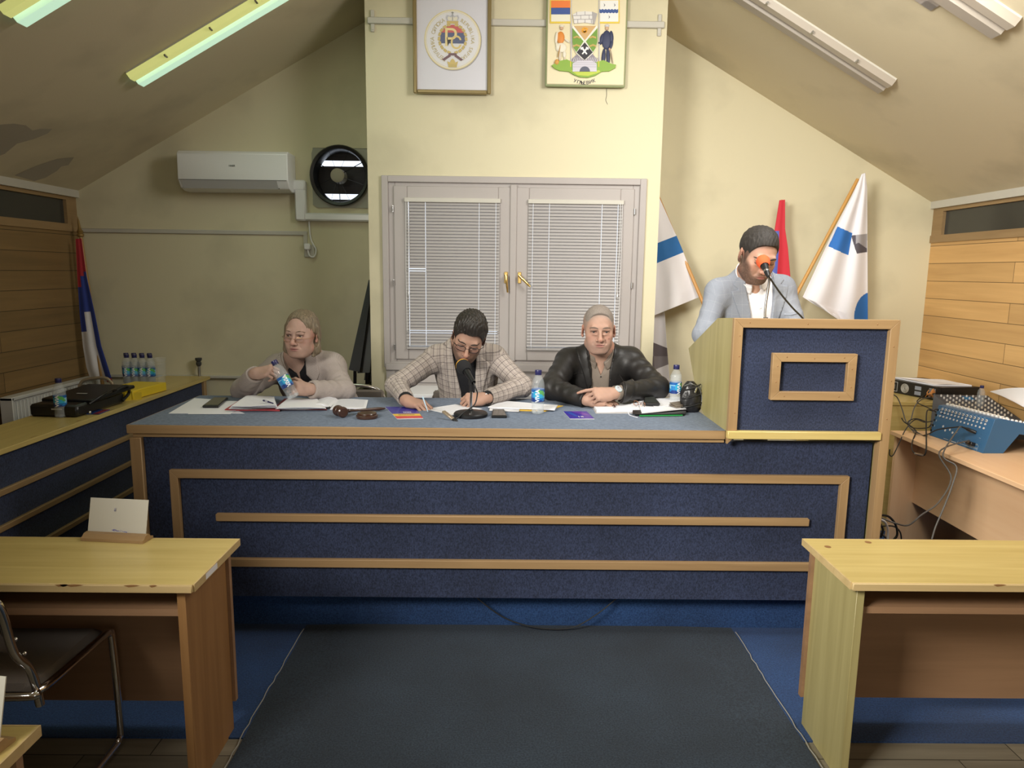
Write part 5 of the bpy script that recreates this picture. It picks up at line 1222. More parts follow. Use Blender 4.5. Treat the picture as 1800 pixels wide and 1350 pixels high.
# red/blue flag behind the speaker
def c3(u, v): return (.60, .03, .05) if v < .33 or u > .42 else (.10, .14, .50)
A = at(1375, 352, y=5.33); B_ = at(1345, 640, y=5.1); d = B_-A; B_ = A+d*((.2-A[2])/d[2])
flag('furled_red_flag', 'red and blue furled flag standing on the wall behind the speaker\'s head', [(0, 1370, 352, 1380, 351), (.3, 1362, 402, 1380, 402), (.55, 1357, 440, 1385, 436), (1, 1342, 520, 1392, 520)], 5.22, c3, (A, B_), .02, 1.5, .8, pole_m=plain('flag_pole_oak', (.50, .28, .10), .4))
# white and blue flag at the right
BL4 = (.03, .17, .55)
A = at(1519, 312, y=5.15); B0 = at(1408, 520, y=5.10); d = B0-A; B_ = A+d*((.2-A[2])/d[2])
PF = [(1512, 306), (1524, 308), (1526, 330), (1526, 620), (1500, 620), (1472, 556), (1413, 526)]
def c4_(u, v):
    p = f4px(u, v); x, y = p
    # blue band
    # band quadrilateral (1466,404)-(1498,412)-(1490,447)-(1456,433)
    def inq(q):
        for i in range(4):
            (x0, y0), (x1, y1) = q[i], q[(i+1) % 4]
            if (x1-x0)*(y-y0)-(y1-y0)*(x-x0) < 0: return False
        return True
    if inq([(1472, 398), (1498, 410), (1491, 449), (1456, 433)]): return BL4
    if inq([(1496, 414), (1524, 411), (1524, 443), (1506, 446)]):
        k = (x-1496)/28; return (.10, .09, .11) if (y-413)/33 > .4+.6*abs(k-.45) or k < .3 else (.38, .37, .40)
    if x > 1500 and ((x-1530)/29)**2+((y-560)/46)**2 < 1: return BL4
    return (.86, .85, .90)
def f4px(u, v):
    L = [(0, 1515, 306), (.15, 1497, 345), (.35, 1466, 404), (.7, 1425, 492), (.78, 1411, 522), (.86, 1440, 540), (.93, 1470, 553), (.94, 1476, 575), (1, 1476, 640)]
    vs4 = [r[0] for r in L]; lx = np.interp(v, vs4, [r[1] for r in L]); ly = np.interp(v, vs4, [r[2] for r in L])
    rx = np.interp(v, [0, .08, 1], [1521, 1524, 1526]); ry = np.interp(v, [0, 1], [304, 640])
    return lx+(rx-lx)*u, ly+(ry-ly)*u
t = thing('white_flag', 'white flag with blue shapes and grey diamond on a leaning pole at the right', 'flag', (2.4, 5.15, .2))
b = MB()
def f4(u, v):
    px, py = f4px(u, v); return at(px, py, y=5.12+.10*(u-.3)*v+.026*math.sin(u*6.3*2.1+.6+v)*(.3+v*.8)*min(1, 4*v+.2))
b.grid(lambda u, v: f4(1-u, v), 150, 300, colfn=lambda u, v: c4_(1-u, v)); o = b.build('cloth', MT['vccloth'], t, sharp=75); s_ = o.modifiers.new('th', 'SOLIDIFY'); s_.thickness = .003; s_.offset = 0
b = MB().tube([A+_a((0, .09, 0)), B_+_a((0, .09, 0))], .0125, 12); b.build('pole', plain('flag_pole_honey', (.62, .33, .09), .4), t)

# ================================================================== leaning panels and clutter left of the bay
t = thing('leaning_black_panel', 'tall black folded panels leaning in the gap left of the window bay', 'panel', (-1.05, 5.1, 0))
def slab(px, y, th, nm, mat, yt=None):
    """four pixels tl,tr,br,bl; top edge at yt (leaning back), bottom edge at y"""
    yt = yt or y; P = [at(px[0][0], px[0][1], y=yt), at(px[1][0], px[1][1], y=yt), at(px[2][0], px[2][1], y=y), at(px[3][0], px[3][1], y=y)]
    b = MB(); V = [p for p in P]+[p+Y*th for p in P]
    b.add(V, [(3, 2, 1, 0), (4, 5, 6, 7), (0, 1, 5, 4), (1, 2, 6, 5), (2, 3, 7, 6), (3, 0, 4, 7)]); return b.build(nm, mat, t)
slab([(648, 492), (655, 492), (632, 654), (613, 650)], 5.00, .03, 'panel', MT['blackm'], 5.25)
slab([(652, 500), (662, 505), (650, 655), (628, 656)], 5.05, .03, 'panel', MT['darkg'], 5.28)
slab([(655, 530), (664, 530), (655, 672), (640, 668)], 5.08, .03, 'panel', MT['blackp'], 5.3)
b = MB(); b.tube([at(624, 652, y=5.05), (at(618, 700, y=5.0)[0], 5.0, .0065)], .012, 8); b.build('leg', MT['blackm'], t)
b = MB(); b.tube([at(646, 655, y=5.08), (at(640, 700, y=5.05)[0], 5.05, .0065)], .016, 8); b.build('leg', MT['blackm'], t)
t = thing('folded_stand', 'greyish folded metal stand lying diagonally beside the left edge of the window bay', 'stand', (-.98, 4.75, .2))
for k, (p, q) in enumerate((((622, 697), (662, 664)), ((628, 702), (668, 674)), ((640, 712), (672, 690)))):
    A = at(*p, y=4.9); B_ = at(*q, y=5.2); b = MB().obox((A+B_)/2, (.03, .03, np.linalg.norm(B_-A)), frame(B_-A)); b.build('bar', plain('olive_metal', (.13, .12, .085), .5, .4), t)
b = MB().tube(bez([at(625, 690, y=4.85), at(633, 693, y=4.85), at(640, 700, y=4.85), at(636, 712, y=4.85)], 5), .004, 6); tag(b.build('floor_cable', MT['greyc']), 'thin grey cable loop behind the woman near the folded stand', 'cable')
meeting_chair(-.955, 4.14, 'chrome framed chair behind the woman, curved frame showing at her elbow')
meeting_chair(-.25, 4.14, 'chrome framed chair behind the man in the checked jacket')
meeting_chair(.56, 4.14, 'chrome framed chair behind the man in the leather jacket')

# ================================================================== audio corner
AZ = .89
t = thing('power_amplifier', 'black rack power amplifier with connectors on the yellow side bench right of the lectern', 'amplifier', (2.9, 4.8, AZ))
c1_ = _a((2.86, 4.585, AZ)); ux = _a((.985, .17, 0)); uy = _a((-.32, .947, 0)); 
Wd, Dp, Hh = .30, .44, .092
Ra = np.array([ux, np.cross(Z, ux), Z]).T
def ap(a, b_, c, o_=c1_.copy(), ux=ux.copy(), uy=uy.copy()): return o_+ux*a+uy*b_+Z*c
def quadbox(b, a0, a1, b0, b1, c0, c1, col=(1, 1, 1)):
    V = [ap(a, bb, c) for a in (a0, a1) for bb in (b0, b1) for c in (c0, c1)]
    b.add(V, [(0, 1, 3, 2), (4, 6, 7, 5), (0, 4, 5, 1), (2, 3, 7, 6), (0, 2, 6, 4), (1, 5, 7, 3)], col)
b = MB(); quadbox(b, 0, Wd, 0, Dp, .004, Hh); b.build('casing', MT['blackp'], t)
b = MB(); quadbox(b, -.001, .006, -.006, .02, .0, Hh+.002); b.build('rack_ear', MT['blackm'], t)
b = MB()
Lq = lambda b_, c: ap(-.0015, b_, c)
def onrear(bb, b0, b1, c0, c1, col): bb.add([Lq(b0, c0), Lq(b0, c1), Lq(b1, c1), Lq(b1, c0)], [(0, 1, 2, 3), (3, 2, 1, 0)], col)
for (b0, b1, c0, c1, col) in ((.33, .335, .012, .08, (.7, .7, .7)), (.40, .405, .012, .08, (.7, .7, .7)), (.33, .405, .012, .016, (.7, .7, .7)), (.33, .405, .076, .080, (.7, .7, .7)), (.35, .385, .03, .06, (.3, .3, .3)), (.14, .19, .05, .075, (.55, .6, .7)), (.14, .19, .015, .04, (.55, .6, .7)), (.03, .08, .012, .078, (.35, .35, .36))): onrear(b, b0, b1, c0, c1, col)
for k in range(6):
    r_ = .006+.005*k; q = [Lq(.27+r_*math.cos(a), .045+r_*1.0*math.sin(a)) for a in np.linspace(0, 2*math.pi, 21)]
    b.tube(q[:-1], .0012, 5, (.7, .68, .62), closed=True)
build_each(b, 'rear_connector', MT['vc'], t)
b = MB()
rng = random.Random(8)
for k in range(7):
    p0_ = Lq(rng.uniform(.03, .11), rng.uniform(.05, .078)); p1_ = Lq(rng.uniform(.03, .10), rng.uniform(.01, .03)); b.tube(bez([p0_, (p0_+p1_)/2+_a((-.03, -.02, .004)), p1_], 6), .003, 6)
b.build('orange_wire', plain('orange_wire', (.62, .27, .08), .5), t)
b = MB(); P = [ap(.02, .07, Hh+.001), ap(.26, .02, Hh+.001), ap(.28, .26, Hh+.001), ap(.05, .42, Hh+.001)]
b.grid(lambda u, v: (P[0]*(1-u)+P[1]*u)*(1-v)+(P[3]*(1-u)+P[2]*u)*v+Z*(.008+.004*math.sin(5*u+3*v)), 10, 10)
for k in range(4): A_, B_ = P[k], P[(k+1) % 4]; b.add([A_, B_, B_+Z*.009, A_+Z*.009], [(0, 1, 2, 3)])
tag(b.build('paper_stack', MT['paper']), 'stack of white sheets lying on top of the black amplifier', 'paper')
# second (rear) console, grey
DZ = .73
def console(t, o, ux, uy, w, d, h0, h1, foot, body, top):
    """o rear-left-bottom corner as seen; ux along the rear edge, uy towards the operator"""
    o = _a(o); ux = _a(ux); uy = _a(uy)
    P = lambda a, b_, c: o+ux*a+uy*b_+Z*c
    prof = [(0, 0), (.02, h1), (.05, h1+.008), (d, h0), (d, h0-.04), (foot+.03, h1-.10), (foot, 0)]
    b = MB(); n = len(prof); V = [P(0, y, z) for y, z in prof]+[P(w, y, z) for y, z in prof]
    F1 = [tuple(range(n)), tuple(range(2*n-1, n-1, -1))]+[(n+i, n+(i+1) % n, (i+1) % n, i) for i in range(n)]
    b.add(V, F1+[f[::-1] for f in []]); ob = b.build('console_body', body, t, bevel=.003)
    return P
t = thing('mixing_console', 'grey mixing console with cream knobs lying behind the blue one on the peach desk', 'mixing console', (2.95, 4.1, DZ))
o = _a((2.79, 4.535, DZ)); ux = _a((.50, -.03, 0)); ux /= np.linalg.norm(ux); uy = _a((.15, -.98, 0)); uy /= np.linalg.norm(uy)
b = MB()
nrm = None
def cp(a, b_, c=0):   # on sloping face: a across, b_ down the slope
    return o+ux*a+uy*b_+Z*(.215-.13*b_/.34+c)
Wc, Dc = .34, .34
V = [cp(0, 0), cp(Wc, 0), cp(Wc, Dc), cp(0, Dc)]; V2 = [_a((p[0], p[1], DZ+.001)) for p in V]
b.add(V+V2, [(0, 1, 2, 3), (3, 2, 1, 0), (7, 6, 5, 4), (0, 4, 5, 1), (1, 5, 6, 2), (2, 6, 7, 3), (3, 7, 4, 0)]); b.build('console_body', plain('console_grey', (.16, .17, .20), .45), t)
b = MB(); kn = 0
for i in range(8):
    for j in range(9):
        p = cp(.03+i*.040, .025+j*.026); b.lathe([(.0055, 0), (.005, .012), (.003, .014), (0, .014)], p, n=8, col=(.72, .64, .52) if j > 2 else (.72, .70, .68)); kn += 1
tag(b.build('knobs', MT['vc'], t), kind='stuff')
b = MB()
for i in range(8):
    p = cp(.03+i*.040, .30); b.obox(p+Z*.008, (.016, .024, .012), I3, (.16, .38, .75) if i < 6 else (.8, .8, .8), .003)
    b.add([cp(.03+i*.040-.001, .265, .0015), cp(.03+i*.040+.001, .265, .0015), cp(.03+i*.040+.001, .335, .0015), cp(.03+i*.040-.001, .335, .0015)], [(0, 1, 2, 3), (3, 2, 1, 0)], (.02, .02, .02))
b.add([cp(.16, .02, .002), cp(.22, .02, .002), cp(.22, .06, .002), cp(.16, .06, .002)], [(0, 1, 2, 3), (3, 2, 1, 0)], (.04, .25, .55))
tag(b.build('faders', MT['vc'], t), kind='stuff')
bottle((PX(1722, 4.40, .89), 4.40, .875), 'clear unlabelled bottle lying among the knobs of the grey mixing console', None, .72, 0, False, 0)
bo = bpy.data.objects[[o_.name for o_ in bpy.data.objects if o_.name.startswith('water_bottle') and o_.parent is None][-1]]
# paper roll at right
b = MB(); P = [at(1738, 688, z=.84), at(1810, 684, z=.84), at(1830, 722, z=.80), at(1775, 708, z=.80)]
P = [_a((3.02, 4.40, .76)), _a((3.15, 4.40, .80)), _a((3.15, 3.2, .95)), _a((2.98, 3.3, .80))]
P = [at(1740, 688, y=4.45), at(1830, 680, y=3.9), at(1830, 722, y=3.7), at(1776, 706, y=4.0)]
P[0][0] = min(P[0][0], 3.15)
for p_ in P: p_[0] = min(p_[0], 3.16); p_[2] = max(p_[2], .75)
b.grid(lambda u, v: (P[0]*(1-u)+P[1]*u)*(1-v)+(P[3]*(1-u)+P[2]*u)*v+Z*.01*math.sin(4*u+2*v), 14, 10); b.grid(lambda u, v: (P[0]*(1-v)+P[1]*v)*(1-u)+(P[3]*(1-v)+P[2]*v)*u+Z*(.01*math.sin(4*v+2*u)-.002), 10, 14)
tag(b.build('large_paper', MT['paper']), 'large sheet of white paper propped against the plank wall behind the consoles', 'paper')
# blue console
t = thing('mixing_console', 'blue mixing console with rows of rear sockets at the edge of the peach desk', 'mixing console', (2.75, 4.0, DZ))
BLC = plain('console_blue', (.035, .13, .28), .4)
# rear panel: bottom from (2.63,4.28) to (2.67,3.84); leaning towards +x with height
r0_ = at(1633, 765, z=DZ); r1_ = at(1727, 797, z=DZ); 
tl_ = at(1650, 712, y=r0_[1]+.02); tr_ = at(1749, 737, y=r1_[1]-.02)
upv = (tl_-r0_); ax_ = r1_-r0_
f1_ = at(1757, 797, z=DZ)+_a((.03, 0, 0))
b = MB()
dx = _a((1, .03, 0))
def prof(p0, tp):  # closed profile at one end
    top = tp; return [p0, top, top+dx*.03+Z*.004, top+dx*.45-Z*.075, top+dx*.45-Z*.125, top+dx*.15-Z*.085, p0+dx*.16+Z*.075, p0+dx*.12]
A_ = prof(r0_, tl_); B_ = prof(r1_, tr_); n = len(A_)
b.add(A_+B_, [tuple(range(n))[::-1], tuple(range(n, 2*n))]+[(i, (i+1) % n, n+(i+1) % n, n+i) for i in range(n)]); b.build('console_body', BLC, t, bevel=.002)
b = MB()
nr = np.cross(ax_, upv); nr /= np.linalg.norm(nr); nr = nr if nr[0] < 0 else -nr
def rp_(u, v): return (r0_*(1-u)+r1_*u)*(1-v)+(tl_*(1-u)+tr_*u)*v
ex = ax_/np.linalg.norm(ax_); ey = np.cross(nr, ex); ey /= np.linalg.norm(ey); ey = ey if ey[2] > 0 else -ey
def sq_(u, v, w, h, col, off=.0008): p = rp_(u, v)+nr*off; b.add([p-ex*w-ey*h, p+ex*w-ey*h, p+ex*w+ey*h, p-ex*w+ey*h], [(0, 1, 2, 3), (3, 2, 1, 0)], col)
Rn = frame(nr)
for i in range(13):
    for j, v in enumerate((.90, .80, .68)):
        u = .10+i*.066
        if j == 0: b.lathe([(.0085, 0), (.0085, .006), (.005, .007), (0, .007)], rp_(u, v), Rn, 8, (.55, .56, .58)); b.lathe([(.004, .0075), (0, .0075)], rp_(u, v), Rn, 8, (.02, .02, .02))
        else: b.lathe([(.006, 0), (.006, .006), (0, .007)], rp_(u, v), Rn, 8, (.62, .62, .64)); sq_(u+.02, v-.03, .005, .004, (.02, .02, .03))
for i in range(8): sq_(.25+i*.035, .50, .004, .003, (.75, .78, .8))
for (u, v) in ((.22, .40), (.28, .30), (.36, .36), (.42, .30), (.48, .35)): b.lathe([(.007, 0), (.007, .006), (0, .006)], rp_(u, v), Rn, 8, (.6, .62, .66)); sq_(u+.03, v+.06, .008, .002, (.6, .68, .75))
sq_(.72, .26, .082, .0012, (.6, .68, .75)); sq_(.72, .02+.04, .082, .0012, (.6, .68, .75)); sq_(.55, .16, .001, .03, (.6, .68, .75)); sq_(.90, .16, .001, .03, (.6, .68, .75))
sq_(.62, .20, .022, .008, (.62, .68, .74)); sq_(.70, .13, .03, .002, (.6, .68, .75)); sq_(.83, .09, .03, .0015, (.6, .68, .75)); sq_(.86, .2, .012, .008, (.4, .5, .6)); sq_(.2, .08, .014, .004, (.01, .01, .02)); sq_(.33, .06, .02, .003, (.75, .78, .8)); sq_(.47, .05, .024, .003, (.75, .78, .8))
for k in range(5): p = rp_(.015, .85-.17*k); b.lathe([(.007, 0), (.007, .004), (0, .004)], p, Rn, 8, (.02, .02, .02)); sq_(.05, .85-.17*k, .003, .006, (.6, .7, .78))
for i in range(12): sq_(.10+i*.068, .965, .010, .0009, (.6, .68, .75))
for i in range(4): sq_(.70+.06*i, .40, .007, .004, (.65, .7, .75)); sq_(.70+.06*i, .52, .006, .006, (.05, .05, .06)) 
tag(b.build('rear_sockets', MT['vc'], t), kind='stuff')
b = MB()
for i in range(15):
    for j in range(2): p = (tl_*(1-(i+.5)/15)+tr_*(i+.5)/15)+dx*(.045+.035*j)+Z*(-.002-.006*j); b.obox(p+Z*.008, (.016, .016, .018), I3, (.78, .76, .72), .004)
for i in range(16): p = tr_+dx*(.06+.024*i)+_a((0, .012, -.004-.075*(.06+.024*i)/.45)); b.obox(p+Z*.010, (.015, .014, .020), I3, (.80, .80, .80), .004)
tag(b.build('knob_caps', MT['vc'], t), kind='stuff')
# plugs and cables of the consoles
def cable(name, pts, r, mat, label): return tag(MB().tube(bez(pts, 8), r, 8).build(name, mat), label, 'cable')
xo = nr*.012
pl = rp_(.80, .50); 
t = thing('audio_plug', 'black plug stuck in the right part of the blue console\'s back', 'plug', pl+nr*.04)
b = MB(); b.lathe([(.009, .002), (.010, .01), (.010, .05), (.006, .06), (.004, .085), (0, .085)], pl, frame(nr*1.+(-ex)*1.5+Z*.2), 12); b.build('plug_body', MT['blackp'], t); pe = pl+(nr-1.5*ex+Z*.2)/np.linalg.norm(nr-1.5*ex+Z*.2)*.085
pl2 = rp_(.80, .16); t = thing('power_plug', 'black power plug low on the blue console\'s back', 'plug', pl2+nr*.02); b = MB().obox(pl2+nr*.016, (.05, .03, .022), np.array([ex, nr, np.cross(ex, nr)]).T, cham=.004); b.build('plug_body', MT['blackp'], t)
Q = lambda x, y, yy: at(x, y, y=yy)
cable('audio_cable', [pe, Q(1660, 758, 4.12)-xo*0+nr*.04, Q(1640, 765, 4.2)+nr*.03, Q(1618, 765, 4.3), Q(1605, 752, 4.38), Q(1590, 742, 4.4), Q(1585, 735, 4.43)], .0035, MT['rubber'], 'black cable from the blue console plug running left over the desk edge')
cable('power_cable', [pl2+nr*.03, Q(1700, 775, 3.86), Q(1690, 795, 3.70)-_a((.12, 0, 0)), Q(1672, 840, 3.6), Q(1650, 883, 3.5), Q(1620, 905, 3.45), Q(1597, 923, 3.45), Q(1575, 920, 3.45), Q(1548, 910, 3.5)], .004, MT['greyc'], 'grey power cable sagging from the blue console to the floor behind the lectern')
cable('power_cable', [pe+Z*.0, Q(1700, 760, 3.88)+nr*.06, Q(1690, 800, 3.68)-_a((.1, 0, 0)), Q(1681, 820, 3.6), Q(1675, 850, 3.55), Q(1660, 890, 3.5), Q(1645, 925, 3.45), Q(1638, 948, 3.4)], .004, MT['greyc'], 'darker cable hanging straight down in front of the peach desk')
cable('audio_cable', [rp_(.03, .85)+nr*.02, Q(1640, 722, 4.22), Q(1630, 722, 4.2), Q(1628, 745, 4.1), Q(1628, 790, 4.0), Q(1622, 801, 4.0), Q(1606, 795, 4.0), Q(1603, 780, 4.1), Q(1610, 760, 4.3)], .0038, MT['rubber'], 'cable loop hanging over the peach desk edge with a metal joint')
b = MB().tube([Q(1608, 797, 3.985), Q(1622, 800, 3.985)], .006, 8); tag(b.build('inline_connector', MT['steel']), 'small metal connector joining the hanging cable loop', 'connector')
cable('speaker_cable', [ap(-.01, .05, .02), Q(1620, 702, 4.5), Q(1608, 715, 4.45), Q(1602, 735, 4.40), Q(1597, 748, 4.38), Q(1607, 757, 4.34), Q(1628, 768, 4.28)], .0035, MT['greyc'], 'grey cable from the amplifier down to the peach desk')
cable('speaker_cable', [ap(-.005, .40, .04), Q(1568, 691, 4.5), Q(1578, 700, 4.5), Q(1586, 720, 4.48), Q(1592, 740, 4.44), Q(1600, 752, 4.38), Q(1612, 764, 4.3), Q(1630, 766, 4.25)], .0035, MT['greyc'], 'grey cable from the far end of the amplifier beside the lectern')
cable('speaker_cable', [ap(-.005, .10, .03), Q(1612, 706, 4.5), Q(1630, 716, 4.35), Q(1645, 724, 4.26)], .0035, MT['rubber'], 'short dark cable between amplifier and blue console')
cable('audio_cable', [rp_(.03, .45)+nr*.02, Q(1625, 742, 4.2), Q(1608, 738, 4.3), Q(1592, 755, 4.3), Q(1580, 780, 4.25), Q(1570, 800, 4.2), Q(1564, 800, 4.2), Q(1564, 790, 4.2)], .0032, MT['rubber'], 'thin cable looping down in front of the peach desk end panel')
cable('audio_cable', [rp_(.03, .35)+nr*.02, Q(1630, 752, 4.2), Q(1605, 752, 4.3), Q(1596, 742, 4.36), Q(1610, 736, 4.34), Q(1630, 742, 4.25)], .0032, MT['rubber'], 'coil of thin cable on the peach desk corner')
for k, (m_, pts, lab) in enumerate(((MT['rubber'], [(1545, 905), (1562, 908), (1574, 922), (1577, 940), (1568, 952)], 'outer black cable arc on the floor right of the lectern'), (MT['whitep'], [(1545, 912), (1556, 918), (1561, 932), (1560, 952)], 'white cable on the floor right of the lectern'), (MT['rubber'], [(1545, 925), (1570, 925), (1582, 935), (1585, 952)], 'low black cable on the floor right of the lectern'), (MT['rubber'], [(1543, 915), (1552, 930), (1548, 945)], 'inner black cable on the floor behind the lectern leg'), (MT['greyc'], [(1545, 935), (1552, 940), (1562, 950)], 'short grey cable on the floor behind the lectern leg'))):
    cable('floor_cable', [at(x, y, y=3.55+.03*k) for x, y in pts], .006 if k != 2 else .004, m_, lab)
# ================================================================== people (distance-field bodies)
import itertools
class Vol:
    def __init__(s, lo, hi, h):
        s.lo = _a(lo); s.h = h; s.n = np.ceil((_a(hi)-s.lo)/h).astype(int)+1; s.D = np.full(s.n, .06, np.float32)
    def sub(s, lo, hi):
        i0 = np.clip(np.floor((_a(lo)-s.lo)/s.h).astype(int), 0, s.n); i1 = np.clip(np.ceil((_a(hi)-s.lo)/s.h).astype(int)+1, 0, s.n)
        if (i1 <= i0).any(): return None, None
        sl = tuple(slice(a, b) for a, b in zip(i0, i1))
        ax = [s.lo[k]+s.h*np.arange(i0[k], i1[k]) for k in range(3)]
        return sl, np.meshgrid(*ax, indexing='ij', sparse=False)
    def op(s, fn, lo, hi, k=.01, mode='u'):
        m = k+3*s.h; sl, G = s.sub(_a(lo)-m, _a(hi)+m)
        if sl is None: return
        P = np.stack(G, -1).astype(np.float32); d = fn(P).astype(np.float32); A = s.D[sl]
        if mode == 'u': h = np.maximum(k-np.abs(A-d), 0)/max(k, 1e-6); s.D[sl] = np.minimum(A, d)-h*h*k*.25
        elif mode == 's': d = -d; h = np.maximum(k-np.abs(A-d), 0)/max(k, 1e-6); s.D[sl] = np.maximum(A, d)+h*h*k*.25
        elif mode == 'i': s.D[sl] = np.maximum(A, d)
    def sample(s, P):
        q = (np.asarray(P)-s.lo)/s.h; i = np.clip(np.floor(q).astype(int), 0, s.n-2); f = np.clip(q-i, 0, 1); r = 0
        for c in itertools.product((0, 1), repeat=3):
            w = np.prod([f[..., a] if c[a] else 1-f[..., a] for a in range(3)], axis=0); r = r+w*s.D[i[..., 0]+c[0], i[..., 1]+c[1], i[..., 2]+c[2]]
        return r
def nets(D, lo, h):
    """surface nets"""
    S = D < 0; n = np.array(D.shape)
    any_ = np.zeros(n-1, bool); all_ = np.ones(n-1, bool)
    for c in itertools.product((0, 1), repeat=3):
        v = S[c[0]:n[0]-1+c[0], c[1]:n[1]-1+c[1], c[2]:n[2]-1+c[2]]; any_ |= v; all_ &= v
    act = any_ & ~all_; I = np.argwhere(act); idx = np.full(n-1, -1, np.int32); idx[act] = np.arange(len(I))
    cor = list(itertools.product((0, 1), repeat=3)); val = {c: D[I[:, 0]+c[0], I[:, 1]+c[1], I[:, 2]+c[2]] for c in cor}
    acc = np.zeros((len(I), 3)); cnt = np.zeros(len(I))
    for c in cor:
        for a in range(3):
            if c[a] == 0:
                e = list(c); e[a] = 1; e = tuple(e); x, y = val[c], val[e]; m = (x < 0) != (y < 0)
                t = np.where(m, x/np.where(m, x-y, 1), 0); p = np.tile(_a(c), (len(I), 1)); p[:, a] = t
                acc[m] += p[m]; cnt[m] += 1
    V = (I+acc/cnt[:, None])*h+lo; Fq = []
    for a in range(3):
        b, c = (a+1) % 3, (a+2) % 3
        sa = [slice(None)]*3; sb = [slice(None)]*3; sa[a] = slice(0, -1); sb[a] = slice(1, None)
        m = S[tuple(sa)] != S[tuple(sb)]; E = np.argwhere(m)
        E = E[(E[:, b] > 0) & (E[:, c] > 0) & (E[:, b] < n[b]-1) & (E[:, c] < n[c]-1)]
        def g(db, dc): q = E.copy(); q[:, b] -= db; q[:, c] -= dc; return idx[q[:, 0], q[:, 1], q[:, 2]]
        q = np.stack([g(1, 1), g(0, 1), g(0, 0), g(1, 0)], 1); ins = S[E[:, 0], E[:, 1], E[:, 2]]
        q[~ins] = q[~ins][:, ::-1]; Fq.append(q)
    return V, np.concatenate(Fq)
def fast_mesh(name, V, Fq, mat, parent, attrs=None):
    o0 = wloc(parent) if parent is not None else np.zeros(3)
    me = bpy.data.meshes.new(name); me.vertices.add(len(V)); me.vertices.foreach_set('co', (V-o0).astype(np.float32).ravel())
    me.loops.add(Fq.size); me.loops.foreach_set('vertex_index', Fq.astype(np.int32).ravel()); me.polygons.add(len(Fq))
    me.polygons.foreach_set('loop_start', np.arange(0, Fq.size, 4, dtype=np.int32)); me.polygons.foreach_set('use_smooth', np.ones(len(Fq), bool))
    me.update(calc_edges=True); me.validate()
    for k, v in (attrs or {}).items():
        if k == 'Col': a = me.color_attributes.new('Col', 'FLOAT_COLOR', 'POINT'); c = np.ones((len(V), 4), np.float32); c[:, :3] = v; a.data.foreach_set('color', c.ravel())
        else: a = me.attributes.new(k, 'FLOAT_VECTOR', 'POINT'); a.data.foreach_set('vector', v.astype(np.float32).ravel())
    me.materials.append(mat); ob = bpy.data.objects.new(name, me); COL.objects.link(ob)
    if parent is not None: ob.parent = parent
    return ob
def biggest(V, Fq):
    lab = np.arange(len(V))
    for _ in range(400):
        m = lab[Fq].min(1); new = lab.copy()
        for k in range(4): np.minimum.at(new, Fq[:, k], m)
        new = new[new]
        if (new == lab).all(): break
        lab = new
    u, c = np.unique(lab[Fq[:, 0]], return_counts=True); r = u[c.argmax()]; keep = lab[Fq[:, 0]] == r
    Fq = Fq[keep]; vi = np.unique(Fq); mp = np.zeros(len(V), int); mp[vi] = np.arange(len(vi)); return V[vi], mp[Fq]
def relax(V, Fq, it=1, lam=.5):
    for _ in range(it):
        A = np.zeros_like(V); c = np.zeros(len(V))
        for k in range(4):
            i, j = Fq[:, k], Fq[:, (k+1) % 4]
            for a in range(3): A[:, a] += np.bincount(i, V[j, a], len(V))+np.bincount(j, V[i, a], len(V))
            c += np.bincount(i, minlength=len(V))+np.bincount(j, minlength=len(V))
        V = V*(1-lam)+lam*A/np.maximum(c, 1)[:, None]
    return V
# primitives: each returns (fn, lo, hi)
def rc(a, b, ra, rb, rip=None):
    a, b = _a(a), _a(b); ab = b-a; L2 = ab@ab
    def fn(P):
        q = P-a; t = np.clip((q@ab)/L2, 0, 1); r = ra+(rb-ra)*t; d = np.linalg.norm(q-t[..., None]*ab, axis=-1)-r
        return d+(rip(P, t) if rip else 0)
    m = max(ra, rb); return fn, np.minimum(a, b)-m, np.maximum(a, b)+m
def el_(c, r, R=I3):
    c, r = _a(c), _a(r)
    def fn(P):
        q = (P-c)@R; k0 = np.linalg.norm(q/r, axis=-1); k1 = np.linalg.norm(q/(r*r), axis=-1); return k0*(k0-1)/np.maximum(k1, 1e-6)
    m = r.max(); return fn, c-m, c+m
def bx_(c, hs, rr, R=I3):
    c, hs = _a(c), _a(hs)
    def fn(P):
        q = np.abs((P-c)@R)-(hs-rr); return np.linalg.norm(np.maximum(q, 0), axis=-1)+np.minimum(q.max(-1), 0)-rr
    m = np.linalg.norm(hs); return fn, c-m, c+m
def poly_(pts, o, u, v, off=0.):
    """2-D polygon distance in the plane (o;u,v)"""
    o, u, v = _a(o), _a(u), _a(v); P2 = _a(pts)
    def fn(P):
        q = P-o; x = q@u; y = q@v; d = np.full(x.shape, 1e9); s = np.zeros(x.shape, bool); n = len(P2)
        for i in range(n):
            ax_, ay = P2[i]; bx2, by = P2[(i+1) % n]; ex, ey = bx2-ax_, by-ay; t = np.clip(((x-ax_)*ex+(y-ay)*ey)/(ex*ex+ey*ey), 0, 1)
            d = np.minimum(d, (x-ax_-t*ex)**2+(y-ay-t*ey)**2); cond = ((ay > y) != (by > y)) & (x < ex*(y-ay)/(ey if abs(ey) > 1e-9 else 1e-9)+ax_); s ^= cond
        d = np.sqrt(d); return np.where(s, -d, d)-off
    return fn
def loc(prim, M, T, s):
    """primitive given in a local frame -> world: p = T + s*M@q"""
    fn, lo, hi = prim; c = (lo+hi)/2; r = np.linalg.norm(hi-lo)/2; cw = T+s*(M@c)
    return (lambda P: fn(((P-T)@M)/s)*s), cw-r*s, cw+r*s
def gs(d2): return np.exp(-d2)
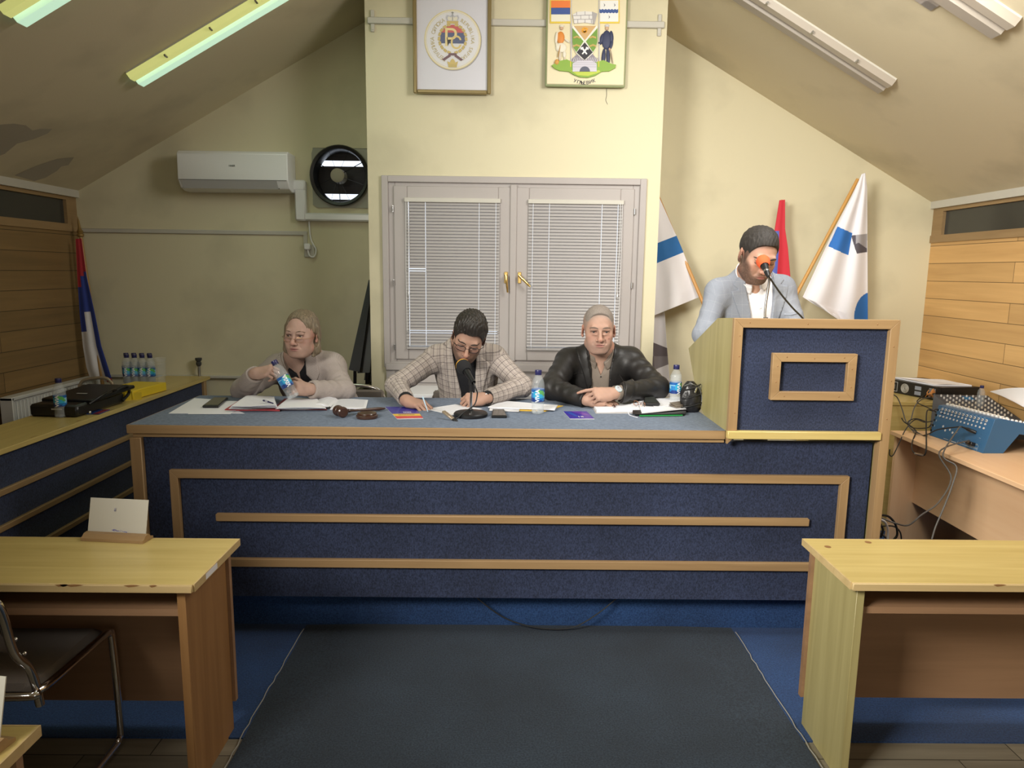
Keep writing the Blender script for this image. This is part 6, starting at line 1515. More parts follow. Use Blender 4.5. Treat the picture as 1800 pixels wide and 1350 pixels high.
def build_head(V, M, T, s, pr):
    A = lambda p, k=.01, m='u': V.op(*loc(p, M, T, s), k=k*s, mode=m)
    w = pr.get('w', 1.); j = pr.get('jaw', 1.); fat = pr.get('fat', 0.)
    A(el_((0, .012, .034), (.076*w, .096, .086)), .01)
    A(el_((0, -.030, -.018), (.063*w, .060, .086)), .03)
    A(el_((0, -.034, -.072), (.053*w*j, .052, .040)), .03)
    A(el_((0, -.078, -.101), (.021*j, .017, .014)), .022)
    for sg in (-1, 1):
        A(el_((sg*.043*w, -.060, -.026), (.022, .024, .022)), .022)
        A(rc((sg*.050*w*j, -.015, -.075), (sg*.03*j, -.065, -.098), .017+fat*.4, .013+fat*.3), .03)
        if fat: A(el_((sg*.034, -.060, -.058), (.022+fat, .024, .024+fat)), .02)
    for k_ in range(pr.get('lines', 0)): A(rc((-.030, -.0925+.002*k_, .040+.011*k_), (.030, -.0925+.002*k_, .041+.011*k_), .0016, .0016), .004, 's')
    A(rc((-.034, -.084, .021), (.034, -.084, .021), .010, .010), .016)
    if fat: A(el_((0, -.030, -.100), (.038, .042, .016+fat)), .03)
    for sg in (-1, 1): A(el_((sg*.0325, -.101, -.001), (.0185, .015, .0125)), .013, 's')
    for sg in (-1, 1):
        A(el_((sg*.0325, -.0775, -.001), (.0150, .0146, .0140)), .006)
        op = pr.get('eye', .0048)
        if op > 0:
            A(el_((sg*.0325, -.0935, -.0015), (.0142, .0070, op)), .0012, 's')
        else: A(rc((sg*.022, -.0915, -.0065), (sg*.043, -.0885, -.0065), .0012, .0012), .0015, 's')
    # brow fold above the lid, bag under the eye
    for sg in (-1, 1):
        A(rc((sg*.018, -.093, .0125), (sg*.046, -.084, .0115), .0045, .004), .008)
        A(rc((sg*.020, -.0905, -.0145), (sg*.044, -.083, -.0135), .0032, .003), .007)
    nz = pr.get('nose', 1.)
    A(rc((0, -.088, .010), (0, -.112*nz, -.034), .0068, .0100), .010)
    A(el_((0, -.110*nz, -.038), (.0125*pr.get('nw', 1.), .0115, .0105)), .008)
    for sg in (-1, 1):
        A(el_((sg*.0138*pr.get('nw', 1.), -.100, -.0410), (.0085, .0105, .0085)), .005)
        A(el_((sg*.0062, -.1085, -.0475), (.0036, .005, .003)), .002, 's')
    A(el_((0, -.084, -.070), (.030, .016, .022)), .016)
    A(el_((0, -.0985, -.0635), (.0235, .0075, .0048)), .004)
    A(el_((0, -.0970, -.0735), (.0200, .0080, .0060)), .004)
    A(el_((0, -.106, -.0680), (.0260, .0075, .0013)), .002, 's')
    for sg in (-1, 1):
        A(rc((sg*.0190, -.1000, -.038), (sg*.032, -.0895, -.060), .0012, .0010), .009, 's')   # nasolabial fold
        Re = rotz(sg*.35)@rotx(-.18)
        A(el_((sg*.0785*w, .006, -.010), (.0065, .0185, .0315), Re), .005)
        A(el_((sg*.0850*w, -.001, -.008), (.0045, .0100, .0180), Re), .003, 's')
        A(el_((sg*.0765*w, -.004, -.036), (.0055, .008, .009), Re), .005)
def head_colors(V, C, M, T, s, pr):
    """albedo on the skin vertices, by head-local position"""
    q = ((V-T)@M)/s; x, y, z = q.T; ax_ = np.abs(x); rng = np.random.default_rng(4)
    near = (np.linalg.norm(q, axis=1) < .16)
    front = (y < -.03) & near
    def mix(mask, col, w): 
        w = np.clip(w, 0, 1)*mask; C[:] = C*(1-w[:, None])+_a(col)*w[:, None]
    base = _a(pr['skin'])
    mix(front, base*_a((1.10, .80, .78)), .45*gs(((ax_-.045)/.02)**2+((z+.030)/.018)**2))
    mix(front, base*_a((1.12, .74, .70)), .55*gs((x/.014)**2+((z+.038)/.014)**2))
    mix(near & (ax_ > .068), base*_a((1.12, .75, .70)), np.full(len(x), .4))
    mix(front, base*_a((.60, .47, .45)), .65*gs(((ax_-.0325)/.017)**2+((z+.003)/.0085)**2))  # skin darkened round the eyes, painting in the shade under the brow
    for sg in (-1, 1):      # lash line
        lz = .0052*np.sqrt(np.clip(1-((x-sg*.0325)/.0155)**2, 0, 1))*max(pr.get('eye', .0048), .001)/.0048-.0010 if pr.get('eye', .0048) > 0 else -.0075+.002*((x-sg*.0325)/.012)**2
        mix(front & (np.abs(x-sg*.0325) < .0158), _a((.04, .02, .016)), .95*gs(((z-lz)/.0026)**2))
    mix(front, _a(pr.get('lip', (.42, .17, .14))), 1.1*gs((x/.0195)**4+((z+.0685)/.0085)**4))
    mix(front, _a((.10, .03, .03)), 1.2*gs((x/.022)**4+((z+.0680)/.0016)**2)*.7)
    if pr.get('beard'):
        col, wt = pr['beard']
        zt = np.interp(ax_, [0, .02, .03, .05, .07], [-.052, -.050, -.048, -.045, -.005])
        lo = 1/(1+np.exp((z-zt)/.007)); lipz = gs((x/.020)**4+((z+.0685)/.0075)**4); chk = 1-gs(((ax_-.032)/.012)**2+((z+.058)/.012)**2)*.75
        nk = 1/(1+np.exp(-(z+.135)/.006)); bk = 1/(1+np.exp((y-.015)/.006))
        nz = .85+.3*rng.random(len(x)); mix(near, _a(col), wt*lo*(1-lipz)*chk*nk*bk*nz)
    if pr.get('scalp'):
        col, wt, ys_, zs_ = pr['scalp']; zl = np.interp(y, ys_, zs_); mix(np.linalg.norm(q-_a((0, .01, .03)), axis=1) < .14, _a(col), wt/(1+np.exp((zl-z)/pr.get('ssoft', .005)))*(1-(ax_ > .074)*(np.abs(z+.008) < .03)*(y > -.02)*(y < .03)))
    if pr.get('stub'):
        col, wt = pr['stub']; mix(near & (y < .02), _a(col), wt*gs(((z+.09)/.04)**2)*(1-gs((x/.020)**4+((z+.0685)/.0075)**4)))
    for (a, b_, c_) in pr.get('moles', ()): mix(front, _a((.20, .08, .06)), 1.2*gs(((x-a)/.003)**2+((z-b_)/.003)**2))
    n = np.sin(x*180+y*95)*np.sin(z*160+x*70)*.5+np.sin(x*61-z*88)*.5; C *= (1+.05*n)[:, None]
    return C
def surf_y(V, M, T, s, x, z, y0=-.135):
    """local y of the face surface at local x,z"""
    ys = np.linspace(y0, -.03, 140); P = T+s*(np.stack([np.full_like(ys, x), ys, np.full_like(ys, z)], 1)@M.T); d = V.sample(P); k = np.argmax(d < 0); return ys[k]
FING = ((.030, .086, (.044, .026, .020), .0092), (.0095, .091, (.048, .030, .021), .0094), (-.011, .086, (.044, .028, .021), .0090), (-.0295, .076, (.034, .021, .018), .0080))
def build_hand(V, W, Fd, D, side, curls, thumb=(.6, .3, .2), s=1.0, spread=.06, fist=0.):
    """W wrist, Fd towards fingers, D out of the back of the hand; curls: 4 triples (radians)"""
    Fd = _a(Fd)/np.linalg.norm(Fd); D = _a(D); D = D-Fd*(D@Fd); D /= np.linalg.norm(D); Tn = np.cross(Fd, D)*side
    P = lambda t, f, d: W+s*(Tn*t+Fd*f+D*d)
    A = lambda p, k: V.op(*p, k=k)
    A(rc(P(0, -.014, 0), P(0, .005, 0), .027*s, .025*s), .02)
    for (t, f, L_, r) in FING: A(rc(P(t*.55, .012, 0), P(t*.97, f-.004, -.001), .0165*s, .0122*s), .016)
    A(rc(P(.018, .018, -.010), P(.034, .050, -.013), .016*s, .013*s), .016)
    A(rc(P(-.022, .018, -.010), P(-.026, .055, -.008), .014*s, .011*s), .014)
    tips = []
    for i, (t, f, L_, r) in enumerate(FING):
        p = P(t, f, 0); a = 0; sp = spread*(1.2-i*.85); dv = Fd*math.cos(sp)+Tn*math.sin(sp)
        A(el_(p, (.0108*s,)*3), .007)
        for k, l in enumerate(L_):
            a += curls[i][k]; d = dv*math.cos(a)-D*math.sin(a); q = p+d*l*s; r0_, r1_ = r*(1-.09*k), r*(1-.09*(k+1))
            A(rc(p, q, r0_*s, r1_*s), .0035); p = q
        tips.append(p)
    ab, cl, cv = thumb; p = P(.026, .030, -.012); dv = Fd*math.cos(ab)+Tn*math.sin(ab)-D*.25; dv /= np.linalg.norm(dv)
    for k, (l, r) in enumerate(((.038, .0125), (.031, .0108), (.024, .0098))):
        th = k*cl; d = dv*math.cos(th)+(-Tn*.8-D*.6*cv)*math.sin(th); d /= np.linalg.norm(d); q = p+d*l*s; A(rc(p, q, r*s, r*.88*s), .006 if k else .012); p = q
    tips.append(p); return tips
RELAX = ((.35, .5, .3), (.4, .55, .35), (.45, .6, .35), (.5, .6, .35))
FIST = ((1.0, 1.3, .7), (1.1, 1.35, .7), (1.15, 1.4, .7), (1.15, 1.4, .7))
def ripple(a, b, amp, freq, ph, near=1.0):
    a, b = _a(a), _a(b); d = (b-a)/np.linalg.norm(b-a); x = np.cross(d, (0, 0, 1.)); x /= np.linalg.norm(x); y = np.cross(d, x)
    def f(P, t):
        q = P-a; an = np.arctan2(q@y, q@x); w = np.exp(-((t-near)/.42)**2)
        g = np.sin(an+ph*1.7); s1 = np.sin(freq*t*5.2+1.9*g+ph*2); s2 = np.sin(freq*t*8.3-2.4*np.sin(an*1.0-ph)+ph)
        return amp*w*(.9*np.abs(s1)**1.5-.45)*(.55+.45*np.cos(an-ph*2.1))+amp*.35*s2*(.5+.5*np.cos(an*2+ph))
    return f
def skin_mat(name):
    m, nt, b = _nt(name); a = _n(nt, 'ShaderNodeVertexColor', layer_name='Col'); nt.links.new(a.outputs[0], b.inputs['Base Color'])
    b.inputs['Roughness'].default_value = .62; b.inputs['Specular IOR Level'].default_value = .35; b.inputs['Subsurface Weight'].default_value = .08; b.inputs['Subsurface Radius'].default_value = (.012, .005, .003); b.inputs['Subsurface Scale'].default_value = 1.
    tc = _n(nt, 'ShaderNodeTexCoord'); n = _n(nt, 'ShaderNodeTexNoise'); n.inputs['Scale'].default_value = 220; bp = _n(nt, 'ShaderNodeBump'); bp.inputs['Strength'].default_value = .15; bp.inputs['Distance'].default_value = .001
    nt.links.new(tc.outputs['Object'], n.inputs['Vector']); nt.links.new(n.outputs['Fac'], bp.inputs['Height']); nt.links.new(bp.outputs['Normal'], b.inputs['Normal']); return m
SKIN = skin_mat('skin')
def hair_mat(name, c1, c2, scale=(260, 260, 30), rough=.5):
    m, nt, b = _nt(name); L = nt.links.new; tc = _n(nt, 'ShaderNodeTexCoord'); mp = _n(nt, 'ShaderNodeMapping'); mp.inputs['Scale'].default_value = scale
    L(tc.outputs['Object'], mp.inputs[0]); n = _n(nt, 'ShaderNodeTexNoise'); n.inputs['Scale'].default_value = 1; n.inputs['Detail'].default_value = 4; n.inputs['Distortion'].default_value = .5; L(mp.outputs[0], n.inputs[0])
    r = _n(nt, 'ShaderNodeValToRGB'); r.color_ramp.elements[0].position = .3; r.color_ramp.elements[1].position = .72; r.color_ramp.elements[0].color = c4(c1); r.color_ramp.elements[1].color = c4(c2); L(n.outputs['Fac'], r.inputs[0]); L(r.outputs[0], b.inputs['Base Color'])
    b.inputs['Roughness'].default_value = rough; bp = _n(nt, 'ShaderNodeBump'); bp.inputs['Strength'].default_value = .9; bp.inputs['Distance'].default_value = .003; L(n.outputs['Fac'], bp.inputs['Height']); L(bp.outputs['Normal'], b.inputs['Normal']); return m
def cloth_mat(name, col, col2=None, plaid=None, rough=.85, fold=.5, weave=350., fscale=9., spec=.3):
    m, nt, b = _nt(name); L = nt.links.new; tc = _n(nt, 'ShaderNodeTexCoord')
    n = _n(nt, 'ShaderNodeTexNoise'); n.inputs['Scale'].default_value = weave; n.inputs['Detail'].default_value = 3; L(tc.outputs['Object'], n.inputs[0])
    mx = _n(nt, 'ShaderNodeMixRGB'); mx.inputs[1].default_value = c4(col); mx.inputs[2].default_value = c4(col2 or [x*1.25 for x in col]); L(n.outputs['Fac'], mx.inputs[0]); out = mx.outputs[0]
    if plaid:
        at_ = _n(nt, 'ShaderNodeAttribute'); at_.attribute_name = 'cuv'; sx = _n(nt, 'ShaderNodeSeparateXYZ'); L(at_.outputs['Vector'], sx.inputs[0])
        for (ax_, per, wd, off, st, cc) in plaid:
            f = _n(nt, 'ShaderNodeMath', operation='MULTIPLY_ADD'); f.inputs[1].default_value = 1/per; f.inputs[2].default_value = off+50; L(sx.outputs[ax_], f.inputs[0])
            fr = _n(nt, 'ShaderNodeMath', operation='FRACT'); L(f.outputs[0], fr.inputs[0]); s1 = _n(nt, 'ShaderNodeMath', operation='SUBTRACT'); s1.inputs[1].default_value = .5; L(fr.outputs[0], s1.inputs[0])
            ab = _n(nt, 'ShaderNodeMath', operation='ABSOLUTE'); L(s1.outputs[0], ab.inputs[0]); lt = _n(nt, 'ShaderNodeMapRange'); lt.inputs[1].default_value = wd/per*.5; lt.inputs[2].default_value = wd/per*.9; lt.inputs[3].default_value = st; lt.inputs[4].default_value = 0; L(ab.outputs[0], lt.inputs[0])
            m2 = _n(nt, 'ShaderNodeMixRGB'); m2.inputs[2].default_value = c4(cc); L(lt.outputs[0], m2.inputs[0]); L(out, m2.inputs[1]); out = m2.outputs[0]
    L(out, b.inputs['Base Color']); b.inputs['Roughness'].default_value = rough; b.inputs['Specular IOR Level'].default_value = spec
    n2 = _n(nt, 'ShaderNodeTexNoise'); n2.inputs['Scale'].default_value = fscale; n2.inputs['Detail'].default_value = 2; n2.inputs['Distortion'].default_value = 1.2; L(tc.outputs['Object'], n2.inputs[0])
    bp = _n(nt, 'ShaderNodeBump'); bp.inputs['Strength'].default_value = fold; bp.inputs['Distance'].default_value = .02; L(n2.outputs['Fac'], bp.inputs['Height'])
    b2 = _n(nt, 'ShaderNodeBump'); b2.inputs['Strength'].default_value = .3; b2.inputs['Distance'].default_value = .001; L(n.outputs['Fac'], b2.inputs['Height']); L(bp.outputs['Normal'], b2.inputs['Normal']); L(b2.outputs['Normal'], b.inputs['Normal'])
    return m
def seg_uv(V, segs, torso_o, TX, TZ):
    """cloth coordinates: along/around the sleeves, across/up on the torso"""
    q = V-torso_o; uv = np.stack([q@TX, q@TZ, np.zeros(len(V))], 1); best = np.full(len(V), 1e9); off = 0
    for (a, b, r, acc) in segs:
        a, b = _a(a), _a(b); ab = b-a; L_ = np.linalg.norm(ab); d = ab/L_; p = V-a; t = np.clip(p@d, 0, L_); dist = np.linalg.norm(p-t[:, None]*d, axis=1)-r
        x = np.cross(d, TX if abs(d@TX) < .8 else TZ); x /= np.linalg.norm(x); y = np.cross(d, x); an = np.arctan2(p@y, p@x)
        m = (dist < best) & (dist < .02) & (p@d > .045 if acc == 0 else True); uv[m, 0] = (an*r*1.15)[m]; uv[m, 1] = (acc+(p@d))[m]; best[m] = dist[m]
    return uv
def person(name, label, sp):
    """sp: joints in world coordinates"""
    H, M, hs = _a(sp['head']), sp['hrot'], sp.get('hscale', 1.05); SL_, SR_ = _a(sp['shL']), _a(sp['shR'])   # L = picture left
    EL_, ER_, WL, WR, PV = [_a(sp[k]) for k in ('elL', 'elR', 'wrL', 'wrR', 'pelvis')]
    base = sp.get('base', (PV[0], PV[1], .2)); t = thing(name, label, 'person', base)
    mid = (SL_+SR_)/2; up = mid-PV; up /= np.linalg.norm(up); TX = SR_-SL_; TX = TX-up*(TX@up); TX /= np.linalg.norm(TX); TYf = np.cross(up, TX); TYf = -TYf if TYf[1] > 0 else TYf
    bk = sp.get('bulk', 1.); nb = mid+up*sp.get('nbz', .070)+TYf*sp.get('nby', -.010)      # neck base
    allp = np.array([H, SL_, SR_, EL_, ER_, WL, WR, PV]); lo = allp.min(0)-_a((.13, .16, .10)); hi = allp.max(0)+_a((.13, .17, .16)); lo[2] = max(lo[2], sp.get('zmin', .68)) 
    # ---- skin body
    h = .0028; V = Vol(lo, hi, h); pr = sp['face']
    V.op(*rc(nb-up*.11+TYf*.035, nb+TYf*.012, .054, .056*sp.get('neck', 1.)), k=.03); V.op(*rc(nb, H+M@_a((0, .022, -.055))*hs, .058*sp.get('neck', 1.), .054*sp.get('neck', 1.)), k=.02)
    V.op(*rc(nb-up*.02+TX*-.10, nb+up*.03, .03, .045), k=.05); V.op(*rc(nb-up*.02+TX*.10, nb+up*.03, .03, .045), k=.05)
    build_head(V, M, H, hs, pr)
    V.op(*el_(mid-up*.13-TYf*.005, (.15*bk, .088*bk, .15), np.array([TX, TYf, up]).T), k=.05); V.op(*el_(mid-up*.30, (.13*bk, .085*bk, .18), np.array([TX, TYf, up]).T), k=.05)
    for S_, E_, W_ in ((SL_, EL_, WL), (SR_, ER_, WR)):
        V.op(*rc(mid-up*.05+(S_-mid)*.5, S_, .04, .042), k=.03); V.op(*rc(S_, E_, .040, .034), k=.02); V.op(*rc(E_, W_, .034, .026), k=.02)
    hands = []
    for hd in sp.get('hands', ()): hands.append(build_hand(V, *hd[0], **hd[1]))
    P_, Fq = nets(V.D, V.lo, h); P_ = relax(P_, Fq, 1, .35)
    C = np.tile(_a(pr['skin']), (len(P_), 1)); C = head_colors(P_, C, M, H, hs, pr)
    # reddish knuckles and finger tips
    for tp in hands:
        for q in tp: w = gs((np.linalg.norm(P_-q, axis=1)/.012)**2)[:, None]*.5; C = C*(1-w)+_a(pr['skin'])*_a((1.15, .85, .82))*w
    fast_mesh('body', P_, Fq, SKIN, t, {'Col': C})
    L2W = lambda q: H+hs*(M@_a(q))
    # ---- eyes, brows
    if pr.get('eye', .0048) > 0:
        gz = _a(pr.get('gaze', (0, -1, 0))); gz /= np.linalg.norm(gz)
        for sg in (-1, 1):
            b = MB(); n_, m_ = 24, 16; Rg = frame(gz)
            for i in range(m_):
                t0, t1 = math.pi*i/m_, math.pi*(i+1)/m_
                for k in range(n_):
                    a0_, a1_ = 2*math.pi*k/n_, 2*math.pi*(k+1)/n_
                    q = [Rg@_a((math.sin(tt)*math.cos(aa), math.sin(tt)*math.sin(aa), math.cos(tt)))*.0130+_a((sg*.0325, -.0768, -.0015)) for tt, aa in ((t0, a0_), (t0, a1_), (t1, a1_), (t1, a0_))]
                    tm = (t0+t1)/2; b.add([L2W(p) for p in q], [(3, 2, 1, 0)], (.01, .01, .01) if tm < .24 else (pr.get('iris', (.07, .05, .035)) if tm < .56 else (.40, .36, .34)))
            b.build('eye', MT['vcg'], t, sharp=180)
    for sg in (-1, 1):
        b = MB(); pts = []; rs = []
        for k, (x_, z_, r_) in enumerate(((.012, .0165, .0028), (.022, .0205, .0036), (.034, .0225, .0034), (.045, .0195, .0026), (.052, .0150, .0014))):
            z_ += pr.get('browz', 0); y_ = surf_y(V, M, H, hs, sg*x_, z_); pts.append(L2W((sg*x_, y_+.0012, z_))); rs.append(r_*pr.get('browt', 1.)*hs)
        pp = bez(pts, 4); b.tube(pp, list(np.interp(np.linspace(0, 1, len(pp)), np.linspace(0, 1, 5), rs)), 7); b.build('eyebrow', pr['browm'], t)
    # ---- hair
    hr = sp['hair']; hl = H-_a((.17,)*3); hh = H+_a((.17,)*3); HV = Vol(hl, hh, .0026)
    A = lambda p, k=.01, m='u': HV.op(*loc(p, M, H, hs), k=k*hs, mode=m)
    hr(HV, A, M, H, hs)
    P_, Fq = nets(HV.D, HV.lo, HV.h); P_ = relax(P_, Fq, 1, .3); fast_mesh('hair', P_, Fq, sp['hairm'], t)
    # ---- clothes volume
    h2 = .0042; J = Vol(lo-_a((.05, .05, .02)), hi+_a((.05, .05, 0)), h2); TR = np.array([TX, TYf, up]).T; rr = sp.get('sleeve', 1.); am = sp.get('amp', .004)
    J.op(*el_(mid-up*.10-TYf*.005, (.185*bk, .118*bk, .165), TR), k=.06); J.op(*el_(mid-up*.30+TYf*.01, (.172*bk, .130*bk, .22), TR), k=.07)
    for S_ in (SL_, SR_): J.op(*rc(mid-up*.015+(S_-mid)*.25-TYf*.01, S_-up*.005, .062, .060*rr), k=.05); J.op(*rc(nb+up*.0, S_-up*.01, .055, .050*rr), k=.05)
    J.op(*el_(nb-TYf*.005, (.088, .082, .050), TR), k=.04)
    for i, (S_, E_, W_) in enumerate(((SL_, EL_, WL), (SR_, ER_, WR))):
        J.op(*rc(S_, E_, .063*rr, .055*rr, ripple(S_, E_, am, 3.2, 1.+i)), k=.035)
        J.op(*rc(E_, W_+(E_-W_)/np.linalg.norm(E_-W_)*sp.get('cuffback', (.03, .03))[i], .054*rr, .043*rr, ripple(E_, W_, am, 3.0, 2.+i, .15)), k=.03)
    JF = J.D.copy()
    segs = [(SL_, EL_, .06*rr, 0), (EL_, WL, .05*rr, np.linalg.norm(EL_-SL_)), (SR_, ER_, .06*rr, 0), (ER_, WR, .05*rr, np.linalg.norm(ER_-SR_))]
    G = np.stack(np.meshgrid(*[J.lo[k]+J.h*np.arange(J.n[k]) for k in range(3)], indexing='ij'), -1).astype(np.float32)
    of = mid; fy = ((G-of)@TYf.astype(np.float32)); gx = (G-of)@TX.astype(np.float32); gz_ = (G-of)@up.astype(np.float32)
    back = -fy+sp.get('frontcut', .0)     # <0 in front
    vp = poly_(sp['V'], of, TX, up)(G); V_ = np.maximum(vp, back)
    # neck clearance and sleeve openings
    D = np.maximum(JF, -V_)
    nfn, nlo, nhi = rc(nb-up*.10, nb+up*.12+TYf*.03, .064, .072); nd = nfn(G); D = np.maximum(D, -nd)
    for i, (E_, W_) in enumerate(((EL_, WL), (ER_, WR))):
        dv = (W_-E_)/np.linalg.norm(W_-E_); cb = sp.get('cuffback', (.03, .03))[i]; ce = W_-dv*cb; f_, l_, u_ = rc(ce-dv*.015, ce+dv*.06, .032, .036); 
        sl, Gs = J.sub(l_-.03, u_+.03)
        if sl is not None: Pq = G[sl]; D[sl] = np.maximum(D[sl], -f_(Pq)); cutp = (Pq-(ce+dv*.008))@dv; D[sl] = np.maximum(D[sl], np.where(np.linalg.norm(Pq-ce, axis=-1) < .09, cutp, -1))
    D = np.maximum(D, -(G[..., 2]-sp.get('jz', PV[2]-.05)))
    P_, Fq = nets(D, J.lo, h2); P_ = relax(P_, Fq, 1, .3); jo = fast_mesh(sp.get('topname', 'jacket'), P_, Fq, sp['jm'], t, {'cuv': seg_uv(P_, segs, of, TX, up)})
    # lapels / collar
    for (nm, pts, off, mat) in sp.get('panels', ()):
        pd = poly_(pts, of, TX, up)(G); Dl = np.maximum(np.maximum(JF-off, pd), back); Dl = np.maximum(Dl, -(JF+.010)); Dl = np.maximum(Dl, -nd)
        P_, Fq = nets(Dl, J.lo, h2); 
        if len(Fq): P_, Fq = biggest(P_, Fq); P_ = relax(P_, Fq, 4, .5); fast_mesh(nm, P_, Fq, mat, jo, {'cuv': seg_uv(P_, [], of, TX, up)})
    # shirt inside the opening
    vs2 = poly_(sp['V'], of, TX, up, .03)(G); Ds = np.maximum(np.maximum(JF+sp.get('inset', .010), vs2), back-.03)
    Ds = np.maximum(Ds, -(nfn(G)+.004))
    if sp.get('shirtV') is not None: sv = np.maximum(poly_(sp['shirtV'], of, TX, up)(G), back); Ds = np.maximum(Ds, -sv)
    P_, Fq = nets(Ds, J.lo, h2); P_ = relax(P_, Fq, 1, .3); so = fast_mesh('shirt', P_, Fq, sp['sm'], t)
    # cuffs of the shirt
    for i, (E_, W_) in enumerate(((EL_, WL), (ER_, WR))):
        if not sp.get('cuffs', (1, 1))[i]: continue
        dv = (W_-E_)/np.linalg.norm(W_-E_); cb = sp.get('cuffback', (.03, .03))[i]; c0 = W_-dv*(cb-.005); b = MB()
        b.lathe([(.034*rr, -.03), (.0345*rr, .028), (.031*rr, .030), (.029*rr, .02), (.029*rr, -.03)], c0, frame(dv), 28); b.build('shirt_cuff', sp['sm'], so)
    # shirt collar
    if sp.get('collar'):
        cm = sp['collar']; hd = (H+M@_a((0, .022, -.055))*hs-nb); hd /= np.linalg.norm(hd); c0 = nb+hd*sp.get('cfwd', .03); ca = hd*.65+up*.35; ca /= np.linalg.norm(ca)
        fx = TX-ca*(TX@ca); fx /= np.linalg.norm(fx); ff = TYf-ca*(TYf@ca); ff /= np.linalg.norm(ff); kr = sp.get('collr', 1.); b = MB()
        def cf(u, v):
            a = math.radians(16+328*u); fr_ = (1+math.cos(a))/2
            return c0+(fx*math.sin(a)+ff*math.cos(a))*(.0645*kr+.004*(1-v))+ca*(-.012+.042*v-.020*fr_)-up*sp.get('cdip', .035)*fr_**2
        b.grid(cf, 44, 6); o = b.build('shirt_collar', cm, so, sharp=70); s_ = o.modifiers.new('th', 'SOLIDIFY'); s_.thickness = .004
        b = MB()
        for sg in (-1, 1):
            def wf(u, v):
                a = math.radians(16+58*u); fr_ = (1+math.cos(a))/2; top = c0+(fx*sg*math.sin(a)+ff*math.cos(a))*(.0685*kr)+ca*(.030-.020*fr_)-up*sp.get('cdip', .035)*fr_**2
                dn = .048+.020*math.sin(math.pi*min(1, .25+.9*(1-u)))-.020*u; a2 = a+.12*v
                return top*(1-v)+(c0+(fx*sg*math.sin(a2)*1.03+ff*math.cos(a2)*1.12)*(.0765*kr)+ca*(.030-.020*fr_-dn)-up*sp.get('cdip', .035)*fr_**2)*v
            b.grid((lambda u, v: wf(u, v)) if sg > 0 else (lambda u, v: wf(1-u, v)), 12, 6)
        
        for o in build_each(b, 'collar_wing', cm, so, sharp=70): s_ = o.modifiers.new('th', 'SOLIDIFY'); s_.thickness = .003
    # ---- trousers and shoes
    LV = Vol((PV[0]-.30, min(PV[1], 3.45)-.25, base[2]-.02), (PV[0]+.30, PV[1]+.28, PV[2]+.22), .009)
    LV.op(*el_(PV, (.17*bk, .125, .13)), k=.05); an = []
    for sg in (-1, 1):
        hp_ = PV+_a((sg*.085, -.02, -.02))
        if sp.get('stand'): kn_ = _a((PV[0]+sg*.10, PV[1]-.02, base[2]+.50)); fo = _a((PV[0]+sg*.11, PV[1]+.02, base[2]+.08))
        else: kn_ = _a((PV[0]+sg*.12, PV[1]-.42, PV[2]+.0)); fo = _a((PV[0]+sg*.12, PV[1]-.40, base[2]+.09))
        LV.op(*rc(hp_, kn_, .085, .062), k=.04); LV.op(*rc(kn_, fo, .062, .050), k=.03); an.append(fo)
    P_, Fq = nets(LV.D, LV.lo, LV.h); P_ = relax(P_, Fq, 2, .5); fast_mesh('trousers', P_, Fq, sp.get('tm', MT['darkg']), t)
    for fo in an: b = MB(); b.ell(fo+_a((0, -.06, -.045)), (.045, .13, .042), n=16, m=10); b.build('shoe', MT['blackp'], t)
    return t, dict(V=V, M=M, H=H, s=hs, L2W=L2W, TX=TX, TY=TYf, up=up, mid=mid, nb=nb, hands=hands, J=J, JF=JF, jo=jo, so=so)
def on_front(inf, x, z, off=0.):
    """point on the outside of the clothes at torso coordinates x,z"""
    best = None
    for y in np.linspace(.30, -.05, 180):
        p = inf['mid']+inf['TX']*x+inf['up']*z+inf['TY']*y; q = (p-inf['J'].lo)/inf['J'].h; i = np.round(q).astype(int)
        if (i < 0).any() or (i >= inf['J'].n).any(): continue
        if inf['JF'][tuple(i)] < 0: best = p; break
    return (best if best is not None else inf['mid'])+inf['TY']*off
# ---------------------------------------------------------- the four people
def W3(px, y, z): return _a((PX(px, y, z), y, z))
def cutline(A, ys, zs, lo=-.2):
    A((lambda q: (q[..., 2]-np.interp(q[..., 1], ys, zs))*.8, _a((-.16, -.16, -.16)), _a((.16, .16, .16))), .004, 's')
def short_hair(top, side, ys, zs, n_amp=.0015, tuft=0., w=1.):
    def f(HV, A, M, H, s):
        def nz(prim):
            fn, lo, hi = prim
            return (lambda q: fn(q)+n_amp*(np.sin(q[..., 0]*330+q[..., 2]*120)*np.sin(q[..., 1]*120+q[..., 0]*60))+n_amp*.8*np.sin(q[..., 0]*420+6*np.sin(q[..., 1]*50))+n_amp*.5*np.sin(q[..., 1]*300+q[..., 0]*200), lo, hi)
        A(nz(el_((0, .012, .034), (.076*w+side, .096+side, .086+side))), .01)
        A(nz(el_((0, -.008, .052), (.066*w+side, .080+side*.6, .070+top))), .012)
        if tuft:
            A(nz(el_((0, -.045, .092+top*.3), (.048, .040, .028+tuft))), .02)
        cutline(A, ys, zs)
    return f
HLY = [-.12, -.088, -.075, -.062, -.052, -.043, -.034, -.018, -.012, .022, .030, .045, .07, .11]
BROWN_B = plain('brow_dark', (.03, .02, .015), .8)
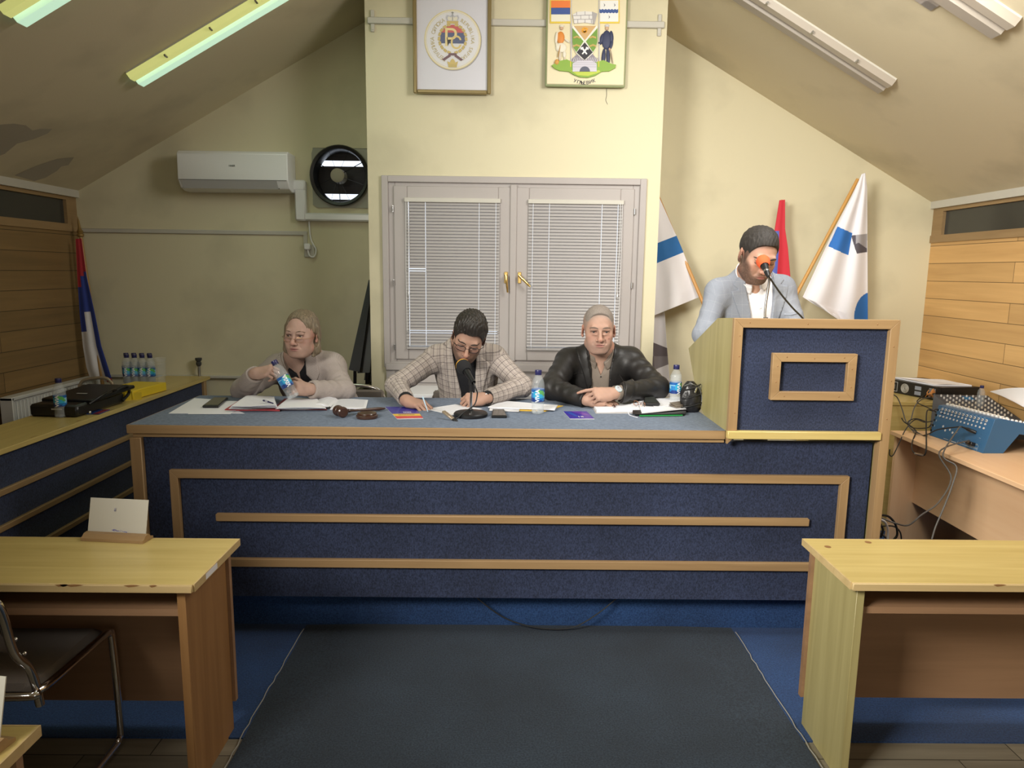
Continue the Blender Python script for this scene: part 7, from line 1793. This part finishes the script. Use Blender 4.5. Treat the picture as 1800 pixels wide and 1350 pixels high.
# ---- speaker at the lectern
sh = hair_mat('hair_dark_brown', (.010, .008, .007), (.034, .027, .022), rough=.7)
GREY = cloth_mat('light_grey_suit', (.23, .25, .30), (.31, .335, .385), plaid=((0, .045, .0016, .2, .18, (.50, .52, .56)), (1, .055, .0016, .1, .18, (.50, .52, .56)), (1, .0055, .0012, 0, .12, (.2, .22, .3))), rough=.8, fold=.55, fscale=8)
WSH = cloth_mat('white_shirt', (.74, .73, .76), (.80, .79, .82), rough=.7, fold=.5, fscale=7)
Rsp = rotz(.16)@rotx(.50)@roty(.05)
Hs = at(1331, 446, y=3.52)
sp = dict(head=Hs, hrot=Rsp, hscale=1.07, shL=at(1263, 512, y=3.76), shR=at(1374, 506, y=3.78), elL=at(1237, 588, y=3.70), elR=at(1404, 588, y=3.74),
          wrL=W3(1292, 3.52, 1.425), wrR=W3(1372, 3.52, 1.425), pelvis=(1.34, 3.98, 1.10), base=(1.34, 3.98, .2), stand=True, bulk=1.02, sleeve=.98, zmin=.95, jz=1.02,
          face=dict(scalp=((.07, .045, .035), .85, HLY, [.078, .078, .074, .058, .036, .004, -.032, -.036, .012, .014, -.022, -.052, -.064, -.072]), skin=(.46, .27, .195), w=1.0, jaw=1.05, fat=.002, eye=0, nose=1., beard=((.045, .028, .022), .80), lip=(.38, .15, .13), browm=BROWN_B, browt=1.25),
          hands=(((W3(1292, 3.52, 1.425), (.25, -1, -.32), (0, -.25, 1), -1, RELAX), {}), ((W3(1372, 3.52, 1.425), (-.25, -1, -.32), (0, -.25, 1), 1, RELAX), {})),
          hair=short_hair(.010, .0035, HLY, [.080, .080, .076, .060, .038, .006, -.03, -.034, .014, .016, -.02, -.05, -.062, -.07], .0008), hairm=sh,
          V=[(-.058, .12), (-.020, -.19), (-.005, -.26), (.060, -.26), (.080, -.19), (.10, .12)], shirtV=[(-.040, .14), (-.006, .055), (.018, .015), (.042, .055), (.080, .14)],
          panels=(('lapel', [(-.115, .06), (-.062, .115), (-.016, -.20), (-.045, -.23), (-.130, .035), (-.088, .040)], .0065, GREY), ('lapel', [(.160, .055), (.105, .115), (.076, -.20), (.105, -.23), (.175, .03), (.133, .038)], .0065, GREY)),
          jm=GREY, sm=WSH, cdip=.012, cfwd=.045, collar=WSH, neck=1.04, cuffback=(0., 0.), collr=1.12, tm=MT['darkg'])
t, inf = person('person', 'standing man in a light grey suit and white shirt reading at the lectern, head bowed', sp)
b = MB()
for z_ in (-.06, -.13, -.20): b.ell(on_front(inf, .022, z_, -.006), (.005, .003, .005), n=10, m=6)
build_each(b, 'shirt_button', MT['paper'], inf['so'])
b = MB(); P_ = [on_front(inf, x_, -.115+.006*k, .003) for k, x_ in enumerate((.155, .185, .215))]; b.tube(P_, .004, 6); b.build('breast_pocket', GREY, inf['jo'])
b = MB().obox(W3(1325, 3.40, 1.432), (.24, .18, .004), rotx(-.31)); tag(b.build('speech_papers', MT['paper']), 'sheets of the speech on the sloped lectern top under the speaker\'s hands', 'paper')

# ---- man in the checked jacket
CH = cloth_mat('checked_beige_jacket', (.36, .31, .28), (.50, .44, .40), plaid=((0, .036, .0032, .2, .60, (.085, .068, .072)), (1, .036, .0032, .1, .60, (.085, .068, .072)), (0, .036, .0018, .53, .45, (.13, .10, .10)), (1, .036, .0018, .42, .45, (.13, .10, .10)), (0, .036, .0016, .86, .35, (.7, .62, .5))), rough=.9, fold=.7, fscale=8)
BLK = cloth_mat('black_shirt', (.008, .008, .010), (.014, .014, .017), rough=.8, fold=.5)
Rm_ = rotz(-.05)@rotx(.58)@roty(.24)
WL, WR = W3(716, 3.55, 1.047), W3(852, 3.60, 1.056)
sp = dict(head=at(825, 589, y=3.74), hrot=Rm_, hscale=1.08, shL=at(768, 628, y=3.94), shR=at(868, 628, y=3.94), elL=W3(697, 3.80, 1.085), elR=W3(918, 3.82, 1.085), wrL=WL, wrR=WR, pelvis=(-.20, 4.12, .80), base=(-.2, 4.12, .2),
          face=dict(scalp=((.05, .03, .025), .85, HLY, [.064, .064, .062, .044, .020, -.008, -.024, -.026, .012, .014, -.022, -.052, -.064, -.072]), skin=(.41, .245, .18), w=.98, jaw=.98, eye=0, nose=1.04, beard=((.04, .025, .02), .72), browm=BROWN_B, browt=1.1, lip=(.36, .15, .13)),
          hands=(((WL, (.86, -.50, -.10), (.05, -.25, 1), -1, ((.55, .55, .35), (.6, .6, .35), (.6, .7, .4), (.6, .7, .4))), dict(thumb=(.45, .35, .6))), ((WR, (-1, -.10, -.06), (.0, -.62, .78), 1, ((.85, .9, .5), (.95, 1.0, .5), (1., 1.05, .6), (1.05, 1.1, .6))), dict(thumb=(.4, .45, .8)))),
          hair=short_hair(.020, .006, HLY, [.066, .066, .064, .046, .022, -.006, -.022, -.024, .014, .016, -.02, -.05, -.062, -.07], .0022, .010), hairm=hair_mat('hair_black', (.008, .007, .006), (.036, .028, .023)),
          V=[(-.075, .12), (-.030, -.16), (-.03, -.34), (.035, -.34), (.045, -.16), (.082, .12)], shirtV=[(-.045, .12), (-.022, .01), (0, -.05), (.022, .01), (.045, .12)],
          panels=(('lapel', [(-.120, .06), (-.070, .12), (-.024, -.22), (-.050, -.25), (-.135, .00), (-.090, .03)], .0065, CH), ('lapel', [(.125, .06), (.074, .12), (.040, -.22), (.066, -.25), (.140, .00), (.095, .03)], .0065, CH)),
          jm=CH, sm=BLK, collar=BLK, sleeve=1.02, nby=-.02, bulk=.98, amp=.005, cuffback=(.05, .035))
t, inf = person('person', 'seated man with dark hair in a beige checked jacket, head bowed over his papers', sp)
Lw = inf['L2W']
def spectacles(t, Lw, wire, y=-.101, w=.0235, h=.0145, z=-.006, r=.0012, temple=True, name='glasses_frame'):
    b = MB()
    for sg in (-1, 1):
        pts = []
        for k in range(20):
            a = 2*math.pi*k/20; cx_, sx_ = math.cos(a), math.sin(a); q = 3.2
            pts.append(Lw((sg*.0325+w*math.copysign(abs(cx_)**(2/q), cx_), y+abs(sg*.0325+w*math.copysign(abs(cx_)**(2/q), cx_))**2*3.2, z+h*math.copysign(abs(sx_)**(2/q), sx_))))
        b.tube(pts, r, 8, closed=True)
        if temple: b.tube([Lw((sg*(.0325+w), y+.0105, z+.006)), Lw((sg*.074, y+.030, z+.008)), Lw((sg*.083, .0, z+.010)), Lw((sg*.083, .012, z-.004))], r, 7)
    b.tube([Lw((-.0100, y, z+.003)), Lw((0, y-.002, z+.006)), Lw((.0100, y, z+.003))], r, 7)
    g_ = b.build(name, wire, t)
    b = MB()
    for sg in (-1, 1): b.add([Lw((sg*.0325+w*.96*cx_, y+abs(sg*.0325+w*cx_)**2*3.2, z+h*.96*sz_)) for cx_, sz_ in ((-1, -.8), (-.8, -1), (.8, -1), (1, -.8), (1, .8), (.8, 1), (-.8, 1), (-1, .8))], [tuple(range(8))])
    build_each(b, 'lens', MT['lens'], g_)
spectacles(t, Lw, MT['blackm'], r=.0016, y=-.103, z=-.009)
# wrist band
dv = (WR-sp['elR'])/np.linalg.norm(WR-sp['elR'])
b = MB(); b.lathe([(.0315, -.028), (.0335, -.024), (.0335, .008), (.0315, .012)], WR-dv*.012, frame(dv), 28); wb = b.build('wrist_band', MT['blackp'], t)
b = MB()
for k in range(6):
    q = WR-dv*(.012+.010*(k % 3))+_a((0, -.024-.004*(k//3), .022-.016*(k//3))); b.ell(q, (.006, .004, .006), n=8, m=6)
tag(b.build('band_ornament', MT['chrome'], wb), 'silver floral ornament')
b = MB()
for k in range(3): q = WR-dv*(.060+.013*k)+_a((0, -.035, -.022)); b.ell(q, (.006, .004, .006), n=10, m=6)
build_each(b, 'sleeve_button', plain('brown_button', (.20, .10, .04), .4), inf['jo'])
pn = W3(746, 3.42, 1.02)
b = MB().tube([W3(752, 3.42, 1.018), W3(743, 3.46, 1.085)], [.002, .0042], 8, (.45, .62, .75)); tag(b.build('ballpoint_pen', MT['vcg']), 'light blue pen held by the man in the checked jacket', 'pen')

# ---- man in the leather jacket
LE = cloth_mat('black_leather', (.012, .011, .011), (.020, .018, .017), rough=.48, fold=.4, fscale=6, weave=120, spec=.45)
SH = cloth_mat('taupe_shirt', (.19, .155, .125), (.25, .205, .17), plaid=((0, .012, .002, 0, .2, (.12, .10, .085)),), fold=.4)
Rl = rotz(-.03)@rotx(.10)@roty(.0)
WL, WR = W3(1036, 3.60, 1.050), W3(1076, 3.575, 1.092)
sp = dict(head=at(1052, 578, y=3.88), hrot=Rl, hscale=1.06, shL=at(1000, 634, y=4.0), shR=at(1107, 632, y=4.0), elL=W3(968, 3.80, 1.082), elR=W3(1156, 3.80, 1.088), wrL=WL, wrR=WR, pelvis=(.53, 4.15, .80), base=(.53, 4.15, .2), nbz=.055, cdip=.055,
          face=dict(skin=(.43, .262, .195), w=1.04, jaw=.98, fat=.001, eye=.0046, nose=1.05, nw=1.18, stub=((.30, .21, .18), .35), lip=(.40, .18, .15), browm=plain('brow_grey', (.16, .11, .085), .8), browt=1.25, gaze=(.05, -1, -.02), iris=(.06, .07, .07), scalp=((.30, .225, .185), .80, HLY, [.076, .076, .072, .052, .026, .002, -.02, -.026, .014, .016, -.02, -.05, -.062, -.07]), ssoft=.008, lines=2, moles=((.046, -.036, 0), (.028, -.042, 0))),
          hands=(((WL, (1, -.02, -.03), (0, -.25, 1), -1, ((.3, .35, .2), (.3, .4, .2), (.35, .4, .2), (.35, .4, .2))), {}), ((WR, (-1, -.16, -.02), (.0, -.70, .70), 1, ((.28, .22, .12), (.85, .75, .3), (.95, .85, .4), (1.0, .85, .4))), dict(thumb=(.25, .25, .6)))),
          hair=short_hair(.0018, .0014, HLY, [.098, .098, .094, .074, .036, .006, -.02, -.026, .020, .020, -.014, -.044, -.058, -.066], .0004), hairm=hair_mat('hair_cropped_grey', (.19, .155, .13), (.34, .295, .26), (500, 500, 300), .85),
          V=[(-.080, .12), (-.052, -.02), (-.050, -.34), (.045, -.34), (.048, -.02), (.080, .12)], shirtV=[(-.050, .12), (-.028, .02), (0, -.048), (.028, .02), (.050, .12)],
          panels=(('jacket_collar', [(-.145, .09), (-.088, .13), (-.048, -.09), (-.070, -.13), (-.105, -.02)], .0075, LE), ('jacket_collar', [(.145, .09), (.088, .13), (.048, -.09), (.070, -.13), (.105, -.02)], .0075, LE)),
          jm=LE, sm=SH, collar=SH, sleeve=1.10, bulk=1.08, amp=.007, neck=1.12, cuffback=(.028, .055), inset=.012, cuffs=(0, 1), collr=1.17, cfwd=.04)
t, inf = person('person', 'seated grey-haired man in a black leather jacket looking at the camera, hands crossed', sp)
b = MB()
for z_ in (-.05, -.12, -.19): b.ell(on_front(inf, 0, z_, -.009), (.0045, .003, .0045), n=10, m=6)
build_each(b, 'shirt_button', MT['blackp'], inf['so'])
b = MB(); pz = np.linspace(-.06, -.32, 14)
for sg in (-1, 1): b.tube([on_front(inf, sg*.052, z_, -.001) for z_ in pz], .0022, 6)
build_each(b, 'front_zip', MT['steel'], inf['jo'])
b = MB()
for sg in (-1, 1): b.tube([on_front(inf, sg*(.15-.012*k), -.13-.018*k, .001) for k in range(6)], .0028, 6)
build_each(b, 'pocket_zip', MT['steel'], inf['jo'])
b = MB()
for sg in (-1, 1): b.tube([on_front(inf, sg*x_, -.035, .0005) for x_ in (.075, .10, .13, .155)], .0018, 6)
build_each(b, 'yoke_seam', LE, inf['jo'])
dv = (WR-sp['elR'])/np.linalg.norm(WR-sp['elR']); wc = WR-dv*.022
nrm_ = _a((.12, -.70, .70)); nrm_ = nrm_-dv*(nrm_@dv); nrm_ /= np.linalg.norm(nrm_)
b = MB(); b.lathe([(.0285, -.009), (.0305, -.008), (.0305, .008), (.0285, .009)], wc, frame(dv), 28); ws = b.build('watch_strap', MT['chrome'], t)
Rw = frame(nrm_, dv)
b = MB(); b.lathe([(.019, 0), (.0205, .003), (.0195, .009), (.0165, .010)], wc+nrm_*.0285, Rw, 28, (.50, .62, .64)); b.lathe([(.0168, .0095), (0, .0095)], wc+nrm_*.0285, Rw, 28, (.50, .52, .58))
b.lathe([(.0055, .0097), (0, .0098)], wc+nrm_*.0285+Rw[:, 0]*.006, Rw, 12, (.3, .3, .33)); b.build('watch_case', MT['vcg'], ws)
Rk = MB(); q = on_front(inf, 0, 0); 

# ---- woman
KN = cloth_mat('beige_knit_cardigan', (.35, .30, .275), (.47, .41, .38), plaid=((0, .008, .002, 0, .22, (.22, .185, .17)),), rough=.95, fold=.75, fscale=7, weave=260)
KN2 = cloth_mat('ribbed_knit_collar', (.36, .31, .28), (.48, .42, .39), plaid=((1, .007, .003, 0, .45, (.22, .185, .17)),), rough=.95, fold=.3)
BTOP = cloth_mat('black_top', (.008, .008, .010), (.013, .013, .016), fold=.4)
def bob(HV, A, M, H, s):
    def nz(prim, am=.0010):
        fn, lo, hi = prim
        def g(q):
            an = np.arctan2(q[..., 0], q[..., 1]+.0001); return fn(q)+am*np.sin(an*46+q[..., 2]*25)+am*.8*np.sin(an*23-q[..., 2]*14)
        return g, lo, hi
    A(nz(el_((0, .012, .036), (.081, .102, .090))), .01)
    A(nz(el_((0, .035, -.025), (.084, .075, .078))), .03)
    for sg in (-1, 1):
        A(nz(rc((sg*.072, .002, .03), (sg*(.082 if sg > 0 else .088), -.004, -.088), .022, .019)), .02)
        A(nz(rc((sg*.074, .010, -.07), (sg*.066, -.016, -.112), .020, .010)), .015)
    # face opening
    A(el_((0, -.105, -.012), (.066, .095, .108)), .012, 's')
    A(el_((0, -.095, -.085), (.055, .090, .060)), .012, 's')
    A(el_((.078, -.022, -.028), (.022, .024, .036)), .01, 's')     # tucked behind the ear on one side
    A(rc((.002, -.10, .120), (0, .07, .130), .006, .006), .008, 's')    # parting
    cutline(A, [-.2, .2], [-.118, -.118])
Rw_ = rotz(-.17)@rotx(.06)@roty(.03)
WL, WR = at(450, 656, y=3.66), at(543, 684, y=3.64)
sp = dict(head=at(531, 586, y=3.87), hrot=Rw_, hscale=1.04, shL=at(489, 645, y=4.02), shR=at(582, 643, y=4.02), elL=at(428, 686, y=3.84), elR=at(604, 688, y=3.84), wrL=WL, wrR=WR, pelvis=(-1.0, 4.15, .80), base=(-1.0, 4.15, .2),
          face=dict(skin=(.44, .285, .225), w=1.04, jaw=1.0, fat=.002, eye=.0060, nose=1.0, lip=(.36, .16, .14), browm=plain('brow_brown', (.13, .08, .05), .8), browt=.8, browz=.002, gaze=(-.30, -1, .03), iris=(.06, .05, .035)),
          hands=(((WL, (.90, -.22, .22), (-.25, -.62, .75), -1, ((1.05, 1.1, .5), (1.1, 1.15, .6), (1.1, 1.2, .6), (1.1, 1.2, .6))), dict(thumb=(.35, .5, .9), s=.94)), ((WR, (-1, -.12, .10), (.15, -.88, .42), 1, ((.75, .75, .45), (.85, .8, .5), (.9, .85, .5), (.95, .9, .5))), dict(thumb=(.7, .35, .5), s=.94, spread=.09))),
          hair=bob, hairm=hair_mat('hair_ash_blonde', (.10, .075, .045), (.27, .21, .135), (160, 160, 14), .5),
          V=[(-.070, .12), (-.070, -.06), (-.16, -.24), (-.17, -.36), (.060, -.36), (.055, -.08), (.036, -.01), (.065, .12)], shirtV=[(-.10, .16), (-.075, .04), (-.045, .015), (-.028, .005), (-.024, -.045), (-.013, -.045), (-.009, .005), (.010, .018), (.034, .035), (.08, .16)],
          panels=(('cardigan_collar', [(-.135, .10), (-.080, .13), (-.062, -.02), (-.070, -.08), (-.120, -.03)], .0085, KN2), ('cardigan_collar', [(.120, .10), (.072, .13), (.034, -.01), (.062, -.075), (.105, -.03)], .0085, KN2)),
          jm=KN, sm=BTOP, sleeve=1.10, bulk=1.10, amp=.006, topname='cardigan', cuffs=(0, 0), cuffback=(.022, .022), neck=1.05, jz=.78)
t, inf = person('person', 'seated woman with ash blonde bob and beige cardigan twisting the cap of a water bottle', sp)
spectacles(t, inf['L2W'], plain('gold_wire', (.62, .38, .18), .3, 1.), y=-.108, w=.021, h=.0115, z=-.018, r=.0009)
b = MB()
for (x_, z_) in ((.068, -.115), (-.098, -.20), (-.11, -.27)): p = on_front(inf, x_, z_, .002); b.lathe([(.0, .004), (.006, .004), (.0085, .002), (.0085, 0)], p, frame(inf['TY']), 14)
build_each(b, 'cardigan_button', MT['offwhite'], inf['jo'])
# ribbed turned-back cuffs
for (E_, W_, r_) in ((sp['elL'], WL, .046), (sp['elR'], WR, .044)):
    dv = (W_-E_)/np.linalg.norm(W_-E_); b = MB(); b.lathe([(r_-.004, -.05), (r_, -.045), (r_-.002, -.012), (r_-.006, -.008), (r_-.011, -.012), (r_-.012, -.04)], W_-dv*.005, frame(dv), 30); b.build('knitted_cuff', KN2, inf['jo'])
# bottle held by the woman
A_ = at(517, 699, y=3.585); B_ = at(481, 634, y=3.60); ax_ = (B_-A_)/np.linalg.norm(B_-A_)
t = thing('water_bottle', 'tilted water bottle held in both hands by the seated woman', 'bottle', A_); bottle_parts(t, np.linalg.norm(B_-A_)/.213, True, 0., True, frame(ax_)@rotz(2.4))
